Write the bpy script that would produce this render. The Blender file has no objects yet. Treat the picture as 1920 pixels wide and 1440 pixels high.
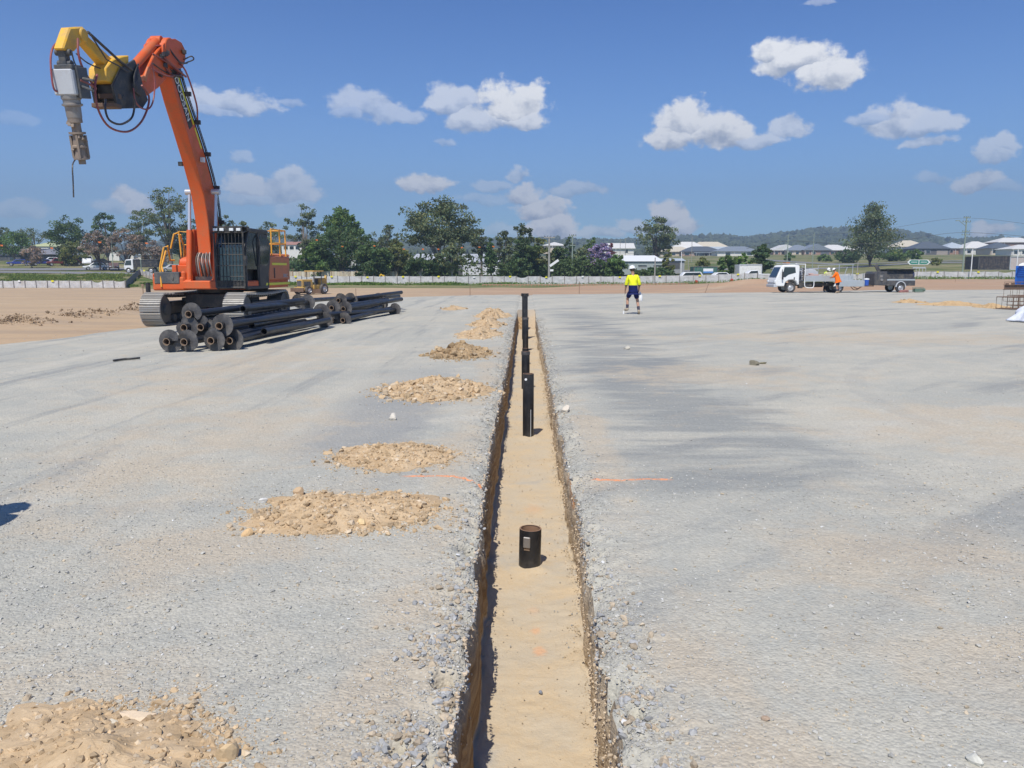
import bpy, bmesh, math, random
import numpy as np
from mathutils import Vector, Matrix, Euler
PI = math.pi
scene = bpy.context.scene
COL = scene.collection
F = 1493.0
YAW = math.radians(0.96); PITCH = math.radians(8.195); CAMZ = 1.7
_f = Vector((-math.sin(YAW)*math.cos(PITCH), math.cos(YAW)*math.cos(PITCH), -math.sin(PITCH)))
_r = Vector((math.cos(YAW), math.sin(YAW), 0)); _u = _r.cross(_f)
def ray(px, py): return _f + _r*((px-960)/F) + _u*((720-py)/F)
def gnd(px, py, z=0.0):
    d = ray(px, py); t = (z-CAMZ)/d.z; return Vector((d.x*t, d.y*t, z))
def aty(px, py, Y):
    d = ray(px, py); t = Y/d.y; return Vector((d.x*t, Y, CAMZ+d.z*t))
def ptx(px, Y): return aty(px, 505, Y).x
# ---------------------------------------------------------------- noise
def _h(ix, iy, iz, s):
    with np.errstate(over='ignore'):
        n = (ix.astype(np.int64)*374761393 + iy.astype(np.int64)*668265263 + iz.astype(np.int64)*2147483647 + s*974634777) & 0xffffffff
        n = ((n ^ (n >> 13))*1274126177) & 0xffffffff
        n = ((n ^ (n >> 16))*2246822519) & 0xffffffff
        n = n ^ (n >> 15)
    return (n & 0xffff)/65535.0
def vn(x, y, s=0, z=None):
    x = np.asarray(x, float); y = np.asarray(y, float)
    z = np.zeros_like(x+y) if z is None else np.asarray(z, float)
    x = x+z*0; y = y+z*0; z = z+x*0
    ix = np.floor(x); iy = np.floor(y); iz = np.floor(z)
    fx = x-ix; fy = y-iy; fz = z-iz
    fx = fx*fx*(3-2*fx); fy = fy*fy*(3-2*fy); fz = fz*fz*(3-2*fz)
    r = 0
    for a in (0, 1):
        for b in (0, 1):
            for c in (0, 1):
                w = (fx if a else 1-fx)*(fy if b else 1-fy)*(fz if c else 1-fz)
                r = r + w*_h(ix+a, iy+b, iz+c, s)
    return r*2-1
def fbm(x, y, s=0, o=4, z=None):
    a = 1.0; r = 0; t = 0
    for i in range(o):
        r = r + a*vn(np.asarray(x)*2**i+i*17.3, np.asarray(y)*2**i-i*9.1, s+i, None if z is None else np.asarray(z)*2**i); t += a; a *= .5
    return r/t
def ss(a, b, x):
    t = np.clip((np.asarray(x, float)-a)/(b-a), 0, 1); return t*t*(3-2*t)
# ---------------------------------------------------------------- objects
def props(o, label=None, cat=None, group=None, kind=None):
    if label: o['label'] = label
    if cat: o['category'] = cat
    if group: o['group'] = group
    if kind: o['kind'] = kind
    return o
def thing(name, label, cat, loc=(0, 0, 0), rz=0.0, group=None):
    o = bpy.data.objects.new(name, None); COL.objects.link(o)
    o.empty_display_size = .2
    o.location = loc; o.rotation_euler = (0, 0, rz)
    return props(o, label, cat, group)
def copy_tree(o, parent=None):
    c = o.copy(); COL.objects.link(c); c.parent = parent
    for ch in list(o.children): copy_tree(ch, c)
    return c
def link_mesh(name, me, parent=None, mats=()):
    o = bpy.data.objects.new(name, me); COL.objects.link(o)
    for m in mats: me.materials.append(m)
    if parent: o.parent = parent
    return o
def np_mesh(name, V, Fa, mats=(), parent=None, tint=None, smooth=False, mi=None):
    """V (n,3), Fa (m,k) faces all of k corners; tint (n,) or (n,3) per-vertex albedo variation"""
    V = np.asarray(V, np.float32); Fa = np.asarray(Fa, np.int32)
    me = bpy.data.meshes.new(name)
    me.vertices.add(len(V)); me.vertices.foreach_set('co', V.ravel())
    k = Fa.shape[1]
    me.loops.add(Fa.size); me.loops.foreach_set('vertex_index', Fa.ravel())
    me.polygons.add(len(Fa)); me.polygons.foreach_set('loop_start', np.arange(0, Fa.size, k, dtype=np.int32))
    if mi is not None: me.polygons.foreach_set('material_index', np.asarray(mi, np.int32))
    me.polygons.foreach_set('use_smooth', np.full(len(Fa), bool(smooth)))
    if tint is not None:
        t = np.asarray(tint, np.float32)
        if t.ndim == 1: t = np.stack([t, t, t], 1)
        a = me.color_attributes.new('tint', 'FLOAT_COLOR', 'POINT')
        a.data.foreach_set('color', np.concatenate([t, np.ones((len(t), 1), np.float32)], 1).ravel())
    me.update(calc_edges=True); me.validate()
    return link_mesh(name, me, parent, mats)
def frame(d, up=(0, 0, 1)):
    d = Vector(d).normalized(); up = Vector(up)
    if abs(d.dot(up)) > .98: up = Vector((0, 1, 0)) if abs(d.y) < .9 else Vector((1, 0, 0))
    s = d.cross(up).normalized(); u = s.cross(d).normalized()
    return d, s, u
class MB:
    def __init__(s, off=(0, 0, 0)): s.v = []; s.f = []; s.m = []; s.off = Vector(off)
    def add(s, vs, fs, mi=0):
        b = len(s.v)
        s.v += [Vector(v)-s.off for v in vs]; s.f += [tuple(b+i for i in f) for f in fs]; s.m += [mi]*len(fs); return s
    def box(s, c, size, rz=0, mi=0, R=None):
        c = Vector(c); hx, hy, hz = [a/2 for a in size]
        M = R if R is not None else Matrix.Rotation(rz, 3, 'Z')
        vs = [c+M@Vector((x*hx, y*hy, z*hz)) for x in (-1, 1) for y in (-1, 1) for z in (-1, 1)]
        return s.add(vs, [(0, 1, 3, 2), (4, 6, 7, 5), (0, 4, 5, 1), (2, 3, 7, 6), (0, 2, 6, 4), (1, 5, 7, 3)], mi)
    def b2(s, lo, hi, mi=0):
        return s.box([(a+b)/2 for a, b in zip(lo, hi)], [abs(b-a) for a, b in zip(lo, hi)], mi=mi)
    def beam(s, p0, p1, w, h, up=(0, 0, 1), mi=0, w1=None, h1=None):
        p0 = Vector(p0); p1 = Vector(p1); d, sd, u = frame(p1-p0, up)
        w1 = w if w1 is None else w1; h1 = h if h1 is None else h1
        vs = []
        for p, ww, hh in ((p0, w, h), (p1, w1, h1)):
            for a, b in ((-1, -1), (1, -1), (1, 1), (-1, 1)): vs.append(p+sd*a*ww/2+u*b*hh/2)
        return s.add(vs, [(0, 3, 2, 1), (4, 5, 6, 7), (0, 1, 5, 4), (1, 2, 6, 5), (2, 3, 7, 6), (3, 0, 4, 7)], mi)
    def tube(s, pts, r, seg=8, mi=0, caps=True):
        pts = [Vector(p) for p in pts]; n = len(pts)
        rs = r if isinstance(r, (list, tuple)) else [r]*n
        vs = []; fs = []
        pu = None
        for i, p in enumerate(pts):
            d = (pts[min(i+1, n-1)]-pts[max(i-1, 0)])
            if d.length < 1e-9: d = Vector((0, 0, 1))
            d.normalize()
            if pu is None: _, sd, u = frame(d)
            else:
                u = (pu-d*pu.dot(d)); u = u.normalized() if u.length > 1e-6 else frame(d)[2]; sd = d.cross(u)
            pu = u
            for k in range(seg):
                a = 2*PI*k/seg; vs.append(p+sd*math.cos(a)*rs[i]+u*math.sin(a)*rs[i])
        for i in range(n-1):
            for k in range(seg):
                k2 = (k+1) % seg; fs.append((i*seg+k, i*seg+k2, (i+1)*seg+k2, (i+1)*seg+k))
        if caps: fs += [tuple(range(seg-1, -1, -1)), tuple((n-1)*seg+k for k in range(seg))]
        return s.add(vs, fs, mi)
    def cyl(s, p0, p1, r0, r1=None, seg=16, mi=0, caps=True):
        return s.tube([p0, p1], [r0, r0 if r1 is None else r1], seg, mi, caps)
    def lathe(s, prof, org=(0, 0, 0), axis=(0, 0, 1), seg=20, mi=0):
        """prof: (r, h) along the axis; open surface"""
        o = Vector(org); d, sd, u = frame(axis)
        vs = [o+d*h+(sd*math.cos(2*PI*k/seg)+u*math.sin(2*PI*k/seg))*r for r, h in prof for k in range(seg)]
        fs = [(i*seg+k, i*seg+(k+1) % seg, (i+1)*seg+(k+1) % seg, (i+1)*seg+k) for i in range(len(prof)-1) for k in range(seg)]
        return s.add(vs, fs, mi)
    def prism(s, poly, o, ax, ay, az, t0, t1, mi=0):
        """2-D polygon in plane (ax, ay) at origin o, extruded along az from t0 to t1"""
        o = Vector(o); ax = Vector(ax); ay = Vector(ay); az = Vector(az); n = len(poly)
        vs = [o+ax*p[0]+ay*p[1]+az*t for t in (t0, t1) for p in poly]
        fs = [tuple(range(n-1, -1, -1)), tuple(range(n, 2*n))]+[(i, (i+1) % n, n+(i+1) % n, n+i) for i in range(n)]
        return s.add(vs, fs, mi)
    def sphere(s, c, r, seg=12, rings=8, mi=0, z0=-1.0, z1=1.0):
        c = Vector(c); rr = Vector(r) if not isinstance(r, (int, float)) else Vector((r, r, r))
        a0 = math.asin(z0); a1 = math.asin(z1)
        vs = [c+Vector((rr.x*math.cos(a)*math.cos(2*PI*k/seg), rr.y*math.cos(a)*math.sin(2*PI*k/seg), rr.z*math.sin(a)))
              for a in [a0+(a1-a0)*i/rings for i in range(rings+1)] for k in range(seg)]
        fs = [(i*seg+k, i*seg+(k+1) % seg, (i+1)*seg+(k+1) % seg, (i+1)*seg+k) for i in range(rings) for k in range(seg)]
        return s.add(vs, fs, mi)
    def build(s, name, mats, parent=None, bevel=0, smooth=True, label=None):
        me = bpy.data.meshes.new(name); me.from_pydata([tuple(v) for v in s.v], [], s.f)
        if not isinstance(mats, (list, tuple)): mats = [mats]
        for m in mats: me.materials.append(m)
        me.polygons.foreach_set('material_index', s.m)
        bm = bmesh.new(); bm.from_mesh(me); bmesh.ops.recalc_face_normals(bm, faces=bm.faces)
        if bevel:
            es = [e for e in bm.edges if len(e.link_faces) == 2 and e.calc_face_angle(0) > math.radians(40)]
            bmesh.ops.bevel(bm, geom=es, offset=bevel, segments=1, affect='EDGES', clamp_overlap=True)
        bm.to_mesh(me); bm.free()
        if smooth:
            me.polygons.foreach_set('use_smooth', [True]*len(me.polygons)); me.set_sharp_from_angle(angle=math.radians(35))
        me.update()
        o = bpy.data.objects.new(name, me); COL.objects.link(o)
        if parent: o.parent = parent
        if label: o['label'] = label
        return o
def text_obj(s, size, loc, R, mat, parent, name='lettering', depth=.003):
    cu = bpy.data.curves.new(name, 'FONT'); cu.body = s; cu.size = size; cu.extrude = depth; cu.align_x = 'CENTER'; cu.align_y = 'CENTER'
    t = bpy.data.objects.new('tmp', cu); COL.objects.link(t)
    bpy.context.view_layer.update()
    me = bpy.data.meshes.new_from_object(t.evaluated_get(bpy.context.evaluated_depsgraph_get()))
    bpy.data.objects.remove(t); me.name = name
    me.transform(Matrix.Translation(Vector(loc)) @ R.to_4x4())
    me.materials.clear(); me.materials.append(mat)
    o = bpy.data.objects.new(name, me); COL.objects.link(o); o.parent = parent
    return o
def curve_pts(P, n=24):
    """Catmull-Rom through the points"""
    P = [Vector(p) for p in P]; P = [P[0]*2-P[1]]+P+[P[-1]*2-P[-2]]; out = []
    m = len(P)-3; per = max(2, n//m)
    for i in range(m):
        a, b, c, d = P[i:i+4]
        for k in range(per):
            t = k/per
            out.append(.5*((2*b)+(c-a)*t+(2*a-5*b+4*c-d)*t*t+(3*b-a-3*c+d)*t**3))
    out.append(P[-2]); return out
# ---------------------------------------------------------------- materials
class NT:
    def __init__(s, name):
        s.m = bpy.data.materials.new(name); s.m.use_nodes = True; s.t = s.m.node_tree
        s.b = s.t.nodes['Principled BSDF']; s.out = s.t.nodes['Material Output']
    def n(s, typ, **k):
        nd = s.t.nodes.new('ShaderNode'+typ)
        for a, v in k.items():
            if a.startswith('i_'):
                key = a[2:]; key = int(key) if key.isdigit() else key.replace('_', ' ')
                s.set(nd.inputs[key], v)
            else: setattr(nd, a, v)
        return nd
    def set(s, inp, v):
        if isinstance(v, bpy.types.NodeSocket): s.t.links.new(v, inp)
        elif isinstance(v, bpy.types.Node): s.t.links.new(v.outputs[0], inp)
        else:
            if isinstance(v, (tuple, list)) and len(v) == 3 and inp.type == 'RGBA': v = tuple(v)+(1,)
            inp.default_value = v
    def math(s, op, a, b=0.0, c=None, clamp=False):
        nd = s.n('Math', operation=op, use_clamp=clamp); s.set(nd.inputs[0], a); s.set(nd.inputs[1], b)
        if c is not None: s.set(nd.inputs[2], c)
        return nd.outputs[0]
    def vmath(s, op, a, b=None):
        nd = s.n('VectorMath', operation=op); s.set(nd.inputs[0], a)
        if b is not None: s.set(nd.inputs[1], b)
        return nd.outputs['Value'] if op in ('LENGTH', 'DOT_PRODUCT') else nd.outputs[0]
    def mix(s, f, a, b, blend='MIX'):
        nd = s.n('Mix', data_type='RGBA', blend_type=blend); s.set(nd.inputs[0], f); s.set(nd.inputs[6], a); s.set(nd.inputs[7], b); return nd.outputs[2]
    def co(s, kind='Object'): return s.n('TexCoord').outputs[kind]
    def noise(s, vec, scale, detail=3, rough=.55, out=0, sc3=None, dist=0.0):
        if sc3: vec = s.vmath('MULTIPLY', vec, sc3)
        return s.n('TexNoise', i_Vector=vec, i_Scale=scale, i_Detail=detail, i_Roughness=rough, i_Distortion=dist).outputs[out]
    def rng(s, v, a, b, c=0.0, d=1.0):
        return s.n('MapRange', interpolation_type='SMOOTHSTEP', i_0=v, i_1=a, i_2=b, i_3=c, i_4=d).outputs[0]
    def sep(s, v): return s.n('SeparateXYZ', i_0=v).outputs
    def bump(s, h, strength=.5, dist=.01, nrm=None):
        nd = s.n('Bump', i_Strength=strength, i_Distance=dist); s.set(nd.inputs['Height'], h)
        if nrm is not None: s.set(nd.inputs['Normal'], nrm)
        return nd.outputs[0]
    def tint(s): return s.n('Attribute', attribute_name='tint').outputs[0]
    def done(s, col=None, rough=None, metal=None, nrm=None, spec=None):
        if col is not None: s.set(s.b.inputs['Base Color'], col)
        if rough is not None: s.set(s.b.inputs['Roughness'], rough)
        if metal is not None: s.set(s.b.inputs['Metallic'], metal)
        if nrm is not None: s.set(s.b.inputs['Normal'], nrm)
        if spec is not None: s.set(s.b.inputs['Specular IOR Level'], spec)
        return s.m
_mc = {}
def paint(name, col, rough=.5, metal=0.0, dirt=.25, dirtcol=(.30, .25, .18), scale=3.0, bump=0.0):
    """painted / coated surface with dust and slight wear"""
    if name in _mc: return _mc[name]
    n = NT(name); c = n.co()
    a = n.noise(c, scale, 5, .65); b = n.noise(c, scale*9, 3, .6)
    f = n.math('MULTIPLY', n.rng(n.math('ADD', n.math('MULTIPLY', a, .7), n.math('MULTIPLY', b, .3)), .42, .68), dirt)
    col2 = n.mix(n.math('MULTIPLY', b, .25), tuple(col), tuple(x*.8 for x in col))
    cc = n.mix(f, col2, dirtcol)
    r = n.math('ADD', rough, n.math('MULTIPLY', f, .5), clamp=True)
    nrm = n.bump(b, .3, bump) if bump else None
    _mc[name] = n.done(cc, r, metal, nrm); return _mc[name]
def glass(name='window_glass', col=(.02, .03, .035)):
    if name in _mc: return _mc[name]
    n = NT(name); _mc[name] = n.done(col, .06, 0.0, spec=.8); return _mc[name]
# ================================================================= camera, light, sky
cam = bpy.data.cameras.new('camera'); cam.lens = 36*F/1920; cam.sensor_width = 36; cam.sensor_fit = 'HORIZONTAL'
cam.clip_end = 12000; cam.clip_start = .05
co = bpy.data.objects.new('camera', cam); COL.objects.link(co)
co.matrix_world = Matrix((( _r.x, _u.x, -_f.x, 0), (_r.y, _u.y, -_f.y, 0), (_r.z, _u.z, -_f.z, CAMZ), (0, 0, 0, 1)))
scene.camera = co
SUNV = Vector((-.16, -.65, 1)).normalized()      # towards the sun
sl = bpy.data.lights.new('sun', 'SUN'); sl.energy = 4.3; sl.angle = math.radians(.53); sl.color = (1, .955, .88)
so = bpy.data.objects.new('sun', sl); COL.objects.link(so); so.rotation_euler = SUNV.to_track_quat('Z', 'Y').to_euler()
scene.view_settings.view_transform = 'Standard'; scene.view_settings.look = 'None'; scene.view_settings.exposure = .35; scene.view_settings.gamma = 1
w = bpy.data.worlds.new('World'); scene.world = w; w.use_nodes = True
def build_world():
    n = NT.__new__(NT); n.t = w.node_tree
    bg = n.t.nodes['Background']
    sky = n.n('TexSky', sky_type='NISHITA', sun_disc=False, sun_elevation=math.asin(SUNV.z), sun_rotation=math.atan2(SUNV.x, SUNV.y),
              altitude=50, air_density=1.0, dust_density=.3, ozone_density=2.0)
    d = n.co('Generated'); x, y, z = n.sep(d)
    az = n.math('ARCTAN2', x, y); el = n.math('ARCSINE', z)
    P = n.n('CombineXYZ', i_0=az, i_1=el).outputs[0]
    wn = n.noise(P, 16, 4, .55, out=1); wv = n.vmath('MULTIPLY', n.vmath('SUBTRACT', wn, (.5, .5, .5)), (.05, .035, 0))
    Pw = n.vmath('ADD', P, wv)
    clouds = [  # px, py, half width, half height, strength
        (1480, 118, 66, 36, 1.0), (1555, 148, 62, 38, 1.0), (1445, 105, 38, 24, .8),
        (1285, 240, 62, 50, 1.1), (1345, 258, 66, 34, 1.0), (1262, 262, 50, 34, 1.0), (1395, 262, 60, 15, .55),
        (1482, 242, 38, 18, .55), (1690, 232, 66, 34, .62), (1735, 240, 50, 30, .55), (1650, 222, 50, 16, .4), (1735, 270, 45, 12, .5),
        (1865, 285, 34, 30, .5), (1885, 270, 28, 22, .5), (1826, 345, 56, 18, .62),
        (1740, 330, 30, 12, .28), (1890, 352, 40, 12, .25),
        (690, 205, 62, 30, .42), (740, 212, 50, 18, .4), (655, 215, 30, 16, .3),
        (850, 190, 46, 34, .55), (900, 222, 56, 34, .6), (955, 200, 60, 44, .85), (985, 228, 40, 26, .7),
        (432, 193, 76, 26, .5), (400, 206, 50, 14, .35), (480, 352, 44, 32, .62), (540, 362, 52, 34, .55), (465, 372, 50, 16, .4), (555, 395, 36, 18, .25),
        (800, 350, 42, 22, .8), (972, 330, 24, 12, .45), (918, 352, 36, 13, .35), (1080, 357, 60, 15, .42), (905, 380, 50, 12, .25),
        (985, 374, 36, 26, .75), (1012, 402, 44, 34, .85), (1035, 432, 46, 30, .8), (950, 440, 36, 16, .28),
        (1128, 440, 34, 13, .5), (1255, 408, 30, 28, .8), (1275, 432, 36, 20, .75), (1185, 426, 30, 18, .5),
        (232, 380, 30, 22, .75), (265, 392, 34, 20, .7), (205, 390, 40, 18, .35), (40, 400, 60, 20, .28), (452, 295, 24, 16, .3),
        (1855, 437, 42, 18, .7), (835, 268, 22, 8, .3), (555, 190, 22, 8, .25), (30, 232, 40, 14, .12), (1540, 8, 30, 8, .25)]
    Fv = None; Yv = None; Ov = None
    for px, py, a, b, s in clouds:
        r = ray(px, py).normalized(); r1 = ray(px+a, py).normalized(); r2 = ray(px, py-b).normalized()
        a0 = math.atan2(r.x, r.y); e0 = math.asin(r.z)
        wa = abs(math.atan2(r1.x, r1.y)-a0); he = abs(math.asin(r2.z)-e0)
        v = n.vmath('MULTIPLY', n.vmath('SUBTRACT', Pw, (a0, e0, 0)), (1/wa, 1/he, 0))
        vy = n.sep(v)[1]
        dd = n.math('ADD', n.vmath('LENGTH', v), n.math('MULTIPLY', n.math('MAXIMUM', n.math('MULTIPLY', vy, -1.0), 0.0), .65))
        f = n.math('SUBTRACT', 1.5, dd)
        if Fv is None: Fv, Yv, Ov = f, vy, s
        else:
            gt = n.math('GREATER_THAN', f, Fv)
            Yv = n.math('ADD', n.math('MULTIPLY', gt, vy), n.math('MULTIPLY', n.math('SUBTRACT', 1.0, gt), Yv))
            k = n.rng(n.math('SUBTRACT', f, Fv), -.35, .35)
            Ov = n.math('ADD', n.math('MULTIPLY', k, s), n.math('MULTIPLY', n.math('SUBTRACT', 1.0, k), Ov))
            Fv = n.math('SMOOTH_MAX', Fv, f, .25)
    nz = n.noise(P, 30, 8, .62, sc3=(1, 1.25, 1)); lo = n.noise(P, 75, 5, .6)
    nz2 = n.noise(n.vmath('ADD', P, (.006, .012, 0)), 30, 8, .62, sc3=(1, 1.25, 1))
    dens = n.math('ADD', Fv, n.math('MULTIPLY', n.math('SUBTRACT', nz, .5), 2.3))
    dens = n.math('ADD', dens, n.math('MULTIPLY', n.math('SUBTRACT', lo, .5), .35))
    al = n.math('MULTIPLY', n.rng(dens, .12, .62), n.math('MULTIPLY', Ov, 1.25, clamp=True), clamp=True)
    al = n.math('MULTIPLY', al, n.rng(el, -.01, .02))
    relief = n.math('MULTIPLY', n.math('SUBTRACT', nz, nz2), 3.0)
    sh = n.math('ADD', n.rng(Yv, -.85, .35), relief, clamp=True)
    cc = n.mix(sh, (4.0, 4.45, 5.4), (10.6, 10.5, 10.4))
    skc = n.mix(1.0, sky.outputs[0], n.mix(n.rng(el, .0, .42), (.66, 1.0, 1.44), (.13, .46, 1.0)), 'MULTIPLY')
    base = n.mix(al, skc, cc)
    n.set(bg.inputs[0], base); bg.inputs[1].default_value = .085
    w.cycles.sampling_method = 'MANUAL'; w.cycles.sample_map_resolution = 512
build_world()
# ================================================================= ground heights
_azs = [(-600, 0), (-200, 0), (230, 0), (330, 1), (520, 2), (900, 2), (1150, 2), (1300, 3), (1400, 4), (1560, 4), (1720, 5), (1920, 5), (2500, 5)]
_prof = [
    [(0, -.05), (22, -.05), (40, -.35), (60, -.7), (95, -.9), (110, -.85), (126, .85), (150, 1.6), (230, 5.2), (330, 8), (600, 9), (2600, 8)],
    [(0, -.05), (22, -.05), (40, -.35), (60, -.7), (95, -.85), (112, -.7), (130, .3), (150, 1.2), (230, 4.0), (330, 8), (600, 9), (2600, 8)],
    [(0, -.05), (30, -.05), (55, -.3), (72, -.65), (122, -.55), (140, -.3), (200, .4), (300, 4), (450, 9), (600, 9), (2600, 8)],
    [(0, -.05), (30, -.05), (60, -.1), (72, -.5), (122, -.4), (140, -.1), (200, 1.0), (300, 5), (420, 9), (600, 9), (2600, 8)],
    [(0, -.05), (30, -.05), (70, -.05), (76, -.2), (122, -.07), (150, .5), (200, 1.7), (300, 5.3), (410, 9), (450, 9.4), (600, 9), (2600, 8)],
    [(0, -.05), (30, -.05), (72, -.05), (80, -.05), (122, .33), (160, 1.5), (220, 3.5), (300, 6), (410, 9.3), (450, 9.6), (600, 9), (2600, 8)]]
_azx = np.array([ptx(p, 1.0) for p, _ in _azs])
def T(x, y):
    x = np.asarray(x, float); y = np.asarray(y, float); yy = np.maximum(y, 1.0)
    a = x/yy
    Z = np.stack([np.interp(y, [q[0] for q in p], [q[1] for q in p]) for p in _prof], 0)
    W = np.zeros_like(Z)
    for k in range(len(_prof)):
        W[k] = np.interp(a, _azx, np.array([1.0 if j == k else 0.0 for _, j in _azs]))
    return (Z*W).sum(0)/np.maximum(W.sum(0), 1e-6)
def Tz(x, y): return float(T(np.array([x]), np.array([y]))[0])
# pad outline
def pad_left(y):
    return np.interp(y, [-4, 18, 24, 32, 45, 80], [-13.6, -12.35, -11.75, -12.2, -12.9, -15]) + .35*fbm(np.asarray(y)*.5, 0*np.asarray(y), 5, 4)
def pad_far(x):
    return np.interp(x, [-15, -12, -3, 18, 30, 60], [45, 46, 54.5, 61, 68, 74]) + .5*fbm(np.asarray(x)*.25, 0*np.asarray(x), 6, 4)
TR_END = 34.0; TR_D = .60
def lipL(y):
    y = np.asarray(y, float)
    return -(.262+.085*ss(2.8, 7, y)) + .030*fbm(y*3.1, y*0, 11, 3) + .020*vn(y*15, y*0, 12)*ss(-.4, .5, vn(y*1.7, y*0, 19))
def lipR(y):
    y = np.asarray(y, float)
    return .358+.037*ss(2.8, 7, y) + .034*fbm(y*3.3, y*0+5, 13, 3) + .020*vn(y*14, y*0, 14)
PITS = [(gnd(876, 1022), .05, .11), (gnd(832, 1268), .045, .09), (gnd(868, 1290), .03, .05), (gnd(746, 1400), .035, .05), (gnd(905, 1030), .03, .05),
        (gnd(1078, 815), .06, .05), (gnd(1190, 1325), .03, .04), (gnd(925, 790), .08, .06), (gnd(940, 715), .1, .06), (gnd(1052, 760), .07, .05), (gnd(805, 1420), .03, .04), (gnd(912, 905), .05, .06), (gnd(1150, 1270), .03, .05)]
def padz(x, y):
    x = np.asarray(x, float); y = np.asarray(y, float)
    z = .014*fbm(x*.9, y*.9, 21, 3) + .006*fbm(x*7, y*7, 22, 3)
    # compaction ridges and wheel ruts running away from the camera on the left
    z = z + .012*ss(-2.2, -4.0, x)*fbm(x*2.4, y*.22, 23, 3)
    d = np.minimum(np.where(x < .03, lipL(y)-x, 9), np.where(x > .03, x-lipR(y), 9)); d = np.maximum(d, 0)
    near = np.exp(-d/.16)
    z = z + near*(.052*fbm(x*9, y*9, 24, 3) + .024*vn(x*30, y*30, 25)) - .045*np.exp(-d/.05) - .02*np.exp(-d/.2)
    for p, r, h in PITS:
        q = ((x-p.x)**2+(y-p.y)**2*.5)/(r*r); z = z - 1.8*h*np.exp(-q**3)
    return z
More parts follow.
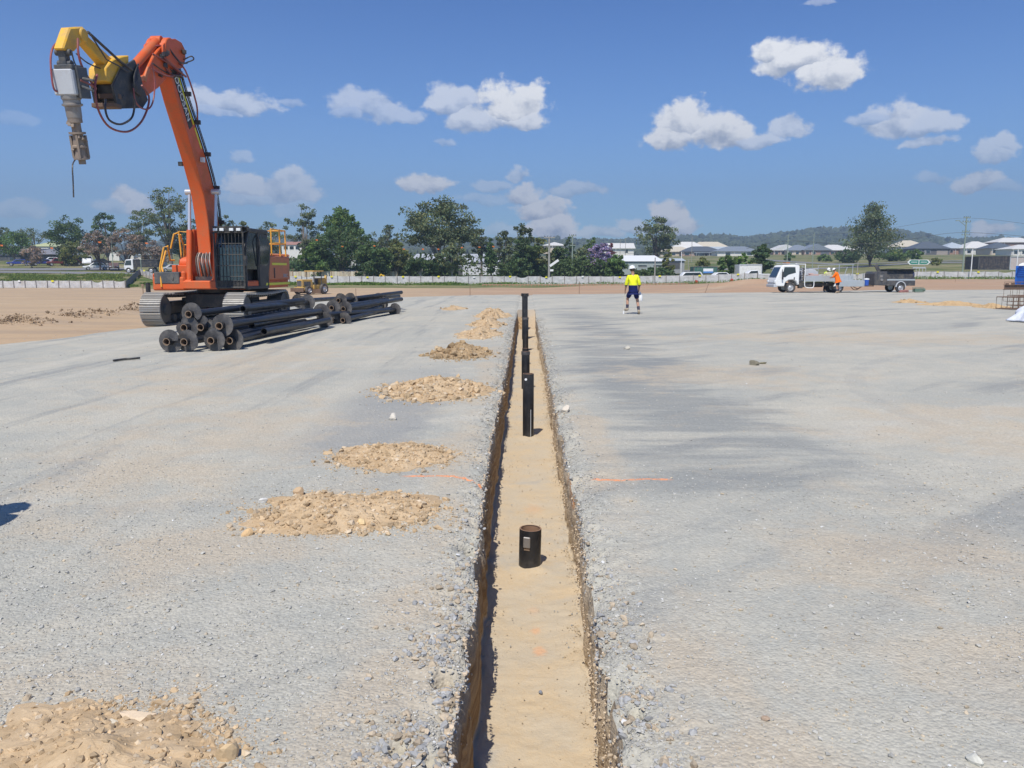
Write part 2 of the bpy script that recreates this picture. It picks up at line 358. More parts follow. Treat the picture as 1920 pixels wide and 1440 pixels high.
# ================================================================= ground materials
def gravel_material():
    n = NT('crushed_gravel'); c = n.co(); x, y, z = n.sep(c)
    big = n.noise(c, .35, 5, .6, dist=.6); mid = n.noise(c, 2.2, 6, .65); fin = n.noise(c, 26, 6, .75)
    vor = n.n('TexVoronoi', feature='F1', i_Vector=c, i_Scale=62.0, i_Randomness=1.0)
    vor2 = n.n('TexVoronoi', feature='F1', i_Vector=c, i_Scale=24.0, i_Randomness=1.0)
    base = n.mix(n.rng(n.math('ADD', n.math('MULTIPLY', big, .6), n.math('MULTIPLY', mid, .4)), .40, .62), (.39, .382, .33), (.47, .44, .36))
    # long pale and dark traffic streaks: along the trench on the left, slanting on the right
    stl = n.noise(c, 1.0, 5, .6, sc3=(1.7, .10, 1)); 
    c2 = n.n('VectorRotate', rotation_type='Z_AXIS', i_Vector=c, i_Angle=math.radians(-38)).outputs[0]
    stw = n.noise(c2, 1.0, 6, .62, sc3=(.16, .75, 1), dist=.4)
    left = n.rng(x, -1.0, -3.0)
    k = n.math('ADD', n.math('MULTIPLY', n.math('SUBTRACT', stl, .5), left), n.math('MULTIPLY', n.math('SUBTRACT', stw, .5), n.math('SUBTRACT', 1.0, left)))
    base = n.mix(n.rng(k, .02, .16, 0, .55), base, (.50, .47, .395))
    base = n.mix(n.rng(k, -.03, -.17, 0, .75), base, (.275, .277, .258))
    # compacted darker lane right of the trench, and one short one on the left
    wob = n.math('MULTIPLY', n.math('SUBTRACT', n.noise(c, .8, 5, .7, sc3=(.35, 1.6, 1)), .5), 3.4)
    xx = n.math('ADD', x, wob)
    lane = n.math('MULTIPLY', n.rng(xx, .6, 1.5), n.rng(xx, 3.2, 2.5))
    lane = n.math('MULTIPLY', lane, n.math('MULTIPLY', n.rng(y, 5.4, 6.4), n.rng(y, 40, 26)))
    lane = n.math('MULTIPLY', lane, n.rng(n.noise(c, 1.0, 5, .6, sc3=(.3, 1.5, 1)), .36, .56))
    wob2 = n.math('MULTIPLY', n.math('SUBTRACT', mid, .5), .8)
    x3 = n.math('ADD', x, wob2)
    lane2 = n.math('MULTIPLY', n.math('MULTIPLY', n.rng(x3, -2.6, -1.9), n.rng(x3, -.9, -1.3)), n.math('MULTIPLY', n.rng(y, 6.6, 7.6), n.rng(y, 16, 9)))
    base = n.mix(n.math('MULTIPLY', lane, .68), base, (.215, .224, .216))
    base = n.mix(n.math('MULTIPLY', lane2, .5), base, (.225, .23, .235))
    # clay dust trodden in: right foreground, along the trench, near the bottom-left heap
    tanm = n.noise(c, 1.3, 6, .68, dist=.5)
    def blob(cx, cy, rx, ry):
        v = n.vmath('MULTIPLY', n.vmath('SUBTRACT', c, (cx, cy, 0)), (1/rx, 1/ry, 0)); return n.rng(n.vmath('LENGTH', v), 1.1, .2)
    bl = blob(2.3, 4.6, 1.5, 1.0)
    for a in ((5.4, 8.5, 3, 2.2), (2.2, 3.1, 1.1, .8), (-.55, 3.2, .45, 1.8), (-.6, 2.6, .5, .9), (-2.2, 2.7, 1.5, 1.0), (-3.2, 7.5, 1.6, 4), (-2.0, 4.6, 1.0, .9), (-5, 14, 2, 6), (-.6, 7, .35, 3.5), (.75, 3, .4, 1.5), (.7, 8, .3, 4), (-.6, 14, .4, 6), (3, 13, 3, 2), (9, 20, 8, 3), (2.6, 2.3, .8, .6))+tuple((gnd(a_, b_).x, gnd(a_, b_).y-.1, w_*1.45*gnd(a_, b_).y/F, d_) for a_, b_, w_, d_ in ((175, 1430, 300, .75), (650, 955, 180, .8), (745, 850, 120, .8), (815, 728, 92, 1.5), (864, 660, 56, 1.7), (905, 622, 44, 2.4), (918, 598, 36, 3))):
        bl = n.math('MAXIMUM', bl, blob(*a))
    f = n.math('MULTIPLY', n.rng(n.math('ADD', tanm, n.math('MULTIPLY', bl, .23)), .52, .80), .65)
    base = n.mix(f, base, (.485, .405, .295))
    # curved wheel tracks pressed into the dust
    for (cx_, cy_, R_, k_) in ((-13.0, 4.5, 9.4, .30), (-13.0, 4.5, 7.5, .30), (-1.5, -3.0, 8.6, .22), (14.0, 9.0, 9.5, .30), (14.0, 9.0, 11.3, .30), (10.0, 26.0, 8.0, .3), (10.0, 26.0, 9.8, .3), (-9, 22, 5.4, .25)):
        v = n.vmath('LENGTH', n.vmath('MULTIPLY', n.vmath('SUBTRACT', c, (cx_, cy_, 0)), (1, 1, 0)))
        dv = n.math('ABSOLUTE', n.math('ADD', n.math('SUBTRACT', v, R_), n.math('MULTIPLY', n.math('SUBTRACT', mid, .5), .25)))
        rib = n.n('TexWave', wave_type='BANDS', bands_direction='DIAGONAL', i_Vector=c, i_Scale=4.0, i_Distortion=2.0).outputs[0]
        tm = n.math('MULTIPLY', n.math('MULTIPLY', n.rng(dv, .17, .11), n.rng(rib, .2, .8, .4, 1)), n.rng(n.noise(c, .5, 3), .44, .60, 0, k_*.8))
        base = n.mix(tm, base, (.26, .262, .255))
        base = n.mix(n.math('MULTIPLY', n.rng(n.math('ABSOLUTE', n.math('SUBTRACT', dv, .2)),   .05, .01), k_*.3), base, (.47, .45, .40))
    # sprayed orange set-out line across the trench
    ly = gnd(820, 891).y; xa, xb = gnd(745, 890).x, gnd(908, 895).x; xc, xd = gnd(1088, 888).x, gnd(1258, 888).x
    wy = n.math('ADD', n.math('SUBTRACT', y, ly), n.math('MULTIPLY', n.math('SUBTRACT', n.noise(c, 5, 3), .5), .05))
    wy = n.math('ADD', wy, n.math('MULTIPLY', n.rng(x, -.62, -.33), .13))
    lm = n.rng(n.math('ABSOLUTE', wy), .032, .016)
    seg = n.math('ADD', n.math('MULTIPLY', n.rng(x, xa, xa+.15), n.rng(x, xb+.05, xb)), n.math('MULTIPLY', n.rng(x, xc+.05, xc+.12), n.rng(x, xd, xd-.1)))
    lm = n.math('MULTIPLY', n.math('MULTIPLY', lm, seg), n.rng(fin, .33, .58, .2, .85))
    base = n.mix(lm, base, (.86, .30, .11))
    # grains
    g = n.math('ADD', n.math('MULTIPLY', n.rng(fin, .25, .75), .55), n.math('MULTIPLY', n.sep(vor.outputs[1])[0], .45))
    base = n.mix(1.0, base, n.n('CombineColor', i_0=n.math('MULTIPLY_ADD', g, .34, .83), i_1=n.math('MULTIPLY_ADD', g, .34, .83), i_2=n.math('MULTIPLY_ADD', g, .34, .83)).outputs[0], 'MULTIPLY')
    h = n.math('ADD', n.math('MULTIPLY', fin, 1.0), n.math('ADD', n.math('MULTIPLY', vor.outputs[0], -1.2), n.math('MULTIPLY', vor2.outputs[0], -.8)))
    calm = n.math('SUBTRACT', 1.0, n.math('MULTIPLY', lane, .6))
    nrm = n.bump(h, .55, n.math('MULTIPLY', calm, .009))
    return n.done(base, .95, 0, nrm, .2)
def trench_material():
    n = NT('cut_clay'); c = n.co(); x, y, z = n.sep(c)
    st = n.noise(c, 1.0, 6, .6, sc3=(14, 1.1, 26)); sp = n.noise(c, 34, 5, .7); mid = n.noise(c, 3.0, 5, .6)
    wall = n.mix(n.rng(st, .32, .66), (.25, .155, .075), (.46, .32, .17))
    wall = n.mix(n.rng(sp, .55, .7, 0, .35), wall, (.56, .40, .22))
    top = n.rng(n.math('ADD', z, n.math('MULTIPLY', n.math('SUBTRACT', mid, .5), .16)), -.25, -.14)
    wall = n.mix(n.math('MULTIPLY', top, .8), wall, n.mix(sp, (.24, .20, .15), (.44, .39, .31)))
    flo = n.mix(n.rng(mid, .35, .65), (.535, .415, .265), (.50, .42, .305))
    grey = n.rng(n.noise(c, 1.1, 5, .65, dist=.5), .54, .66)
    flo = n.mix(n.math('MULTIPLY', grey, .7), flo, (.41, .38, .325))
    flo = n.mix(n.rng(sp, .35, .7, 0, .35), flo, (.55, .47, .345))
    def dot(p, r, k):
        v = n.vmath('MULTIPLY', n.vmath('SUBTRACT', c, (p.x, p.y, 0)), (1/r, .6/r, 0)); q = n.math('ADD', n.vmath('LENGTH', v), n.math('MULTIPLY', n.math('SUBTRACT', sp, .5), 1.5)); return n.math('MULTIPLY', n.rng(q, 1.1, .2), k)
    for p, r, k in ((gnd(1012, 1222, -.6), .05, .6), (gnd(1004, 1182, -.6), .04, .5), (gnd(1000, 955, -.6), .12, .22), (gnd(1000, 1145, -.6), .05, .2)):
        flo = n.mix(dot(p, r, k), flo, (.70, .36, .18))
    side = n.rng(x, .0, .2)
    wall = n.mix(n.math('MULTIPLY', side, n.rng(sp, .3, .7, .5, .95)), wall, (.56, .45, .31))  # right wall: pale crumbs, plus its sunlit brightness put into the colour
    isf = n.rng(z, -TR_D+.06, -TR_D+.03)
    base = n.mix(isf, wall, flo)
    # a stripe of orange paint on the cut face at the right
    lx = n.math('MULTIPLY', n.rng(x, .36, .39), n.rng(n.math('ABSOLUTE', n.math('SUBTRACT', y, 6.2)), .8, .4))
    base = n.mix(n.math('MULTIPLY', n.math('MULTIPLY', lx, n.rng(z, -.22, -.14)), n.rng(mid, .45, .55, 0, .8)), base, (.75, .33, .12))
    h = n.math('ADD', sp, n.math('MULTIPLY', st, n.math('SUBTRACT', .8, n.math('MULTIPLY', isf, .8)))); h = n.math('MULTIPLY', h, n.math('SUBTRACT', 1.0, n.math('MULTIPLY', isf, .65)))
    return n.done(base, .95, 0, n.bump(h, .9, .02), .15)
def dirt_material(name='loose_dirt', a=(.45, .32, .185), b=(.53, .395, .245)):
    n = NT(name); c = n.co(); m1 = n.noise(c, 6, 6, .65); m2 = n.noise(c, 45, 4, .7)
    t = n.tint()
    base = n.mix(n.rng(m1, .35, .65), a, b); base = n.mix(1.0, base, n.mix(m2, (.78,)*3, (1.2,)*3), 'MULTIPLY')
    base = n.mix(1.0, base, t, 'MULTIPLY')
    return n.done(base, .95, 0, n.bump(m2, .6, .006), .15)
def ground_material():
    n = NT('site_ground'); c = n.co(); x, y, z = n.sep(c)
    m = n.noise(c, .25, 6, .6, sc3=(.6, 1, 1)); f = n.noise(c, 3.0, 5, .7); st = n.noise(c, 1.0, 5, .6, sc3=(.05, .6, 1))
    # left part is yellower, far part redder clay
    dirt = n.mix(n.rng(x, -16, 2), (.46, .335, .21), (.42, .275, .175))
    dirt = n.mix(n.rng(st, .42, .62, 0, .55), dirt, (.33, .255, .185))
    dirt = n.mix(n.rng(m, .5, .7, 0, .4), dirt, (.52, .41, .28))
    dirt = n.mix(1.0, dirt, n.mix(f, (.85,)*3, (1.12,)*3), 'MULTIPLY')
    gr = n.mix(n.rng(m, .38, .62), (.085, .125, .035), (.22, .20, .095))
    gr = n.mix(n.rng(n.noise(c, .12, 5, .6, sc3=(.35, 1, 1)), .5, .66, 0, .8), gr, (.33, .28, .17))
    gr = n.mix(1.0, gr, n.mix(f, (.7,)*3, (1.25,)*3), 'MULTIPLY')
    # grass begins in front of the middle fence, behind the left fence
    az = n.math('DIVIDE', x, y)
    wob = n.math('MULTIPLY', n.math('SUBTRACT', n.noise(c, .2, 4), .5), 8.0)
    start = n.n('FloatCurve'); start.inputs[1].default_value = 0
    yy = n.math('ADD', y, wob)
    lmask = n.rng(az, -.46, -.49)
    edge = n.math('ADD', n.math('MULTIPLY', lmask, 110.0), n.math('MULTIPLY', n.math('SUBTRACT', 1.0, lmask), 99.0))
    edge = n.math('ADD', edge, n.rng(az, .0, .12, 0, 16.0))
    g = n.rng(n.math('SUBTRACT', yy, edge), -1.0, 2.0)
    g = n.math('MULTIPLY', g, n.rng(n.noise(c, .5, 4, .7), .30, .42, .35, 1))
    n.t.nodes.remove(start)
    return n.done(n.mix(g, dirt, gr), .95, 0, n.bump(f, .5, .05), .1)
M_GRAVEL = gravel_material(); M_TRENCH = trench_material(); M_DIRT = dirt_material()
M_GROUND = ground_material()
# ================================================================= pad with the trench in it
def grid_faces(nr, nc):
    i = np.arange(nr-1)[:, None]; j = np.arange(nc-1)[None, :]
    a = i*nc+j; return np.stack([a, a+1, a+nc+1, a+nc], -1).reshape(-1, 4)
def build_pad():
    ys = [-3.0, -2.0, -1.0, 0, .6, 1.1, 1.5, 1.8, 2.0]
    while ys[-1] < TR_END: y = ys[-1]; ys.append(y+max(.017, y*y/(796*1.7)*1.15))
    k_end = len(ys)-1; ys[-1] = TR_END
    far = list(np.linspace(0, 1, 46)[1:]**1.0)
    ds = [0.0]
    while ds[-1] < 1.0: ds.append(ds[-1]+.018+ds[-1]*.02)
    while ds[-1] < 80: ds.append(ds[-1]*1.032+.01)
    ds = np.array(ds)
    rows = np.array(ys)
    nL = ds[ds < 12.6]; nR = ds
    Y1 = rows
    LW = []; RW = []
    def side(sign):
        dd = nL if sign < 0 else nR
        V = []
        for y in list(Y1):
            lip = lipL(y) if sign < 0 else lipR(y)
            if sign < 0:
                ext = lip-pad_left(y); x = lip-dd/dd[-1]*ext*1.0
                x = lip-(dd/dd[-1])*ext
            else: x = lip+dd
            V.append(np.stack([x, np.full_like(x, y)], 1))
        for t in far:
            if sign < 0:
                x0 = lipL(TR_END)-(dd/dd[-1])*(lipL(TR_END)-pad_left(TR_END)); 
                x = lipL(TR_END)-(dd/dd[-1])*(lipL(TR_END)-(pad_left(TR_END+t*12)))
            else: x = lipR(TR_END)+dd
            yf = TR_END+(pad_far(x)-TR_END)*t
            V.append(np.stack([x, yf], 1))
        V = np.array(V); X = V[..., 0]; Yy = V[..., 1]; Z = padz(X, Yy)
        # outer edges dip under the dirt
        if sign < 0: Z[:, -1] = -.6; Z[:, -2] -= .02
        else: Z[:, -1] = -.3
        Z[-1, :] = -1.0; Z[-2, :] -= .01
        # settle the level of the far part onto the terrain
        return np.stack([X, Yy, Z], -1)
    A = side(-1); B = side(1)
    # strip between the two lips past the trench end
    j0 = k_end; ncs = 14
    S = []
    for i in range(j0, A.shape[0]):
        a = A[i, 0]; b = B[i, 0]; t = np.linspace(0, 1, ncs)[:, None]; S.append(a*(1-t)+b*t)
    S = np.array(S)
    Vs = []; Fs = []; b = 0
    for G, flip in ((A, 1), (B, 0), (S, 0)):
        f = grid_faces(G.shape[0], G.shape[1]); f = f[:, ::-1] if flip else f
        Vs.append(G.reshape(-1, 3)); Fs.append(f+b); b += G.shape[0]*G.shape[1]
    o = np_mesh('gravel_pad', np.concatenate(Vs), np.concatenate(Fs), [M_GRAVEL], smooth=True); props(o, kind='structure')
    # trench: left wall, floor, right wall, end wall
    nw = 16; nf = 22
    rowsV = []
    for i in range(0, k_end+1):
        y = ys[i]; a = A[i, 0]; c = B[i, 0]
        q = np.linspace(0, 1, nw)
        zf_ = -TR_D*(1-float(ss(29.5, 34.0, y)))-.004; zl = a[2]+(zf_-a[2])*q; zr = c[2]+(zf_-c[2])*q
        rag = np.exp(-q*TR_D/.14)
        xl = a[0] + (.006+.02*fbm(np.full(nw, y*1.3), zl*9, 31, 3)*(1-rag) + rag*.035*fbm(np.full(nw, y*14), zl*16, 32, 3))*np.minimum(q*8, 1) + .036*q
        xl += .010*np.minimum(q*8, 1)*vn(np.full(nw, y*.7), zl*24, 35)
        xr = c[0] - (.004+.025*fbm(np.full(nw, y*1.5), zl*9+7, 33, 3) + rag*.045*fbm(np.full(nw, y*13), zl*15, 34, 3))*np.minimum(q*8, 1) + .004*q
        L = np.stack([xl, np.full(nw, y), zl], 1); Rr = np.stack([xr, np.full(nw, y), zr], 1)[::-1]
        fx = np.linspace(xl[-1], xr[-1], nf+2)[1:-1]; e = np.minimum(fx-xl[-1], xr[-1]-fx)
        fz = zf_ + .006+.010*fbm(fx*3, fx*0+y*3, 41, 3) + .006*fbm(fx*18, fx*0+y*18, 42, 2) + .03*np.exp(-e/.04)*(.6+vn(fx*9, fx*0+y*9, 43))
        for px_, Y_ in ((993, 5.93), (990.5, 10.78), (986, 15.2)):
            fz = fz + .032*np.exp(-(((fx-aty(px_, 1030 if Y_ < 6 else 760, Y_).x)/.15)**2+((y-Y_)/.17)**2))*(1+.5*fbm(fx*14, fx*0+y*14, 44, 2))
        rowsV.append(np.concatenate([L, np.stack([fx, np.full(nf, y), fz], 1), Rr]))
    G = np.array(rowsV); nc = G.shape[1]
    V = G.reshape(-1, 3); f = grid_faces(G.shape[0], nc)
    # end wall at the far end: fan the last row up to lip height
    last = G[-1].copy(); t = (last[:, 0]-last[0, 0])/(last[-1, 0]-last[0, 0])
    top = last.copy(); top[:, 2] = np.linspace(A[k_end, 0, 2], B[k_end, 0, 2], nc)
    top[:, 1] += .02
    V2 = np.concatenate([last, top]); f2 = grid_faces(2, nc)+len(V)
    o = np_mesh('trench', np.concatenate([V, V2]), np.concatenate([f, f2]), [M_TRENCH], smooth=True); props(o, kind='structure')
build_pad()
# ================================================================= surrounding terrain sheet
def build_terrain():
    ys = list(np.linspace(-30, 10, 20))+list(np.linspace(12, 140, 130))
    while ys[-1] < 5000: ys.append(ys[-1]*1.035)
    u = np.linspace(-1, 1, 361); u = np.sign(u)*np.abs(u)**1.25
    ys = np.array(ys)
    X = u[None, :]*(90+ys[:, None].clip(0)*1.25); Y = np.repeat(ys[:, None], len(u), 1)
    Z = T(X, Y)
    Z = Z + .10*ss(30, 70, Y)*fbm(X*.12, Y*.25, 51, 4) + .02*fbm(X*.8, Y*.8, 52, 3)
    # a little berm of pushed-up clay behind the far edge on the right, and the dozed mound by the truck
    m = gnd(1395, 545); Z += .9*np.exp(-(((X-ptx(1425, 84))/6.5)**2+((Y-84)/3)**2))
    wa = gnd(-60, 617, -.05); wb = gnd(275, 574, -.1); tt = np.clip(((X-wa.x)*(wb.x-wa.x)+(Y-wa.y)*(wb.y-wa.y))/((wb.x-wa.x)**2+(wb.y-wa.y)**2), 0, 1)
    dd_ = np.hypot(X-wa.x-(wb.x-wa.x)*tt, Y-wa.y-(wb.y-wa.y)*tt); Z = Z+.22*np.exp(-(dd_/.7)**2)*(.7+.6*fbm(X*.9, Y*.9, 54, 3))
    # pad interior: sunk well under the gravel sheet
    inn = np.minimum(np.minimum(X-pad_left(Y)-1.2, pad_far(X)-1.5-Y), 400)
    dip = ss(0, 1.0, inn)*(Y < 80)*(Y > -3.5+0*X)
    Z = Z-dip*1.6
    Z = np.where((Y < 140) & (dip <= 0) & (inn < 1.2) & (inn > -8), np.maximum(Z, Z), Z)
    o = np_mesh('ground', np.stack([X, Y, Z], -1).reshape(-1, 3), grid_faces(*X.shape), [M_GROUND], smooth=True); props(o, kind='structure')
build_terrain()
# ================================================================= stones
def ico(sub):
    bm = bmesh.new(); bmesh.ops.create_icosphere(bm, subdivisions=sub, radius=1); 
    v = np.array([list(x.co) for x in bm.verts]); f = np.array([[q.index for q in p.verts] for p in bm.faces]); bm.free(); return v, f
ICO1 = ico(1); ICO2 = ico(2)
def rocks(P, S, seed=0, base=ICO1, flat=.6, tint=None, rough=.28, sink=.25):
    """P (n,3), S (n,) radius -> verts, faces, tint"""
    r = np.random.default_rng(seed); n = len(P); bv, bf = base; nv = len(bv)
    V = np.repeat(bv[None], n, 0)*(1+rough*(r.random((n, nv, 1))*2-1))
    V[:, :, :] *= (0.65+.7*r.random((n, 1, 3)))
    V[:, :, 2] *= flat
    # knock flats off so they read as broken stone
    for kk in range(6):
        nn = r.normal(size=(n, 1, 3)); nn /= np.linalg.norm(nn, axis=2, keepdims=True); dd = (.38+.35*r.random((n, 1)))
        ov = np.maximum((V*nn).sum(2)-dd, 0); V = V-ov[:, :, None]*nn
    # tilt
    a = r.random(n)*2*PI; ca, sa = np.cos(a)[:, None], np.sin(a)[:, None]
    t = (r.random(n)-.5)*.9; ct, st = np.cos(t)[:, None], np.sin(t)[:, None]
    y = V[..., 1]*ct-V[..., 2]*st; z = V[..., 1]*st+V[..., 2]*ct; x = V[..., 0]
    V = np.stack([x*ca-y*sa, x*sa+y*ca, z], -1)*S[:, None, None]
    V[..., 2] += (S*flat*(1-sink*2))[:, None]
    V += P[:, None, :]
    Fc = bf[None]+(np.arange(n)*nv)[:, None, None]
    if tint is None: tint = np.ones((n, 3))
    return V.reshape(-1, 3), Fc.reshape(-1, 3), np.repeat(tint, nv, 0)
def stone_material():
    n = NT('loose_stone'); c = n.co(); f = n.noise(c, 120, 3, .6)
    base = n.mix(1.0, n.tint(), n.mix(f, (.82,)*3, (1.15,)*3), 'MULTIPLY'); return n.done(base, .9, 0, n.bump(f, .4, .002), .25)
M_STONE = stone_material()
def gravel_stones():
    r = np.random.default_rng(3)
    N = 52000
    # even in the picture: depth distributed like the view, so nearer ground gets more per metre only as seen
    u = r.random(N); y0, y1 = 2.0, 22.0
    y = 1/((1/y0)*(1-u)+(1/y1)*u); y = np.where(r.random(N) < .35, y0+(7-y0)*r.random(N), y)
    x = (r.random(N)*1.5-.78)*y*1.0
    # extra crumbs by the trench lips
    M = 15000; yl = 2.0+ (r.random(M)**1.6)*26; s = r.random(M) < .5
    dl = np.abs(r.normal(0, .11, M))+.004
    xl = np.where(s, lipL(yl)-dl, lipR(yl)+dl)
    x = np.concatenate([x, xl]); y = np.concatenate([y, yl])
    lip = np.concatenate([np.zeros(N, bool), np.ones(M, bool)])
    ok = (x < lipL(y)-.003) | (x > lipR(y)+.003)
    # clustering
    cl = fbm(x*1.1, y*.8, 61, 4); dens = .35+1.1*ss(-.1, .45, cl)
    dens *= np.where((x > -4.6) & (x < -1.5) & (y < 5), 1.6, 1.0)
    lane = (x > 1.1) & (x < 2.9) & (y > 6); dens = np.where(lane, dens*.3, dens)
    dens = np.where(lip, 1.0, dens)
    ok &= r.random(len(x)) < dens
    x, y, lip = x[ok], y[ok], lip[ok]; n = len(x)
    s = .0030+.0042*r.random(n)**3 + (.011*r.random(n)**22) + .0012*y*r.random(n)**2*.5
    s = np.where(lip, s*1.15, s)
    z = padz(x, y)
    g = .32+.17*r.random(n)
    tint = np.stack([g*1.05, g*1.01, g*.90], 1)
    w = r.random(n) < (.06+.25*ss(.0, .5, fbm(x*.7+4, y*.7, 63, 3)))
    tint[w] = np.array([[.47, .39, .28]])*(.75+.5*r.random((w.sum(), 1)))
    b = r.random(n) < .015; tint[b] = (.66, .65, .62)
    V, Fc, t = rocks(np.stack([x, y, z], 1), s, 5, ICO1, .55, tint)
    o = np_mesh('loose_gravel', V, Fc, [M_STONE], tint=t); props(o, 'loose grey and tan stones scattered over the compacted gravel pad', 'gravel', kind='stuff')
    # clods and crumbs on the trench floor
    N = 15000; yf = 2.2+r.random(N)**1.5*26; e = r.random(N) < .6
    xf = np.where(e, lipR(yf)-.01-np.abs(r.normal(0, .035, N)), lipL(yf)+.03+r.random(N)*(lipR(yf)-lipL(yf)-.06))
    xf = np.clip(xf, lipL(yf)+.03, lipR(yf)-.03)
    kp = (fbm(xf*3, yf*1.3, 66, 3) > .0) | (r.random(N) < .25); xf, yf = xf[kp], yf[kp]; N = len(xf); s = .002+.007*r.random(N)**5; c = .85+.35*r.random((N, 1)); tint = np.array([[.46, .37, .25]])*c
    g = r.random(N) < .1; tint[g] = np.array([.30, .30, .29])
    V, Fc, t = rocks(np.stack([xf, yf, np.full(N, -TR_D+.012)], 1), s, 8, ICO1, .6, tint)
    o = np_mesh('trench_crumbs', V, Fc, [M_STONE], tint=t); props(o, 'crumbs of clay and small stones lying along the trench floor', 'gravel', kind='stuff')
gravel_stones()
def edge_crumbs():
    r = np.random.default_rng(21)
    # crumbs stuck in the upper part of the cut faces
    N = 9000; y = 2.1+r.random(N)**1.7*20; right = r.random(N) < .62; q = r.random(N)**np.where(right, 1.3, 5.0)*.56
    x = np.where(right, lipR(y)-.002-.010*r.random(N)*(1+q), lipL(y)+.002+.012*r.random(N)*(1+q*2.5)); z = -.02-q
    s = .003+.009*r.random(N)**3+.0004*y; c = .8+.4*r.random((N, 1)); t = np.array([[.54, .43, .30]])*c; g = r.random(N) < np.where(q < .12, .5, .05); t[g] = (.30+.12*r.random((g.sum(), 1)))*np.array([[1, .98, .93]])
    P1 = np.stack([x, y, z], 1); k1 = (fbm(y*3, q*8+right*9, 91, 3) > -.2); P1, s1, t1 = P1[k1], s[k1], t[k1]
    # broken clods and clay crumbs along the left shoulder, and a few on the right one
    M = 5200; y = 2.05+np.abs(r.normal(0, .9, M))*1.2; lft = r.random(M) < .72; d = np.abs(r.normal(0, .14, M))+.006
    x = np.where(lft, lipL(y)-d, lipR(y)+d*.7); ok = (fbm(x*5, y*3, 92, 3) > -.1); x, y, lft = x[ok], y[ok], lft[ok]; M = len(x)
    s = .004+.020*r.random(M)**4; t = np.array([[.43, .35, .25]])*(.75+.45*r.random((M, 1))); g = r.random(M) < .55; t[g] = (.28+.14*r.random((g.sum(), 1)))*np.array([[1, .99, .95]])
    P2 = np.stack([x, y, padz(x, y)], 1)
    V, Fc, tt = rocks(np.concatenate([P1, P2]), np.concatenate([s1, s]), 22, ICO1, .75, np.concatenate([t1, t]), sink=.35)
    o = np_mesh('edge_crumbs', V, Fc, [M_STONE], tint=tt); props(o, 'crumbling clods and stones along the lips and cut faces of the trench', 'crumbs', kind='stuff')
edge_crumbs()
# ================================================================= excavated heaps
def heap(name, label, cx, cy, rx, ry, h, seed, ncl=400, smax=.05, skew=0.0, group=None, tone=(1, 1, 1), zf=padz, mat=None, cat='dirt heap', base=None):
    r = np.random.default_rng(seed); nr, na = 34, 72
    th = np.linspace(0, 2*PI, na, endpoint=False); rad = np.linspace(0, 1, nr)
    Rr, Th = np.meshgrid(rad, th, indexing='ij')
    edge = 1+.55*fbm(np.cos(Th)*1.6+seed, np.sin(Th)*1.6, seed, 3)+.20*fbm(np.cos(Th)*6+seed, np.sin(Th)*6, seed+1, 2)
    def shape(lx, ly):
        q = np.sqrt((lx/rx)**2+(ly/ry)**2)
        a = np.arctan2(ly/ry, lx/rx); ed = 1+.55*fbm(np.cos(a)*1.6+seed, np.sin(a)*1.6, seed, 3)+.20*fbm(np.cos(a)*6+seed, np.sin(a)*6, seed+1, 2)
        qq = np.clip(q/ed, 0, 1)
        prof = (1-qq)**1.25*(1+.5*qq)
        m = 1+.45*fbm(lx/rx*2.2+seed, ly/ry*2.2, seed+3, 3)+skew*lx/rx
        k = min(rx, ry)
        return h*prof*m + (1-qq)**.4*h*.22*fbm(lx/k*7+seed, ly/k*7, seed+5, 3), qq
    X = Rr*edge*rx*np.cos(Th); Y = Rr*edge*ry*np.sin(Th)
    Z, _ = shape(X*.999, Y*.999)
    z0 = zf(X+cx, Y+cy) if zf else 0*X
    cz = base if base is not None else float(np.mean(z0[0]))
    Z = np.where(Rr > .985, -.03, Z+.004)+z0-cz
    V = np.stack([X, Y, Z], -1).reshape(-1, 3)
    f = []
    i = np.arange(nr-1)[:, None]; j = np.arange(na)[None, :]
    a = i*na+j; b = i*na+(j+1) % na; fq = np.stack([a, a+na, b+na, b], -1).reshape(-1, 4)
    tri = np.concatenate([fq[:, [0, 1, 2]], fq[:, [0, 2, 3]]])
    tt = np.ones((len(V), 3))*np.array(tone)
    # clods
    q = np.sqrt(r.random(ncl))*(1.0+.55*r.random(ncl)**4); a = r.random(ncl)*2*PI
    lx, ly = q*rx*np.cos(a), q*ry*np.sin(a); hz, _ = shape(lx, ly)
    z1 = (zf(lx+cx, ly+cy) if zf else 0*lx)-cz
    s = smax*(.07+.13*r.random(ncl)**2+.60*r.random(ncl)**14)
    c = (.72+.45*r.random((ncl, 1)))*np.array(tone)[None]
    pale = r.random(ncl) < .16; c[pale] *= np.array([1.12, 1.22, 1.4])
    Vr, Fr, tr = rocks(np.stack([lx, ly, hz+z1], 1), s, seed+9, ICO1, .75, c, rough=.22, sink=.42)
    V2 = np.concatenate([V, Vr]); F2 = np.concatenate([tri, Fr+len(V)]); t2 = np.concatenate([tt, tr])
    o = np_mesh(name, V2, F2, [mat or M_DIRT], tint=t2, smooth=False)
    o.location = (cx, cy, cz); props(o, label, cat, group); return o
GH = 'heaps of excavated clay beside the trench'
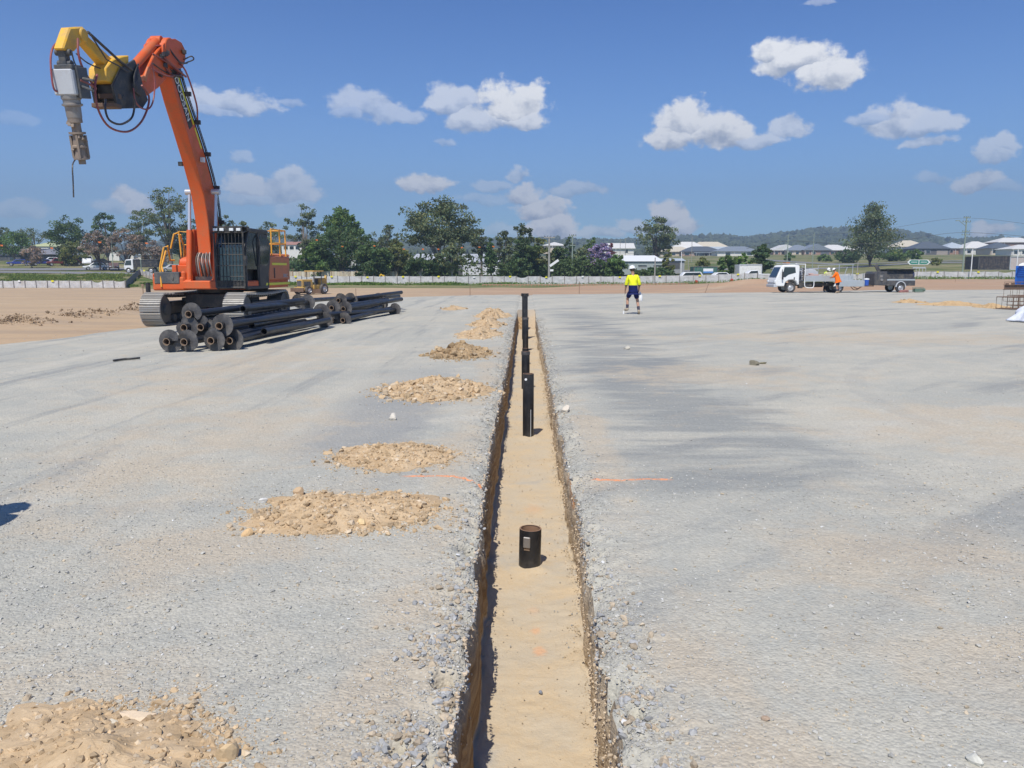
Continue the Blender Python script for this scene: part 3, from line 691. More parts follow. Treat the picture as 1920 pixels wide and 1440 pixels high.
HP = [ # px centre, py base centre, half width px, half depth m, height m, clods, smax, label
    (175, 1430, 280, .40, .065, 6500, .034, 'sandy clay heap with a flat pale rock, cut by the bottom left corner'),
    (648, 962, 176, .44, .125, 6500, .050, 'widest clay heap, touching the orange paint line, with a white stone by its left end'),
    (740, 856, 112, .44, .11, 5000, .053, 'rounded clay heap just beyond the orange painted line'),
    (812, 732, 92, .95, .17, 3600, .10, 'third clay heap along the trench, long low tail to its left'),
    (864, 664, 52, 1.0, .22, 1700, .15, 'browner clay heap with coarse dark clods'),
    (900, 628, 38, 1.2, .20, 350, .14, 'flat pale clay heap between the coarse brown heap and the far ones'),
    (912, 609, 34, 1.3, .22, 300, .14, 'small clay heap, second from the trench end'),
    (922, 593, 30, 1.5, .34, 260, .16, 'farthest and steepest clay heap near the end of the trench'),
    (853, 579, 24, 1.2, .12, 140, .14, 'tiny clay heap set apart left of the trench end')]
for i, (px, py, wpx, ry, h, nc, sm, lb) in enumerate(HP):
    p = gnd(px, py); ppm = F/p.y
    heap('dirt_heap', lb, p.x, p.y, wpx/ppm, ry, h, 100+i*7, nc, sm, skew=.25 if i else 0, group=GH, tone=(.8, .78, .74) if i == 4 else (1, 1, 1))
for i, (px, py, wpx, lb) in enumerate([(1706, 567, 25, 'low clay heap right of the trailer, smallest of its row'), (1785, 572, 50, 'long low clay heap in the middle of the row at the right'), (1858, 577, 24, 'orange sand heap touching the rusty rebar cage')]):
    p = gnd(px, py); heap('dirt_heap', lb, p.x, p.y, wpx*p.y/F, 1.1, .17, 200+i, 260, .11, group='heaps in the row at the right of the pad', tone=(1, .95, .85))
# loose single rocks
def rock(px, py, r_, label, tint, zf=True, flat=.7, seed=1, z=None, sx=1.0):
    p = gnd(px, py, z if z is not None else 0); zz = z if z is not None else float(padz(np.array([p.x]), np.array([p.y]))[0])
    V, Fc, t = rocks(np.array([[0, 0, 0.]]), np.array([r_]), seed, ICO2, flat, np.array([tint]), rough=.10, sink=.2)
    V[:, 0] *= sx
    o = np_mesh('rock', V, Fc, [M_STONE], tint=t); o.location = (p.x, p.y, zz); props(o, label, 'rock'); return o
rock(493, 942, .035, 'white stone lying left of the widest clay heap', (.62, .60, .55), seed=3)
rock(560, 930, .055, 'brown blocky clod standing on the upper edge of the widest heap', (.50, .36, .22), seed=4, flat=.9)
rock(678, 986, .042, 'smooth yellow cobble at the front edge of the widest heap', (.70, .52, .28), seed=5)
rock(466, 1001, .045, 'orange crumbly clod left of and below the widest heap', (.62, .42, .22), seed=6, flat=.5)
rock(736, 786, .07, 'pale boulder on the grey gravel between two clay heaps', (.60, .55, .46), seed=7)
rock(262, 1348, .052, 'flat pale slab on the sandy heap at the bottom left', (.66, .52, .36), seed=8, flat=.35, sx=1.9)
rock(206, 1362, .026, 'cream chip with a sharp shadow beside the pale slab', (.62, .55, .42), seed=9)
rock(350, 1352, .022, 'round grey-tan cobble right of the pale slab', (.48, .40, .30), seed=10, flat=.9)
rock(425, 1420, .05, 'large tan clod on the sandy heap at the bottom left', (.62, .45, .26), seed=11, flat=.75)
rock(1828, 1432, .028, 'cream stone cut by the bottom right edge', (.6, .58, .5), seed=12)
rock(1436, 1352, .016, 'small reddish stone on the right foreground gravel', (.38, .28, .2), seed=13)
rock(1175, 655, .12, 'pale rock to the right of the trench near the worker', (.5, .46, .38), seed=14, flat=.3)
rock(1062, 770, .07, 'cream lump on the right lip of the trench', (.6, .53, .43), seed=15)
rock(1412, 684, .10, 'dark clod alone on the open gravel at the right', (.20, .18, .13), seed=16, flat=.5)
rock(1432, 682, .07, 'smaller olive clod beside the dark one', (.22, .2, .13), seed=17, flat=.4)
rock(1013, 1300, .015, 'dark grey stone on the trench floor', (.22, .24, .28), seed=18, z=-TR_D+.01)
# windrow of pushed clay on the left
def windrow():
    a = gnd(-60, 617, -.05); b = gnd(275, 574, -.1); r = np.random.default_rng(5); n = 4200
    t = r.random(n); bumps = np.clip(np.exp(-((t-.18)/.10)**2)*.9+np.exp(-((t-.44)/.035)**2)+np.exp(-((t-.60)/.06)**2)*.85+np.exp(-((t-.90)/.05)**2)*1.1+.12*fbm(t*30, t*0, 71, 3), .02, 1); keep = r.random(n) < .15+bumps; t = t[keep]; bumps = bumps[keep]; n = len(t)
    px = a.x+(b.x-a.x)*t+r.normal(0, .45, n)*(.3+.9*bumps); py = a.y+(b.y-a.y)*t+r.normal(0, .45, n)*(.4+bumps)
    d = np.abs(r.normal(0, 1, n)); z = T(px, py)+.42*bumps*np.clip(1-((px-(a.x+(b.x-a.x)*t))**2+(py-(a.y+(b.y-a.y)*t))**2)/1.1, 0, 1)*r.random(n)
    s = (.025+.08*r.random(n)**5)*(.4+.7*bumps); c = np.array([[.37, .275, .18]])*(.6+.7*r.random((n, 1)))
    V, Fc, tt = rocks(np.stack([px, py, z], 1)-np.array([[a.x, a.y, 0]]), s, 6, ICO1, .8, c, rough=.3)
    o = np_mesh('dirt_windrow', V, Fc, [M_STONE], tint=tt); o.location = (a.x, a.y, 0)
    props(o, 'long broken ridge of brown clods on the bare ground left of the excavator', 'dirt ridge')
windrow()
m = MB(); q0 = gnd(213, 679); q1 = gnd(262, 674); q0.z += .03; q1.z += .03
m.off = Vector(q0); m.tube(curve_pts([q0, (q0*2+q1)/3+Vector((0, .1, 0)), (q0+q1*2)/3, q1], 9), .022, 6); o = m.build('steel_bar', paint('dark_bar', (.03, .03, .03), .6))
o.location = q0; props(o, 'short dark bar lying on the gravel in front of the pile stack', 'steel bar')
# ================================================================= excavator with the screw-pile drive
M_OR = paint('orange_paint', (.66, .105, .018), .46, dirt=.55, dirtcol=(.40, .15, .06))
M_ORF = paint('faded_orange_paint', (.60, .17, .06), .5, dirt=.55, dirtcol=(.42, .24, .15))
M_YE = paint('yellow_paint', (.76, .42, .025), .48, dirt=.55)
M_RAIL = paint('handrail_yellow', (.80, .38, .03), .45, dirt=.2)
M_BK = paint('black_paint', (.022, .023, .025), .5, dirt=.3)
M_DG = paint('dark_grey_paint', (.07, .075, .08), .5, dirt=.4)
M_STEEL = paint('worn_steel', (.33, .31, .29), .45, .6, dirt=.6, dirtcol=(.30, .22, .16))
M_SHOE = paint('track_shoe_steel', (.42, .40, .36), .5, .25, dirt=.6, dirtcol=(.38, .33, .27))
M_CHROME = paint('chrome_rod', (.62, .62, .64), .35, .5, dirt=.1)
M_HOSE = paint('rubber_hose', (.035, .03, .032), .45, dirt=.3)
M_HOSER = paint('red_hose', (.28, .06, .055), .45, dirt=.3)
M_WHITE = paint('white_paint', (.80, .80, .78), .4, dirt=.15, dirtcol=(.5, .45, .38))
M_GREYP = paint('light_grey_paint', (.50, .52, .54), .45, dirt=.25)
M_TAPE = paint('reflective_yellow_tape', (.75, .72, .03), .4, dirt=.1)
M_LAMP = paint('lamp_lens', (.7, .72, .72), .15, dirt=.05)
M_GLASS = glass()
M_RUST = paint('rusty_steel', (.15, .095, .065), .75, .2, dirt=.6, dirtcol=(.25, .165, .11), scale=6, bump=.004)
EX = Vector((-9.95, 26.0, 0)); 
def excavator():
    root = thing('excavator', 'orange tracked excavator with a yellow extension arm and a drilling head hanging from its boom', 'excavator', EX)
    # local frame: machine faces fwd
    ang = math.radians(-3.0)
    fw = Vector((math.sin(ang)*1.0, -math.cos(ang), 0)); rt = Vector((math.cos(ang), math.sin(ang), 0)); up = Vector((0, 0, 1))
    # rt is +x on the picture (machine's own left, where the cab is)
    def P(a, b, c): return rt*a+fw*b+up*c      # a: picture right, b: towards the camera, c: up
    def N(): return MB()
    R3 = Matrix((rt, -fw, up)).transposed()
    def bx(m, a, b, c, sa, sb, sc, mi=0): m.box(P(a, b, c), (sa, sb, sc), mi=mi, R=R3)
    # ---- tracks (aligned with world y)
    L, Hh, W = 4.75, .98, .62
    for sx in (-1.25, 1.25):
        trk = N(); rad = Hh/2; n_st = 8
        path = []; half = L/2-rad
        # lower run, front arc, upper run, rear arc with pitch .2
        per = 4*half+2*PI*rad; cnt = int(per/.205)
        for k in range(cnt):
            s = per*k/cnt
            if s < 2*half: p = (-half+s, 0.0, 0.0)
            elif s < 2*half+PI*rad: a = (s-2*half)/rad; p = (half+rad*math.sin(a), rad-rad*math.cos(a), a)
            elif s < 4*half+PI*rad: q = s-2*half-PI*rad; p = (half-q, 2*rad+(-.05*math.sin(PI*q/(2*half))), PI)
            else: a = (s-4*half-PI*rad)/rad; p = (-half-rad*math.sin(a), rad+rad*math.cos(a), PI+a)
            R = Matrix.Rotation(p[2], 3, 'X')
            c = Vector((sx, p[0]*-1, p[1])); # front is -y
            R = Matrix.Rotation(-p[2]*-1, 3, 'X')
            nrm = Vector((0, -math.sin(p[2]), -math.cos(p[2])))       # outwards
            tg = Vector((0, -math.cos(p[2]), math.sin(p[2])))
            Rm = Matrix((Vector((1, 0, 0)), tg, nrm)).transposed()
            trk.box(c+nrm*-.02, (W, .188, .035), R=Rm, mi=0)
            for g in (-.06, .0, .06): trk.box(c+nrm*.012+tg*g, (W, .022, .035), R=Rm, mi=0)
            trk.box(c-nrm*.08, (.24, .15, .08), R=Rm, mi=1)
        trk.build('track', [M_SHOE, M_DG], root)
        fr = N(); s2 = 1 if sx > 0 else -1
        fr.box((sx, .05, .5), (.34, 3.2, .34)); fr.box((sx+.0, .0, .62), (.42, 2.5, .16))
        fr.box((sx-s2*.55, 0, .66), (.9, .7, .28)); 
        f = fr.build('track_frame', M_BK, root, bevel=.02)
        for yy, r_ in ((-half, .40), (half, .40)):
            w = N(); w.cyl((sx-.25, yy, rad), (sx+.25, yy, rad), r_, seg=24); w.cyl((sx-.32, yy, rad), (sx+.32, yy, rad), .16, seg=16); w.build('idler' if yy < 0 else 'sprocket', M_DG, root)
        for k in range(8): yy = -1.55+k*.44; w = N(); w.cyl((sx-.2, yy, .20), (sx+.2, yy, .20), .12, seg=12); w.build('roller', M_DG, root)
    b = N(); b.cyl((0, 0, .95), (0, 0, 1.22), .72, seg=28); b.box((0, 0, .72), (1.7, 1.5, .42)); b.build('car_body', M_BK, root, bevel=.02)
    # ---- upper structure
    z0 = 1.08
    d = N(); bx(d, .02, -.42, z0+.14, 2.9, 3.7, .26); d.build('deck', M_OR, root, bevel=.03)
    # engine hood, side panels (picture right rear)
    h = N(); bx(h, 1.02, -1.45, z0+.66, .92, 2.0, .82); bx(h, -.5, -2.1, z0+.68, 2.1, 1.6, .8); bx(h, .3, -1.9, z0+1.10, 2.2, 1.7, .10); h.build('engine_hood', M_ORF, root, bevel=.09)
    cw = N(); prof = [(-1.4, 0), (-1.4, 1.25), (1.4, 1.25), (1.4, 0)]
    poly = [(-1.42, -1.9)]+[(-1.42+.0, -2.1)]+[(1.42*math.sin(t)*1.0, -2.2-.42*math.cos(t)) for t in np.linspace(-PI/2*.85, PI/2*.85, 9)]+[(1.42, -2.1), (1.42, -1.9)]
    cw.prism(poly, up*(z0+.05), rt, fw, up, 0, 1.0); cw.build('counterweight', M_ORF, root, bevel=.05)
    for c_, s_ in ((.80, .075), (.14, .08)):
        t = N(); bx(t, 1.487, -1.42, z0+c_, .006, 1.4 if c_ > .5 else 1.9, s_)
        if c_ < .5: bx(t, 1.478, -.2, z0+.14, .006, 1.0, s_)
        t.build('reflective_strip', M_TAPE, root)
    g = N(); bx(g, 1.49, -.92, z0+.5, .012, .07, .34); g.build('door_handle', M_BK, root)
    text_obj('350LC', .17, P(1.488, -1.95, z0+.40), Matrix((-fw, up, rt)).transposed(), M_GREYP, root)
    # air intake / exhaust
    e = N(); e.cyl(P(.5, -1.9, z0+1.05), P(.5, -1.9, z0+1.7), .07); e.build('exhaust_pipe', M_BK, root); e = N(); e.cyl(P(-.4, -1.4, z0+1.0), P(-.4, -1.4, z0+1.4), .1); e.build('air_intake', M_BK, root)
    # left (picture left) boxes: fuel tank and toolbox with black lid
    tb = N(); bx(tb, -1.02, .95, z0+.18, 1.02, .95, .42); bx(tb, -1.5, .95, z0+.32, .08, .9, .36); bx(tb, -.56, .95, z0+.34, .14, .9, .44); tb.build('tool_box', M_OR, root, bevel=.04)
    lid = N(); bx(lid, -1.05, 1.02, z0+.36, .80, .86, .36); bx(lid, -.85, 1.465, z0+.34, .05, .03, .1); lid.build('tool_box_lid', M_DG, root, bevel=.06)
    tk = N(); tk.cyl(P(-1.18, .1, z0+.80), P(-.42, .1, z0+.80), .23, seg=28); bx(tk, -.85, -.1, z0+.45, 1.0, 1.2, .6); tk.cyl(P(-1.22, .1, z0+.80), P(-1.14, .1, z0+.80), .19, seg=28); tk.build('fuel_tank', M_OR, root, bevel=.02)
    # ---- handrails
    def rail(pts, r=.026, name='handrail'):
        q = N(); 
        for seg in pts: q.tube([P(*p) for p in seg], r, 8)
        q.build(name, M_RAIL, root)
    def fp(px, py, b):
        d_ = ray(px, py); q0 = EX+fw*b; t = (q0-Vector((0, 0, CAMZ))).dot(fw)/d_.dot(fw); return Vector((0, 0, CAMZ))+d_*t-EX
    def prail(segs, r=.028):
        for sg in segs: q = N(); q.tube([fp(*p) for p in sg], r, 8); q.build('handrail', M_RAIL, root)
    prail([[(303, 538, 1.45), (300, 500, 1.4), (307, 464, 1.35), (314, 461, 1.3), (319, 488, .8), (327, 488, .6)], [(307, 515, 1.4), (303, 500, .9), (311, 470, .7)],
           [(320, 466, .6), (326, 439, .6), (333, 437, .5)], [(341, 488, .2), (335, 434, .2), (360, 436, .1)], [(346, 488, 0), (344, 459, 0), (360, 459, 0)], [(338, 440, .1), (347, 470, -.3), (347, 488, -.4)]])
    rail([[(1.42, -.9, z0+1.05), (1.42, -.9, z0+1.95), (1.42, -2.25, z0+1.95), (1.42, -2.25, z0+1.05)], [(1.42, -.9, z0+1.5), (1.42, -2.25, z0+1.5)], [(1.42, -1.7, z0+1.05), (1.42, -1.7, z0+1.95)],
          [(.6, -2.3, z0+1.05), (.6, -2.3, z0+1.95), (1.42, -2.25, z0+1.95)], [(.6, -2.3, z0+1.5), (1.42, -2.25, z0+1.5)]], .026)
    # ---- cab
    cx0, cx1, cb0, cb1, cz0, cz1 = .56, 1.46, -.35, 1.42, z0+.02, z0+1.78
    c = N()
    def post(a, b, w=.07): c.beam(P(*a), P(*b), w, w, up=fw)
    for a in (cx0, cx1):
        post((a, cb1, cz0), (a, cb1-.02, cz1-.5)); post((a, cb1-.02, cz1-.5), (a, cb1-.28, cz1)); post((a, cb0, cz0), (a, cb0, cz1)); post((a, .45, cz0), (a, .45, cz1), .06)
        c.beam(P(a, cb0, cz1), P(a, cb1-.28, cz1), .07, .07); c.beam(P(a, cb0, cz0+.03), P(a, cb1, cz0+.03), .08, .1)
    bx(c, (cx0+cx1)/2, (cb0+cb1)/2-.1, cz1+.05, cx1-cx0+.1, cb1-cb0-.1, .1)
    bx(c, (cx0+cx1)/2, cb0, (cz0+cz1)/2-.5, cx1-cx0, .05, 1.0); bx(c, (cx0+cx1)/2, cb1, cz0+.13, cx1-cx0, .05, .26)
    bx(c, cx1-.0, .05, cz0+.32, .04, .8, .62); bx(c, (cx0+cx1)/2, .55, cz0+.35, .5, .5, .5); bx(c, (cx0+cx1)/2, .32, cz0+.85, .46, .14, .75)
    cab = c.build('cab', M_BK, root, bevel=.015)
    gl = N()
    gl.add([P(cx0, cb1-.01, cz0+.26), P(cx1, cb1-.01, cz0+.26), P(cx1, cb1-.03, cz1-.5), P(cx0, cb1-.03, cz1-.5)], [(0, 1, 2, 3)])
    gl.add([P(cx0, cb1-.03, cz1-.5), P(cx1, cb1-.03, cz1-.5), P(cx1, cb1-.29, cz1), P(cx0, cb1-.29, cz1)], [(0, 1, 2, 3)])
    for a in (cx0, cx1): gl.add([P(a, cb0, cz0+.6), P(a, cb1, cz0+.6), P(a, cb1-.02, cz1-.5), P(a, cb1-.28, cz1), P(a, cb0, cz1)], [(0, 1, 2, 3, 4)])
    gl.add([P(cx0, cb0-.01, cz0+.9), P(cx1, cb0-.01, cz0+.9), P(cx1, cb0-.01, cz1), P(cx0, cb0-.01, cz1)], [(0, 1, 2, 3)])
    gl.build('window', M_GLASS, cab, smooth=False)
    gd = N()
    for k in range(9):
        a = cx0+.02+(cx1-cx0-.04)*k/8; gd.tube([P(a, cb1+.12, cz0+.05), P(a, cb1+.12, cz1-.05)], .011, 6)
    for k in range(6): zz = cz0+.05+(cz1-.1-cz0)*k/5; gd.tube([P(cx0, cb1+.125, zz), P(cx1, cb1+.125, zz)], .012 if k % 5 else .028, 6)
    for a in (cx0, cx1): gd.tube([P(a, cb1+.12, cz0+.05), P(a, cb1+.12, cz1-.03)], .028, 6); gd.tube([P(a, cb1+.12, cz1-.05), P(a, cb1-.28, cz1+.02)], .022, 6); gd.tube([P(a, cb1+.12, cz0+.3), P(a, cb1, cz0+.3)], .015, 6)
    bx(gd, (cx0+cx1)/2, cb1-.1, cz1+.12, cx1-cx0+.04, .5, .03); bx(gd, (cx0+cx1)/2, cb1+.14, cz1+.04, cx1-cx0, .03, .12)
    gd.build('window_guard', M_BK, cab)
    for a in (cx0+.08, cx0+.28, cx1-.32, cx1-.1):
        q = N(); bx(q, a, cb1+.18, cz1+.03, .13, .05, .085); q.build('work_lamp', M_LAMP, cab, bevel=.01)
    mr = N(); mr.tube([P(cx1+.03, .5, cz1-.1), P(cx1+.12, .5, cz1-.3), P(cx1+.03, .5, cz0+.7)], .018, 6); mr.build('grab_rail', M_BK, cab); mr = N(); mr.box(P(cx1+.05, cb1+.1, cz1-.9), (.05, .15, .3)); mr.build('mirror', M_BK, cab)
    # round rear-door bulge with a glazed door
    dr = N(); dr.prism([(.42, .06), (-.05, .08), (-.3, .35), (-.5, .8), (-.58, 1.2), (-.5, 1.5), (-.25, 1.70), (.42, 1.76)], P(cx1+.012, 0, cz0), fw, up, rt, 0, .03); do = dr.build('door', M_BK, cab)
    dr = N(); dr.prism([(.34, .75), (-.2, .7), (-.4, .92), (-.47, 1.2), (-.4, 1.42), (-.2, 1.6), (.34, 1.66)], P(cx1+.045, 0, cz0), fw, up, rt, 0, .004); dr.build('window', M_GLASS, do)
    # ---- boom foot towers and valves
    tw = N(); bx(tw, -.36, .55, z0+.7, .13, .75, 1.3); bx(tw, .34, .55, z0+.6, .10, .7, 1.1)
    tw.beam(P(-.40, .8, z0+.2), P(-.40, .85, z0+1.85), .17, .30, up=fw); tw.build('boom_bracket', M_OR, root, bevel=.02)
    hv = N(); r = random.Random(4)
    for k in range(8):
        a = -.2+.06*k; hv.tube(curve_pts([P(a, .9, z0+.1+.1*r.random()), P(a+.03, 1.2, z0+.5+.3*r.random()), P(a-.03, 1.1, z0+1.0), P(a*.6, .8, z0+1.25+.2*r.random())], 12), .022, 6, mi=k % 2)
    bx(hv, 0, .9, z0+.25, .55, .5, .3); hv.build('hydraulic_hoses', [M_HOSE, M_STEEL], root)
    # ---- boom: solved in the plane a = 0 from the photograph's outline
    pl_n = rt; pl_o = EX
    def onp(px, py, a=0.0):
        d_ = ray(px, py); t = ((pl_o+rt*a)-Vector((0, 0, CAMZ))).dot(rt)/d_.dot(rt)
        p = Vector((0, 0, CAMZ))+d_*t-EX
        return p-rt*p.dot(rt) if a == 0 else p           # local, in-plane
    def bc(p): return (p.dot(fw), p.z)                   # in-plane coordinates
    C = [bc(onp(x_, y_)) for x_, y_ in ((392, 505), (392, 470), (389, 420), (380, 360), (364, 300), (345, 240), (327, 185), (311, 130), (300, 100))]
    C[0] = (.8, z0+.35)
    half = [.24, .33, .38, .38, .36, .32, .28, .24, .20]
    def plate_chain(C, half):
        up_, lo = [], []
        for i, (x_, y_) in enumerate(C):
            a_ = C[max(i-1, 0)]; b_ = C[min(i+1, len(C)-1)]; dx, dy = b_[0]-a_[0], b_[1]-a_[1]; l = math.hypot(dx, dy); nx, ny = -dy/l, dx/l
            up_.append((x_+nx*half[i], y_+ny*half[i])); lo.append((x_-nx*half[i], y_-ny*half[i]))
        return up_, lo
    U, Lo = plate_chain(C, half)
    bm_ = N(); wd = .205
    n_ = len(C); vs = []
    for a in (-wd, wd):
        for q in U: vs.append(rt*a+fw*q[0]+up*q[1])
        for q in Lo: vs.append(rt*a+fw*q[0]+up*q[1])
    fs = []
    for i in range(n_-1):
        fs += [(i, i+1, n_+i+1, n_+i), (2*n_+i, 3*n_+i, 3*n_+i+1, 2*n_+i+1), (i, 2*n_+i, 2*n_+i+1, i+1), (n_+i, n_+i+1, 3*n_+i+1, 3*n_+i)]
    fs += [(0, n_, 3*n_, 2*n_), (n_-1, 3*n_-1, 4*n_-1, 2*n_-1)]
    bm_.add(vs, fs)
    tip = C[-1]
    # round casting at the boom head
    bm_.cyl(P(-.29, tip[0]-.12, tip[1]+.05), P(.29, tip[0]-.12, tip[1]+.05), .38, seg=28)
    boom = bm_.build('boom', M_OR, root, bevel=.02)
    # yellow tape + maker's name on the right face
    k0, k1 = 5, 7
    def side_pt(i, f, off): # between upper and lower edges on right face
        return rt*(wd+off)+fw*(U[i][0]*(1-f)+Lo[i][0]*f)+up*(U[i][1]*(1-f)+Lo[i][1]*f)
    for i0, i1 in ((5, 7), (4, 5)):
        q = N(); pts = [side_pt(i, .13, .004) for i in range(i0, i1+1)]
        if i0 == 4: pts = [pts[0]*.75+pts[1]*.25, pts[0]*.1+pts[1]*.9]
        for a_, b_ in zip(pts[:-1], pts[1:]): q.beam(a_, b_, .005, .07, up=up)
        q.build('reflective_strip', M_TAPE, boom)
    a_, b_ = side_pt(5, .48, .004), side_pt(7, .48, .004); mid = (a_+b_)/2; dr_ = (a_-b_).normalized()
    q = N(); q.beam(a_, b_, .005, .26, up=up); q.build('name_plate', M_BK, boom)
    yv = rt.cross(dr_).normalized()
    text_obj('DOOSAN', .30, mid+rt*.006, Matrix((dr_, yv, rt)).transposed(), M_WHITE, boom)
    # lamps on boom
    q = N(); q.box(side_pt(4, .5, .06), (.1, .12, .14)); q.beam(side_pt(4, .5, .0), side_pt(4, .5, .08), .04, .04); q.build('work_lamp', M_LAMP, boom)
    q = N(); p_ = side_pt(4, .9, 0)-rt*(2*wd+.1); q.box(p_, (.12, .1, .12)); q.beam(p_, p_+rt*.14, .04, .04); q.build('work_lamp', M_BK, boom)
    # hydraulic lines along the upper back edge
    hp = N()
    for a, rr in ((.25, .022), (.18, .022), (.10, .018), (.3, .014)):
        pts = [rt*(a*.85)+fw*(U[i][0]-.02)+up*(U[i][1]+.06)+(Vector((0, .07, 0))) for i in range(1, n_)]
        hp.tube(curve_pts(pts, 24), rr, 6, mi=0 if a > .15 else 1)
    for i in (2, 3, 4, 5, 6): hp.box(rt*.2+fw*(U[i][0]-.02)+up*(U[i][1]+.03), (.34, .08, .12), mi=0)
    hp.tube(curve_pts([rt*.3+fw*(U[5][0])+up*(U[5][1]+.1), rt*.48+fw*(U[6][0]-.1)+up*(U[6][1]-.2), rt*.42+fw*(U[7][0]-.1)+up*(U[7][1]-.1), rt*.2+fw*(U[7][0])+up*(U[7][1]+.12)], 16), .024, 6, mi=2)
    hp.build('hydraulic_lines', [M_HOSE, M_OR, M_HOSER], boom)
    # lift cylinders on both sides
    for a in (-.42, .42):
        q = N(); p0 = P(a, 1.28, z0+.2); p1 = P(a, *C[3]); md = p0*.42+p1*.58
        q.cyl(p0, md, .085, seg=16); q.cyl(p0-rt*.09, p0+rt*.09, .12, seg=14); cyl = q.build('lift_cylinder', M_OR, root)
        q = N(); q.cyl(md, p1, .05, seg=14); q.cyl(p1-rt*.12, p1+rt*.12, .09, seg=14); q.build('piston_rod', M_CHROME, cyl)
    # ---- stick (arm): from boom head forward and down to the coupler
    S0 = bc(onp(318, 100)); S1 = bc(onp(228, 178)); 
    def pt(px, py): return onp(px, py)
    ar = N()
    A0 = pt(322, 96); A1 = pt(285, 150); A2 = pt(228, 180); K = pt(248, 96)
    poly = [bc(pt(*q)) for q in ((328, 90), (318, 76), (300, 74), (276, 104), (258, 140), (236, 150), (212, 162), (206, 178), (214, 194), (240, 192), (258, 184), (286, 164), (308, 138))]
    ar.prism(poly, (0, 0, 0), fw, up, rt, -.19, .19)
    arm = ar.build('arm', M_OR, root, bevel=.02)
    hd = N()
    for a in (-.25, .25): 
        poly = [bc(pt(*q)) for q in ((331, 112), (330, 94), (323, 80), (311, 73), (298, 74), (287, 84), (288, 104), (296, 120), (310, 130), (325, 128))]
        hd.prism(poly, rt*a, fw, up, rt, -.025, .025)
    hd.build('arm_bracket', M_OR, arm, bevel=.01)
    q = N(); q.cyl(pt(292, 78)+rt*.0, pt(246, 130), .12, seg=18); q.cyl(pt(294, 76)-rt*.14, pt(294, 76)+rt*.14, .12); cyl = q.build('arm_cylinder', M_OR, arm)
    q = N(); q.cyl(pt(246, 130), pt(240, 142), .055, seg=12); q.cyl(pt(238, 145)-rt*.2, pt(238, 145)+rt*.2, .07); q.build('piston_rod', M_CHROME, cyl)
    for a in (-.24, .24):
        lk = N(); lk.beam(pt(262, 128)+rt*a, pt(254, 152)+rt*a, .05, .12, up=fw); lk.beam(pt(254, 146)+rt*a, pt(214, 160)+rt*a, .05, .12, up=up)
        lk.build('link', M_ORF, arm, bevel=.01)
    # tangle of hoses round the boom head
    hh = N(); r = random.Random(8)
    for k in range(26):
        s = r.uniform(-.3, .34); a_ = pt(r.uniform(318, 334), r.uniform(118, 150))+rt*s; b_ = pt(r.uniform(268, 300), r.uniform(80, 150))+rt*(s*.9)
        md = (a_+b_)/2+Vector((0, -.1, r.uniform(-.25, .25)))+rt*r.uniform(-.05, .12)
        hh.tube(curve_pts([a_, md, b_], 10), r.choice([.018, .024, .03]), 6, mi=r.choice([0, 0, 1]))
    for k in range(7):
        c_ = pt(r.uniform(285, 325), r.uniform(95, 145))+rt*r.uniform(.2, .34); hh.box(c_, (.1, .16, .1), rz=r.random(), mi=0)
    hh.tube(curve_pts([pt(326, 112)+rt*.3, pt(332, 106)+rt*.42, pt(338, 112)+rt*.4, pt(330, 118)+rt*.3], 12), .02, 6, mi=0)
    hh.build('hydraulic_hoses', [M_HOSE, M_HOSER], arm)
    # ---- black coupling between arm and yellow extension
    cp = N(); poly = [bc(pt(*q)) for q in ((232, 112), (206, 128), (190, 160), (198, 198), (208, 204), (248, 203), (258, 188), (248, 160), (240, 130))]
    for a in (-.26, .26): cp.prism(poly, rt*a, fw, up, rt, -.03, .03)
    cp.cyl(pt(212, 186)-rt*.3, pt(212, 186)+rt*.3, .1); cp.cyl(pt(243, 186)-rt*.3, pt(243, 186)+rt*.3, .1)
    poly = [bc(pt(*q)) for q in ((226, 122), (206, 134), (196, 160), (204, 190), (240, 192), (244, 165))]
    cp.prism(poly, (0, 0, 0), fw, up, rt, -.2, .2)
    for k in range(5): cp.tube(curve_pts([pt(238, 120+k*6)+rt*.3, pt(225, 150+k*4)+rt*.36, pt(240, 180)+rt*.33], 10), .022, 6)
    cp.build('coupler', M_BK, root, bevel=.01)
    q = N(); q.beam(pt(200, 199)-rt*.3, pt(200, 199)+rt*.3, .3, .1, up=up); q.beam(pt(203, 181)-rt*.3, pt(203, 181)+rt*.3, .14, .12, up=up); q.build('coupler_plate', M_RUST, root, bevel=.01)
    # ---- yellow extension arm
    ye = N()
    poly = [bc(pt(*q)) for q in ((226, 104), (214, 106), (196, 112), (182, 128), (182, 152), (196, 158), (222, 158), (226, 140))]
    ye.prism(poly, (0, 0, 0), fw, up, rt, -.22, .22)
    ye.beam(pt(206, 128), pt(146, 66), .26, .34, up=up, w1=.20, h1=.22)
    ye.cyl(pt(146, 66)-rt*.17, pt(146, 66)+rt*.17, .15, seg=20)
    ye.build('extension_arm', M_YE, root, bevel=.02)
    q = N(); q.tube([pt(152, 60)+rt*.16, pt(205, 116)+rt*.28, pt(226, 132)+rt*.3], .032, 8); q.tube([pt(152, 64)+rt*.22, pt(180, 112)+rt*.26, pt(196, 124)+rt*.36, pt(215, 136)+rt*.34], .018, 6)
    q.tube(curve_pts([pt(158, 100)-rt*.2, pt(172, 118)-rt*.1, pt(184, 130)+rt*.1], 8), .016, 6); q.build('hydraulic_lines', M_HOSE, root)
    # head of the extension with the downward arm
    q = N()
    poly = [bc(pt(*w_)) for w_ in ((148, 50), (122, 52), (118, 62), (108, 92), (120, 98), (132, 96), (142, 84), (152, 72))]
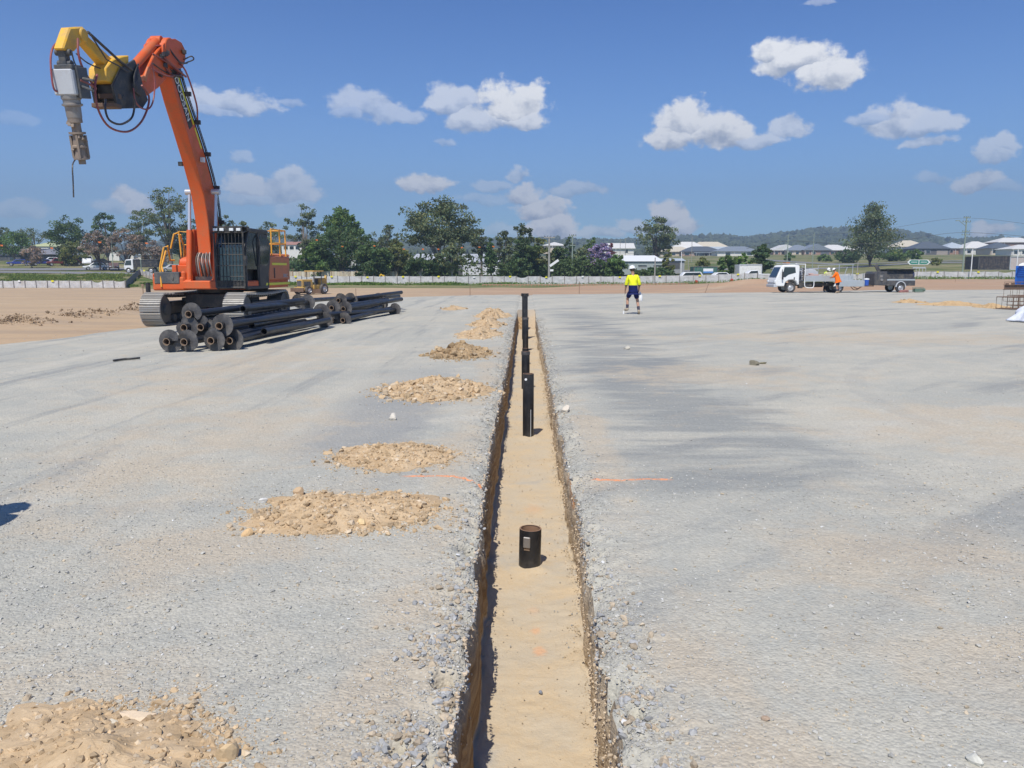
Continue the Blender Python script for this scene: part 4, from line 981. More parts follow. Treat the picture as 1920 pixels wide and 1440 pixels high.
    q.prism(poly, (0, 0, 0), fw, up, rt, -.12, .12); q.build('arm_head', M_YE, root, bevel=.03)
    # ---- drive head: hangs along a slightly tilted line
    H0 = pt(118, 94); H1 = pt(154, 302)
    ax = (H1-H0).normalized(); _, sx_, sy_ = frame(ax, up=fw); Lh = (H1-H0).length
    def A(t, a=0, b=0): return H0+ax*(Lh*t)+rt*a+fw*b
    q = N(); q.beam(A(0), A(.16), .16, .2, up=fw); q.cyl(A(.02)-rt*.18, A(.02)+rt*.18, .07); q.cyl(A(.12)-rt*.16, A(.12)+rt*.16, .08); q.build('swivel', M_DG, root, bevel=.01)
    q = N(); q.beam(A(.165), A(.40), .50, .44, up=fw); mb = q.build('drive_motor_box', M_GREYP, root, bevel=.03)
    q = N(); q.beam(A(.14, .27, -.1), A(.42, .27, -.1), .08, .40, up=fw); q.beam(A(.13, .05), A(.175, .05), .42, .4, up=fw); q.beam(A(.32, .3), A(.36, .55), .05, .1, up=fw); q.beam(A(.25, .35), A(.27, .6), .05, .07, up=fw); q.build('motor_bracket', M_DG, mb, bevel=.01)
    q = N(); q.lathe([(.0, .40), (.26, .40), (.26, .43), (.23, .44), (.23, .475), (.27, .48), (.27, .50), (.22, .505), (.21, .60), (.235, .60), (.235, .62), (.16, .63)][0:0] or
                     [(r_*.84, t_*Lh) for r_, t_ in ((0, .40), (.25, .40), (.25, .43), (.22, .44), (.22, .47), (.26, .475), (.26, .49), (.20, .50), (.19, .60), (.0, .60))], H0, ax, 24)
    q.build('gearbox', M_STEEL, root)
    q = N(); q.lathe([(r_*.86, t_*Lh) for r_, t_ in ((0, .60), (.18, .60), (.18, .645), (.12, .65), (.12, .73), (.21, .73), (.21, .75), (.13, .755), (.15, .85), (.19, .86), (.19, .875), (.13, .88), (.16, .97), (.20, .97), (.20, .985), (.09, .99), (.09, 1.03), (0, 1.03))], H0, ax, 20)
    for k in range(4):
        a_ = PI/2*k+.4; o_ = (sx_*math.cos(a_)+sy_*math.sin(a_))*.15; q.beam(A(.76)+o_, A(.97)+o_, .05, .05, up=fw)
    for k in range(14):
        a_ = k*.55; t_ = .62+.012*k if k < 4 else .76+.012*(k-4); o_ = (sx_*math.cos(a_)+sy_*math.sin(a_))*.13; q.beam(A(t_)+o_, A(t_+.03)+o_*1.2, .07, .05, up=fw)
    q.build('pile_driver_socket', paint('muddy_steel', (.27, .22, .18), .6, .3, dirt=.6, dirtcol=(.36, .27, .19), scale=5), root)
    # dangling cable
    cz = pt(137, 300); q = N(); q.tube(curve_pts([A(.98, -.15), pt(136, 310), pt(137, 340), pt(138, 370)], 14), .016, 6); q.build('cable', M_HOSE, root)
    # big loops of hose
    def loop(pts, a, r_, mi): 
        q.tube(curve_pts([onp(x_, y_, a+.015*i) for i, (x_, y_) in enumerate(pts)], 40), r_, 8, mi=mi)
    M_MUD = paint('muddy_steel', (.27, .22, .18), .6, .3, dirt=.6, dirtcol=(.36, .27, .19), scale=5)
    for pts, a, r_, mt in (([(182, 140), (178, 165), (184, 205), (205, 238), (238, 247), (262, 232), (276, 205), (279, 180), (266, 160)], .3, .026, M_HOSER),
            ([(198, 186), (198, 208), (206, 226), (226, 233), (246, 222), (252, 202), (252, 186)], .33, .026, M_HOSE),
            ([(250, 165), (254, 190), (266, 203), (280, 203), (288, 185), (290, 150), (284, 118)], .36, .02, M_HOSER),
            ([(120, 78), (108, 80), (99, 90), (95, 110), (97, 145), (102, 168), (112, 172)], -.25, .022, M_HOSER),
            ([(146, 72), (147, 100), (154, 125), (168, 150), (180, 166), (172, 160), (150, 150)], .22, .026, M_HOSER),
            ([(134, 96), (140, 118), (150, 132), (158, 136)], .2, .016, M_HOSE)):
        q = N(); q.tube(curve_pts([onp(x_, y_, a+.015*i) for i, (x_, y_) in enumerate(pts)], 40), r_, 8); q.build('hydraulic_hose', mt, root)
excavator()
# ================================================================= screw piles
M_PILE = paint('blackened_pile_steel', (.022, .023, .026), .36, .25, dirt=.5, dirtcol=(.10, .092, .085), scale=2.5)
M_PILEG = paint('grey_helix_steel', (.065, .062, .062), .5, .3, dirt=.6, dirtcol=(.24, .22, .20), scale=4)
M_BORE = paint('pile_bore', (.22, .15, .10), .8, 0, dirt=.4)
def helix_piece(m, c, axis, r0, r1, pitch, th, phase, turns=1.0, seg=30, mi=0):
    c = Vector(c); d, sx_, sy_ = frame(axis); vs = []; fs = []
    for k in range(seg+1):
        a = phase+2*PI*turns*k/seg; o = d*(pitch*(k/seg-.5))
        e = min(1, .72+.28*min(k, seg-k)/3.0)
        for rr, t in ((r0, -th/2), (r0+(r1-r0)*e, -th/2), (r0+(r1-r0)*e, th/2), (r0, th/2)):
            vs.append(c+o+d*t+(sx_*math.cos(a)+sy_*math.sin(a))*rr)
    for k in range(seg):
        b = k*4; n = b+4
        for i in range(4): fs.append((b+i, b+(i+1) % 4, n+(i+1) % 4, n+i))
    fs += [(3, 2, 1, 0), (seg*4, seg*4+1, seg*4+2, seg*4+3)]
    m.add(vs, fs, mi)
def pile_proto(rp=.078, L=6.4, rh=.245):
    """along +y from the head at y = 0; helix .28 behind the open end"""
    root = thing('screw_pile', 'x', 'screw pile', (0, 0, 0), 0, 'screw piles stacked in front of the excavator')
    m = MB(); m.lathe([(rp-.012, .5), (rp-.012, 0), (rp, 0), (rp, L), (rp-.012, L), (rp-.012, L-.4)], (0, 0, 0), (0, 1, 0), 24); sh = m.build('shaft', M_PILE, root)
    m = MB(); m.lathe([(rp-.014, .004), (rp-.014, .25), (0, .26)], (0, 0, 0), (0, 1, 0), 20); m.lathe([(rp-.014, -.002), (rp+.001, -.002)], (0, 0, 0), (0, 1, 0), 20); m.build('pipe_mouth', M_BORE, sh)
    m = MB(); helix_piece(m, (0, .16, 0), (0, 1, 0), rp-.004, rh, .10, .014, 1.2, 1.03); m.build('helix', M_PILEG, root)
    return root
def place_pile(o, a, b, roll, label):
    a = Vector(a); b = Vector(b); d = (b-a).normalized()
    o.location = a; o.rotation_mode = 'QUATERNION'
    q = d.to_track_quat('Y', 'Z'); from mathutils import Quaternion
    o.rotation_quaternion = Quaternion(d, roll) @ q; o['label'] = label
def pile_stack():
    proto = pile_proto(); used = [0]
    def put(a, b, roll, lb, sy=1):
        o = proto if not used[0] else copy_tree(proto); used[0] = 1; place_pile(o, a, b, roll, lb); o.scale = (1, sy, 1)
    R = .228
    def hd(px, py, Y): return aty(px, py, Y)
    A = [((311.7, 641), 16.2, (-6.75, 22.4, .235), 1.1, 'screw pile at the bottom left corner of the nearer stack'),
         ((344.6, 641.5), 16.25, (-6.3, 22.5, .235), 2.4, 'screw pile on the ground, second from the left in the nearer stack'),
         ((394.8, 639), 16.5, (-5.95, 22.8, .235), 3.3, 'screw pile on the ground, third from the left, its lower half of helix showing'),
         ((429.7, 639), 16.75, (-5.75, 22.9, .24), 4.2, 'screw pile at the right end of the bottom row, helix turned to the right'),
         ((344.6, 614.6), 16.9, (-6.6, 23.0, .5), 5.0, 'screw pile in the middle row at the left, half hidden by the top one'),
         ((375.6, 613.8), 17.0, (-6.3, 23.1, .5), .4, 'screw pile in the centre of the middle row of the nearer stack'),
         ((410.5, 611.2), 16.6, (-5.95, 22.9, .5), 3.9, 'screw pile at the right of the middle row, round helix fully visible'),
         ((353, 589.4), 17.0, (-6.55, 23.2, .80), 1.9, 'topmost screw pile of the nearer stack')]
    for (px, py), Y, b, roll, lb in A:
        a = hd(px, py, Y); b = Vector(b); b = a+(b-a).normalized()*6.4; put(a, b, roll, lb)
    # reversed piles: head at the far end
    for far, near, roll, lb in (((578, 567, 24.3), (-6.75, 18.0, .78), .6, 'screw pile lying across the top with its helix at the far end'),
                                ((605, 584, 23.6), (-6.35, 17.4, .42), 2.2, 'screw pile with its helix at the far end, upper of two at right'),
                                ((611, 600, 23.5), (-6.0, 17.2, .30), 3.4, 'screw pile with its helix at the far end, lowest at the right side')):
        a = aty(*far); b = a+(Vector(near)-a).normalized()*5.4; put(a, b, roll, lb, .84)
    B = [((642.5, 600.6), 25.0, (-5.1, 31.0, .235), 2.0, 'screw pile at the near lower right of the farther stack'),
         ((621.5, 600.6), 25.0, (-5.7, 31.2, .235), 1.0, 'screw pile at the near lower left of the farther stack'),
         ((621.5, 577.3), 25.7, (-5.6, 31.6, .5), 3.0, 'screw pile in the middle of the farther stack, tilted helix'),
         ((643.5, 579.2), 25.9, (-5.1, 31.6, .5), 4.0, 'screw pile in the farther stack, helix half behind the one in front'),
         ((634.0, 563.5), 27.5, (-5.4, 33, .72), 5.0, 'pale screw pile on top of the farther stack'),
         ((655.0, 562.0), 28.5, (-5.6, 34.2, .55), .7, 'screw pile on top of the farther stack, to the right of the pale one'),
         ((557.5, 564.5), 27.6, (-7.6, 34, .50), .2, 'screw pile behind the top of the nearer stack, small helix peeking out')]
    for (px, py), Y, b, roll, lb in B:
        a = aty(px, py, Y); b = a+(Vector(b)-a).normalized()*6.2; put(a, b, roll, lb)
    for far, near, roll, lb in (((742.5, 580.2), (-5.9, 25.4, .3), .9, 'screw pile sticking out farthest to the right, helix at its far end'),
                                ((711.5, 560.2), (-6.2, 27.0, .45), 2.5, 'screw pile with its far-end helix highest at the right of the farther stack'),
                                ((718, 570.5), (-5.9, 26.6, .35), 3.6, 'screw pile with its helix at the far end, just under the highest one')):
        Y = 30.6 if far[0] > 740 else 32.4; a = aty(far[0], far[1], Y); b = a+(Vector(near)-a).normalized()*6.2; put(a, b, roll, lb)
pile_stack()
def driven_piles():
    G = 'piles driven into the trench floor'
    L = [(993, 5.93, .085, None, (-.6, -.28), 'short open black pile standing alone in the near part of the trench'),
         (990.5, 10.78, .076, None, (-.6, .29), 'tall black pile with a scratched slot, second along the trench'),
         (986, 15.2, .078, None, (-.6, .14), 'third pile along the trench with a grey rim'),
         (985.5, 19.3, .078, None, (-.6, -.2), 'short pile hidden behind the third, casting a shadow on the trench floor'),
         (985.5, 22.6, .083, None, (-.6, .35), 'grey-blue pile with a capped top, behind the third'),
         (984.3, 26.4, .095, None, (-.6, .90), 'farthest tall black pile with a collar, rising above the pad'),
         (985.3, 30.0, .085, None, (-.6, .3), 'last pile, hidden behind the collared one')]
    for i, (px, Y, r, _, (z0, z1), lb) in enumerate(L):
        x = ptx(px, Y) if i else aty(993, 1030, Y).x
        if i == 1: x = aty(990.5, 760, Y).x
        root = thing('driven_pile', lb, 'pile', (x, Y, z0), .3*i, G); h = z1-z0
        m = MB(); m.lathe([(r-.010, h-.35), (r-.010, h), (r, h), (r*1.0, h*.5), (r, -.05)], (0, 0, 0), (0, 0, 1), 32); m.build('shaft', M_PILE, root)
        m = MB(); m.lathe([(r-.0115, h-.004), (r-.0115, h-.3), (0, h-.31)], (0, 0, 0), (0, 0, 1), 28); m.lathe([(r-.0115, h+.0015), (r-.001, h+.0015)], (0, 0, 0), (0, 0, 1), 28); m.build('bore', paint('rusty_bore', (.26, .15, .09), .8, dirt=.5, dirtcol=(.36, .22, .13)), root)
        if i == 0:
            root.rotation_euler = (0, .02, 0)
            m = MB(); R_ = Matrix.Rotation(-.30, 3, 'Z'); m.box(R_@Vector((0, -r-.006, h-.085)), (.055, .018, .085), R=R_); m.build('lug', M_STEEL, root, bevel=.005)
            m = MB(); m.box(R_@Vector((0, -r-.001, h-.14)), (.045, .004, .02), R=R_); m.build('slot', M_BORE, root)
        if i == 1:
            m = MB(); m.cyl((-.03, -r*.8, h-.07), (-.035, -r*1.04, h-.07), .017, seg=12); m.build('hole', M_WHITE, root)
            R_ = Matrix.Rotation(.45, 3, 'Z'); m = MB(); m.box(R_@Vector((.0, -r-.001, h*.23)), (.008, .005, .40), R=R_); m.build('slot', M_GREYP, root)
            root.rotation_euler = (0, 0, 0)
        if i in (2, 4):
            m = MB(); m.lathe([(r+.001, h-.06), (r+.007, h-.06), (r+.007, h+.003), (r-.004, h+.003)], (0, 0, 0), (0, 0, 1), 28); m.build('rim', M_PILEG, root)
        if i == 5:
            m = MB()
            for k in range(8):
                a = 2*PI*k/8; m.box((math.cos(a)*(r+.01), math.sin(a)*(r+.01), h-.035), (.04, .05, .10), rz=a)
            m.build('collar', M_BK, root)
    p = gnd(278, 563, -.15); root = thing('driven_pile', 'dark brown pile stub sticking up left of the excavator', 'pile', (p.x, 33, -.35)); p = aty(279, 560, 33)
    root.location = (p.x, 33, -.3); m = MB(); m.lathe([(.085, .55), (.085, 1.05), (.095, 1.05), (.095, 0)], (0, 0, 0), (0, 0, 1), 24); m.build('shaft', M_PILE, root)
    root.location.z = aty(279, 530, 33).z-1.05
driven_piles()
# ================================================================= flatbed truck, trailer, grader, cars
M_TYRE = paint('tyre_rubber', (.03, .03, .032), .8, dirt=.6, dirtcol=(.28, .24, .2))
M_RIM = paint('wheel_rim', (.62, .62, .62), .35, .5, dirt=.3)
M_ALU = paint('aluminium_tray', (.46, .49, .50), .4, .35, dirt=.4, dirtcol=(.42, .40, .36))
M_CHAS = paint('chassis_black', (.03, .03, .033), .6, dirt=.5)
M_BLUE = paint('blue_plastic', (.02, .09, .42), .4, dirt=.1)
M_RED = paint('red_plastic', (.5, .04, .03), .45, dirt=.2)
def wheel(parent, c, r, w, ax=(0, 1, 0), rim=True, seg=24):
    """ax points outwards"""
    c = Vector(c); ax = Vector(ax)
    m = MB(); m.lathe([(r*.58, w/2), (r*.93, w/2), (r, w*.36), (r, -w*.36), (r*.93, -w/2), (r*.58, -w/2)], c, ax, seg); o = m.build('wheel', M_TYRE, parent)
    m = MB(); m.lathe([(r*.60, w*.42), (r*.55, w*.30), (r*.40, w*.25), (r*.22, w*.44), (0, w*.46)], c, ax, seg)
    if rim:
        _, s_, u_ = frame(ax)
        for k in range(8): a = 2*PI*k/8; m.cyl(c+ax*w*.3+(s_*math.cos(a)+u_*math.sin(a))*r*.47, c+ax*w*.42+(s_*math.cos(a)+u_*math.sin(a))*r*.47, r*.05, seg=6)
    m.lathe([(r*.6, -w*.42), (0, -w*.4)], c, ax, seg); m.build('rim', M_RIM, o); return o
def flatbed_truck():
    # local: front towards -x, near side -y
    Y = 59.0; x0 = ptx(1455, Y)
    root = thing('flatbed_truck', 'white cab-over truck with a grey drop-side tray parked side-on', 'truck', (x0, Y, 0.0), math.radians(2)); root.scale = (.94,)*3
    m = MB(); prof = [(.02, .50), (.0, .95), (.10, 1.18), (.45, 2.02), (.62, 2.14), (1.75, 2.18), (1.86, 2.05), (1.88, .62), (1.72, .60), (1.62, .88), (1.35, 1.0), (1.05, .98), (.80, .80), (.72, .48)]
    m.prism(prof, (0, 0, 0), (1, 0, 0), (0, 0, 1), (0, 1, 0), .0, 1.85); cab = m.build('cab', M_WHITE, root, bevel=.06)
    m = MB(); m.add([(.105, .14, 1.22), (.105, 1.71, 1.22), (.455, 1.66, 1.98), (.455, .19, 1.98)], [(0, 1, 2, 3)]); 
    for v in m.v: v.x -= .035
    m.build('windscreen', M_GLASS, cab, smooth=False)
    m = MB(); pw = [(.52, 1.22), (.66, 1.98), (1.50, 1.98), (1.56, 1.55), (1.0, 1.40), (.74, 1.20)]
    m.prism(pw, (0, -.012, 0), (1, 0, 0), (0, 0, 1), (0, 1, 0), 0, .01); m.prism(pw, (0, 1.852, 0), (1, 0, 0), (0, 0, 1), (0, 1, 0), 0, .01); m.build('side_window', M_GLASS, cab, smooth=False)
    m = MB(); m.b2((1.42, -.02, 1.0), (1.50, 0, 1.2)); m.build('door_handle', M_BK, cab, bevel=.005)
    m = MB(); m.b2((.46, -.18, 1.02), (.56, -.06, 1.62)); m.tube([(.5, -.12, 1.62), (.5, .0, 1.8)], .02); m.build('mirror', M_BK, cab, bevel=.01)
    m = MB(); m.b2((-.10, .03, .42), (.20, 1.82, .66)); m.b2((-.04, .2, .72), (.03, 1.65, .86)); m.build('bumper', M_GREYP, cab, bevel=.05)
    for y in (.16, 1.69):
        m = MB(); m.box((-.02, y, .86), (.10, .30, .22)); m.build('headlight', M_LAMP, cab, bevel=.04)
    m = MB(); m.b2((.55, .3, 2.24), (1.75, .34, 2.28)); m.b2((.55, 1.5, 2.24), (1.75, 1.54, 2.28)); m.b2((1.1, .3, 2.18), (1.14, 1.5, 2.26)); m.b2((.95, .5, 2.26), (1.25, 1.3, 2.34), 1); m.build('roof_rack', [M_ALU, paint('amber_lens', (.6, .16, .02), .3)], cab)
    # chassis
    m = MB(); m.b2((.6, .5, .52), (6.9, .62, .74)); m.b2((.6, 1.25, .52), (6.9, 1.37, .74)); m.b2((2.0, .12, .42), (2.9, .5, .8)); m.b2((1.9, .1, .35), (2.2, .45, .9)); m.b2((3.1, 1.4, .4), (4.3, 1.75, .8)); m.cyl((2.3, .3, 1.0), (2.3, .3, 1.9), .11); m.build('chassis', M_CHAS, root, bevel=.01)
    for x in (1.22, 5.0):
        for y, ax in ((.16, -1), (1.69, 1)): wheel(root, (x, y, .40), .40, .26 if x < 2 else .24, (0, ax, 0))
        if x > 2: 
            for y, ax in ((.44, -1), (1.41, 1)): wheel(root, (x, y, .40), .40, .22, (0, ax, 0))
    # tray
    m = MB(); m.b2((2.30, .0, .86), (7.0, 1.95, .96)); m.build('tray_floor', M_ALU, root, bevel=.01)
    m = MB(); m.b2((2.34, -.03, .88), (4.65, .01, 1.32)); m.b2((2.34, 1.94, .88), (6.98, 1.98, 1.32)); 
    for x in (2.36, 3.1, 3.9, 4.63): m.b2((x-.03, -.05, .84), (x+.03, -.03, 1.0))
    m.build('drop_side', M_ALU, root, bevel=.006)
    m = MB(); m.b2((4.72, -.05, .48), (6.98, -.01, .88)); 
    for x in (4.9, 5.6, 6.3, 6.9): m.b2((x-.02, -.065, .5), (x+.02, -.05, .86))
    m.build('lowered_drop_side', M_ALU, root, bevel=.006)
    m = MB(); m.tube(curve_pts([(2.28, -.02, 2.2), (2.28, -.02, 1.4), (2.28, -.04, .62), (2.42, -.04, .42), (2.85, -.04, .38), (3.0, -.04, .52), (3.0, -.04, .9)], 20), .035, 8)
    m.tube([(2.28, 1.9, .9), (2.28, 1.9, 2.2), (2.28, 0, 2.2)], .035, 8); m.tube([(1.5, 0, 2.22), (2.28, -.02, 2.2)], .025, 8)
    for k in range(9): m.tube([(2.12, .02, 1.0+k*.13), (2.12, .3, 1.0+k*.13)], .02, 6)
    m.tube([(2.28, 0, 1.7), (2.28, 1.9, 1.7)], .03, 8); m.build('headboard', M_WHITE, root)
    m = MB(); m.prism([(2.32, 1.33), (2.32, 1.78), (3.35, 1.82), (3.65, 1.62), (3.7, 1.33)], (0, .9, 0), (1, 0, 0), (0, 0, 1), (0, 1, 0), 0, .9); m.b2((3.2, .9, 1.8), (3.7, 1.7, 1.86)); m.build('tool_cabinet', M_GREYP, root, bevel=.03)
    # rear ladder frame
    m = MB()
    for x, h in ((4.05, 2.05), (5.75, 2.2), (6.85, 2.2)): m.tube([(x+.0, 1.9, .9), (x, 1.9, h)], .03, 6)
    for x in (5.75, 6.85): m.tube([(x, .05, .9), (x, .05, 1.5)], .03, 6)
    m.tube([(4.0, 1.9, 2.12), (6.95, 1.9, 2.2)], .02, 6); m.tube([(5.9, 1.2, 1.33), (6.1, 1.2, 2.0)], .025, 6); m.build('ladder_frame', M_ALU, root)
    m = MB(); m.box((4.0, -.03, .7), (.02, .02, .02)); m.prism([(4.55, .5), (4.75, .86), (4.85, .86), (4.68, .5)], (0, -.04, 0), (1, 0, 0), (0, 0, 1), (0, 1, 0), 0, .03); m.build('mudguard', M_WHITE, root)
    # loose load
    def P(x, y, z): return Vector((x0, Y, 0))+Matrix.Rotation(math.radians(2), 3, 'Z')@(Vector((x, y, z))*.94)
    for nm, lb, cat, x, mat, fn in (
        ('cardboard_bundle', 'pinkish flattened bundle on the truck tray beside the cabinet', 'bundle', 3.0, paint('pink_card', (.52, .36, .32), .8), lambda m: (m.box((0, 0, .05), (.8, .5, .1)), m.box((.1, 0, .13), (.6, .4, .08), rz=.2), m.box((-.1, .05, .2), (.35, .3, .06), rz=-.3))),
        ('timber_offcuts', 'pale offcuts lying on the truck tray near the workers', 'timber', 4.2, paint('pale_timber', (.62, .55, .42), .8), lambda m: (m.box((0, 0, .05), (.7, .3, .1)), m.box((.0, 0, .16), (.5, .25, .1), rz=.3), m.box((.1, .1, .26), (.45, .08, .08), rz=-.4)))):
        m = MB(); fn(m); o = m.build(nm, mat, bevel=.01); o.location = P(x, .35, 1.28 if x < 4 else 1.24); props(o, lb, cat)
        o.location.z = .963+.22
        s = MB(); 
    # water cooler hooked at the tail
    r2 = thing('water_cooler', 'blue drinks cooler with a white lid hanging behind the tray', 'cooler', P(7.22, .2, .56))
    m = MB(); m.lathe([(0, 0), (.17, 0), (.19, .42), (0, .42)], (0, 0, 0), (0, 0, 1), 18); m.build('body', M_BLUE, r2)
    m = MB(); m.lathe([(0, .42), (.2, .42), (.2, .50), (.05, .53), (0, .53)], (0, 0, 0), (0, 0, 1), 18); m.build('lid', M_WHITE, r2)
    # brackets: shelf holding the cooler
    m = MB(); m.b2((7.0, .0, .50), (7.45, .42, .54)); m.b2((6.95, .4, .5), (7.05, 1.5, .62)); m.build('tail_step', M_CHAS, root)
    return root
flatbed_truck()
def trailer():
    Y = 60.0; x0 = ptx(1641, Y); root = thing('tool_trailer', 'dark single-axle trailer with its gull-wing lid raised', 'trailer', (x0, Y, .0), math.radians(1)); root.scale = (.95,)*3
    # drawbar to the left
    m = MB(); m.beam((-1.3, .9, .5), (.1, .3, .5), .08, .1); m.beam((-1.3, .9, .5), (.1, 1.5, .5), .08, .1); m.tube(curve_pts([(-1.7, .5, .62), (-1.2, .2, .28), (-.9, .3, .5)], 10), .03, 6); m.tube(curve_pts([(-1.6, .7, .5), (-1.3, .4, .18), (-.7, .4, .5)], 10), .025, 6); m.build('drawbar', M_RUST, root)
    M_TR = paint('dark_grey_trailer', (.055, .055, .06), .45, dirt=.35)
    m = MB(); m.prism([(0, .55), (0, 1.45), (.12, 1.62), (.98, 1.62), (.98, .55)], (0, 0, 0), (1, 0, 0), (0, 0, 1), (0, 1, 0), 0, 1.8); m.build('front_box', M_TR, root, bevel=.03)
    m = MB(); m.box((.48, -.01, 1.15), (.42, .03, .5)); m.box((.5, -.03, 1.25), (.2, .04, .16), mi=1); m.cyl((.55, -.02, .98), (.55, -.06, .98), .1, mi=1); m.build('machinery', [M_DG, M_STEEL], root)
    m = MB(); m.beam((.72, .9, 1.62), (.42, .9, 2.15), .26, .10, up=(0, 1, 0)); m.build('air_scoop', M_TR, root, bevel=.01)
    m = MB(); m.b2((.98, 0, .52), (3.2, 1.8, .92)); m.b2((.98, .02, .92), (3.2, .06, 1.0)); m.build('body', M_TR, root, bevel=.02)
    m = MB(); m.b2((.98, -.02, .92), (3.16, .0, 1.04)); m.build('trim', M_ALU, root)
    m = MB(); m.prism([(.06, 1.0), (.3, 1.8), (.34, 1.8), (.10, 1.0)], (0, 0, 0), (0, 1, 0), (0, 0, 1), (1, 0, 0), 1.0, 3.15); m.box((2.05, .85, 1.78), (2.35, 1.2, .05)); m.b2((1.0, .4, 1.0), (3.1, 1.7, 1.75)); m.box((2.1, .1, 1.8), (2.4, .3, .04)); m.build('lid', M_BK, root, bevel=.01)
    m = MB(); m.sphere((3.12, .6, 1.35), (.16, .5, .38)); m.build('spare_cover', paint('dark_blue_cover', (.02, .04, .12), .5), root)
    m = MB(); m.prism([(1.55+.40*math.cos(t), .42+.46*math.sin(t)) for t in np.linspace(0, PI, 12)]+[(1.2, .42)]+[(1.55+.34*math.cos(t), .42+.40*math.sin(t)) for t in np.linspace(PI, 0, 12)], (.5, -.10, 0), (1, 0, 0), (0, 0, 1), (0, 1, 0), 0, .28); m.build('mudguard', M_GREYP, root)
    for y, a in ((0.04, -1), (1.76, 1)): wheel(root, (2.05, y, .36), .36, .22, (0, a, 0))
    g = thing('portable_generator', 'small green and grey machine on the ground behind the trailer wheel', 'generator', (x0+3.0, Y-.5, 0))
    m = MB(); m.box((0, 0, .18), (.55, .35, .26)); m.cyl((.28, 0, .2), (.5, 0, .2), .12); m.tube([(-.3, -.2, .03), (-.3, -.2, .38), (.3, -.2, .38), (.3, -.2, .03)], .02, 6); m.tube([(-.3, .2, .03), (-.3, .2, .38), (.3, .2, .38), (.3, .2, .03)], .02, 6); m.build('engine', paint('dull_green', (.10, .17, .13), .5), g, bevel=.02)
    g2 = thing('hose_coil', 'pinkish coil of hose lying against the trailer wheel', 'hose', (x0+2.0, Y-.45, 0)); m = MB()
    for k in range(4): m.tube([(math.cos(t)*(.35-.02*k), math.sin(t)*.2-.02*k, .04+.045*k) for t in np.linspace(0, 2*PI, 20)], .022, 6)
    m.build('coil', paint('pink_hose', (.45, .2, .18), .6), g2)
trailer()
def grader():
    Y = 76.0; p = aty(584, 553, Y); z0 = Tz(p.x, Y)
    root = thing('motor_grader', 'small yellow grader seen from its front corner on bare clay behind the excavator', 'grader', (p.x-.2, Y, z0), math.radians(62)); root.scale = (.8,)*3
    # local: front -x
    M = paint('grader_yellow', (.55, .34, .07), .6, dirt=.6)
    m = MB(); m.b2((-1.6, -.45, .75), (.2, .45, 1.75)); m.b2((.2, -.55, .6), (1.4, .55, 1.1)); m.b2((1.4, -.5, .8), (2.6, .5, 1.9)); m.b2((-1.75, -.75, .45), (-1.5, .75, .85)); m.build('body', M, root, bevel=.05)
    m = MB(); m.b2((-1.62, -.35, .95), (-1.60, .35, 1.6)); m.b2((-1.3, -.46, 1.0), (-.2, .46, 1.5)); m.build('grille', M_DG, root)
    m = MB()
    for x, y in ((.3, -.6), (.3, .6), (1.5, -.6), (1.5, .6)): m.tube([(x, y, 1.1), (x, y, 2.65)], .05, 6)
    m.build('canopy_post', M_DG, root)
    m = MB(); m.b2((.05, -.8, 2.65), (1.75, .8, 2.78)); m.build('canopy', M, root, bevel=.03)
    m = MB(); m.b2((.8, -.25, 1.1), (1.2, .25, 1.3)); m.b2((1.15, -.25, 1.3), (1.25, .25, 1.8)); m.tube([(.5, 0, 1.1), (.4, 0, 1.7)], .03); m.tube([(.4+.18*0, .18*math.cos(t), 1.7+.18*math.sin(t)) for t in np.linspace(0, 2*PI, 12)], .02, 5); m.build('seat', M_BK, root)
    m = MB(); m.box((-.0, 0, .35), (.12, 2.9, .5), rz=.35); m.box((-2.0, 0, .55), (.12, 2.0, .45)); m.build('blade', M_RUST, root)
    m = MB(); m.beam((2.6, 0, 1.4), (3.3, .3, 2.1), .25, .3); m.beam((3.3, .3, 2.1), (3.5, .6, .7), .2, .25); m.box((3.5, .65, .5), (.5, .6, .5)); m.build('rear_arm', M, root, bevel=.02)
    for x, r_ in ((-1.0, .5), (1.6, .62)):
        for y, a in ((-.85, -1), (.85, 1)): wheel(root, (x, y, r_), r_, .36, (0, a, 0))
grader()
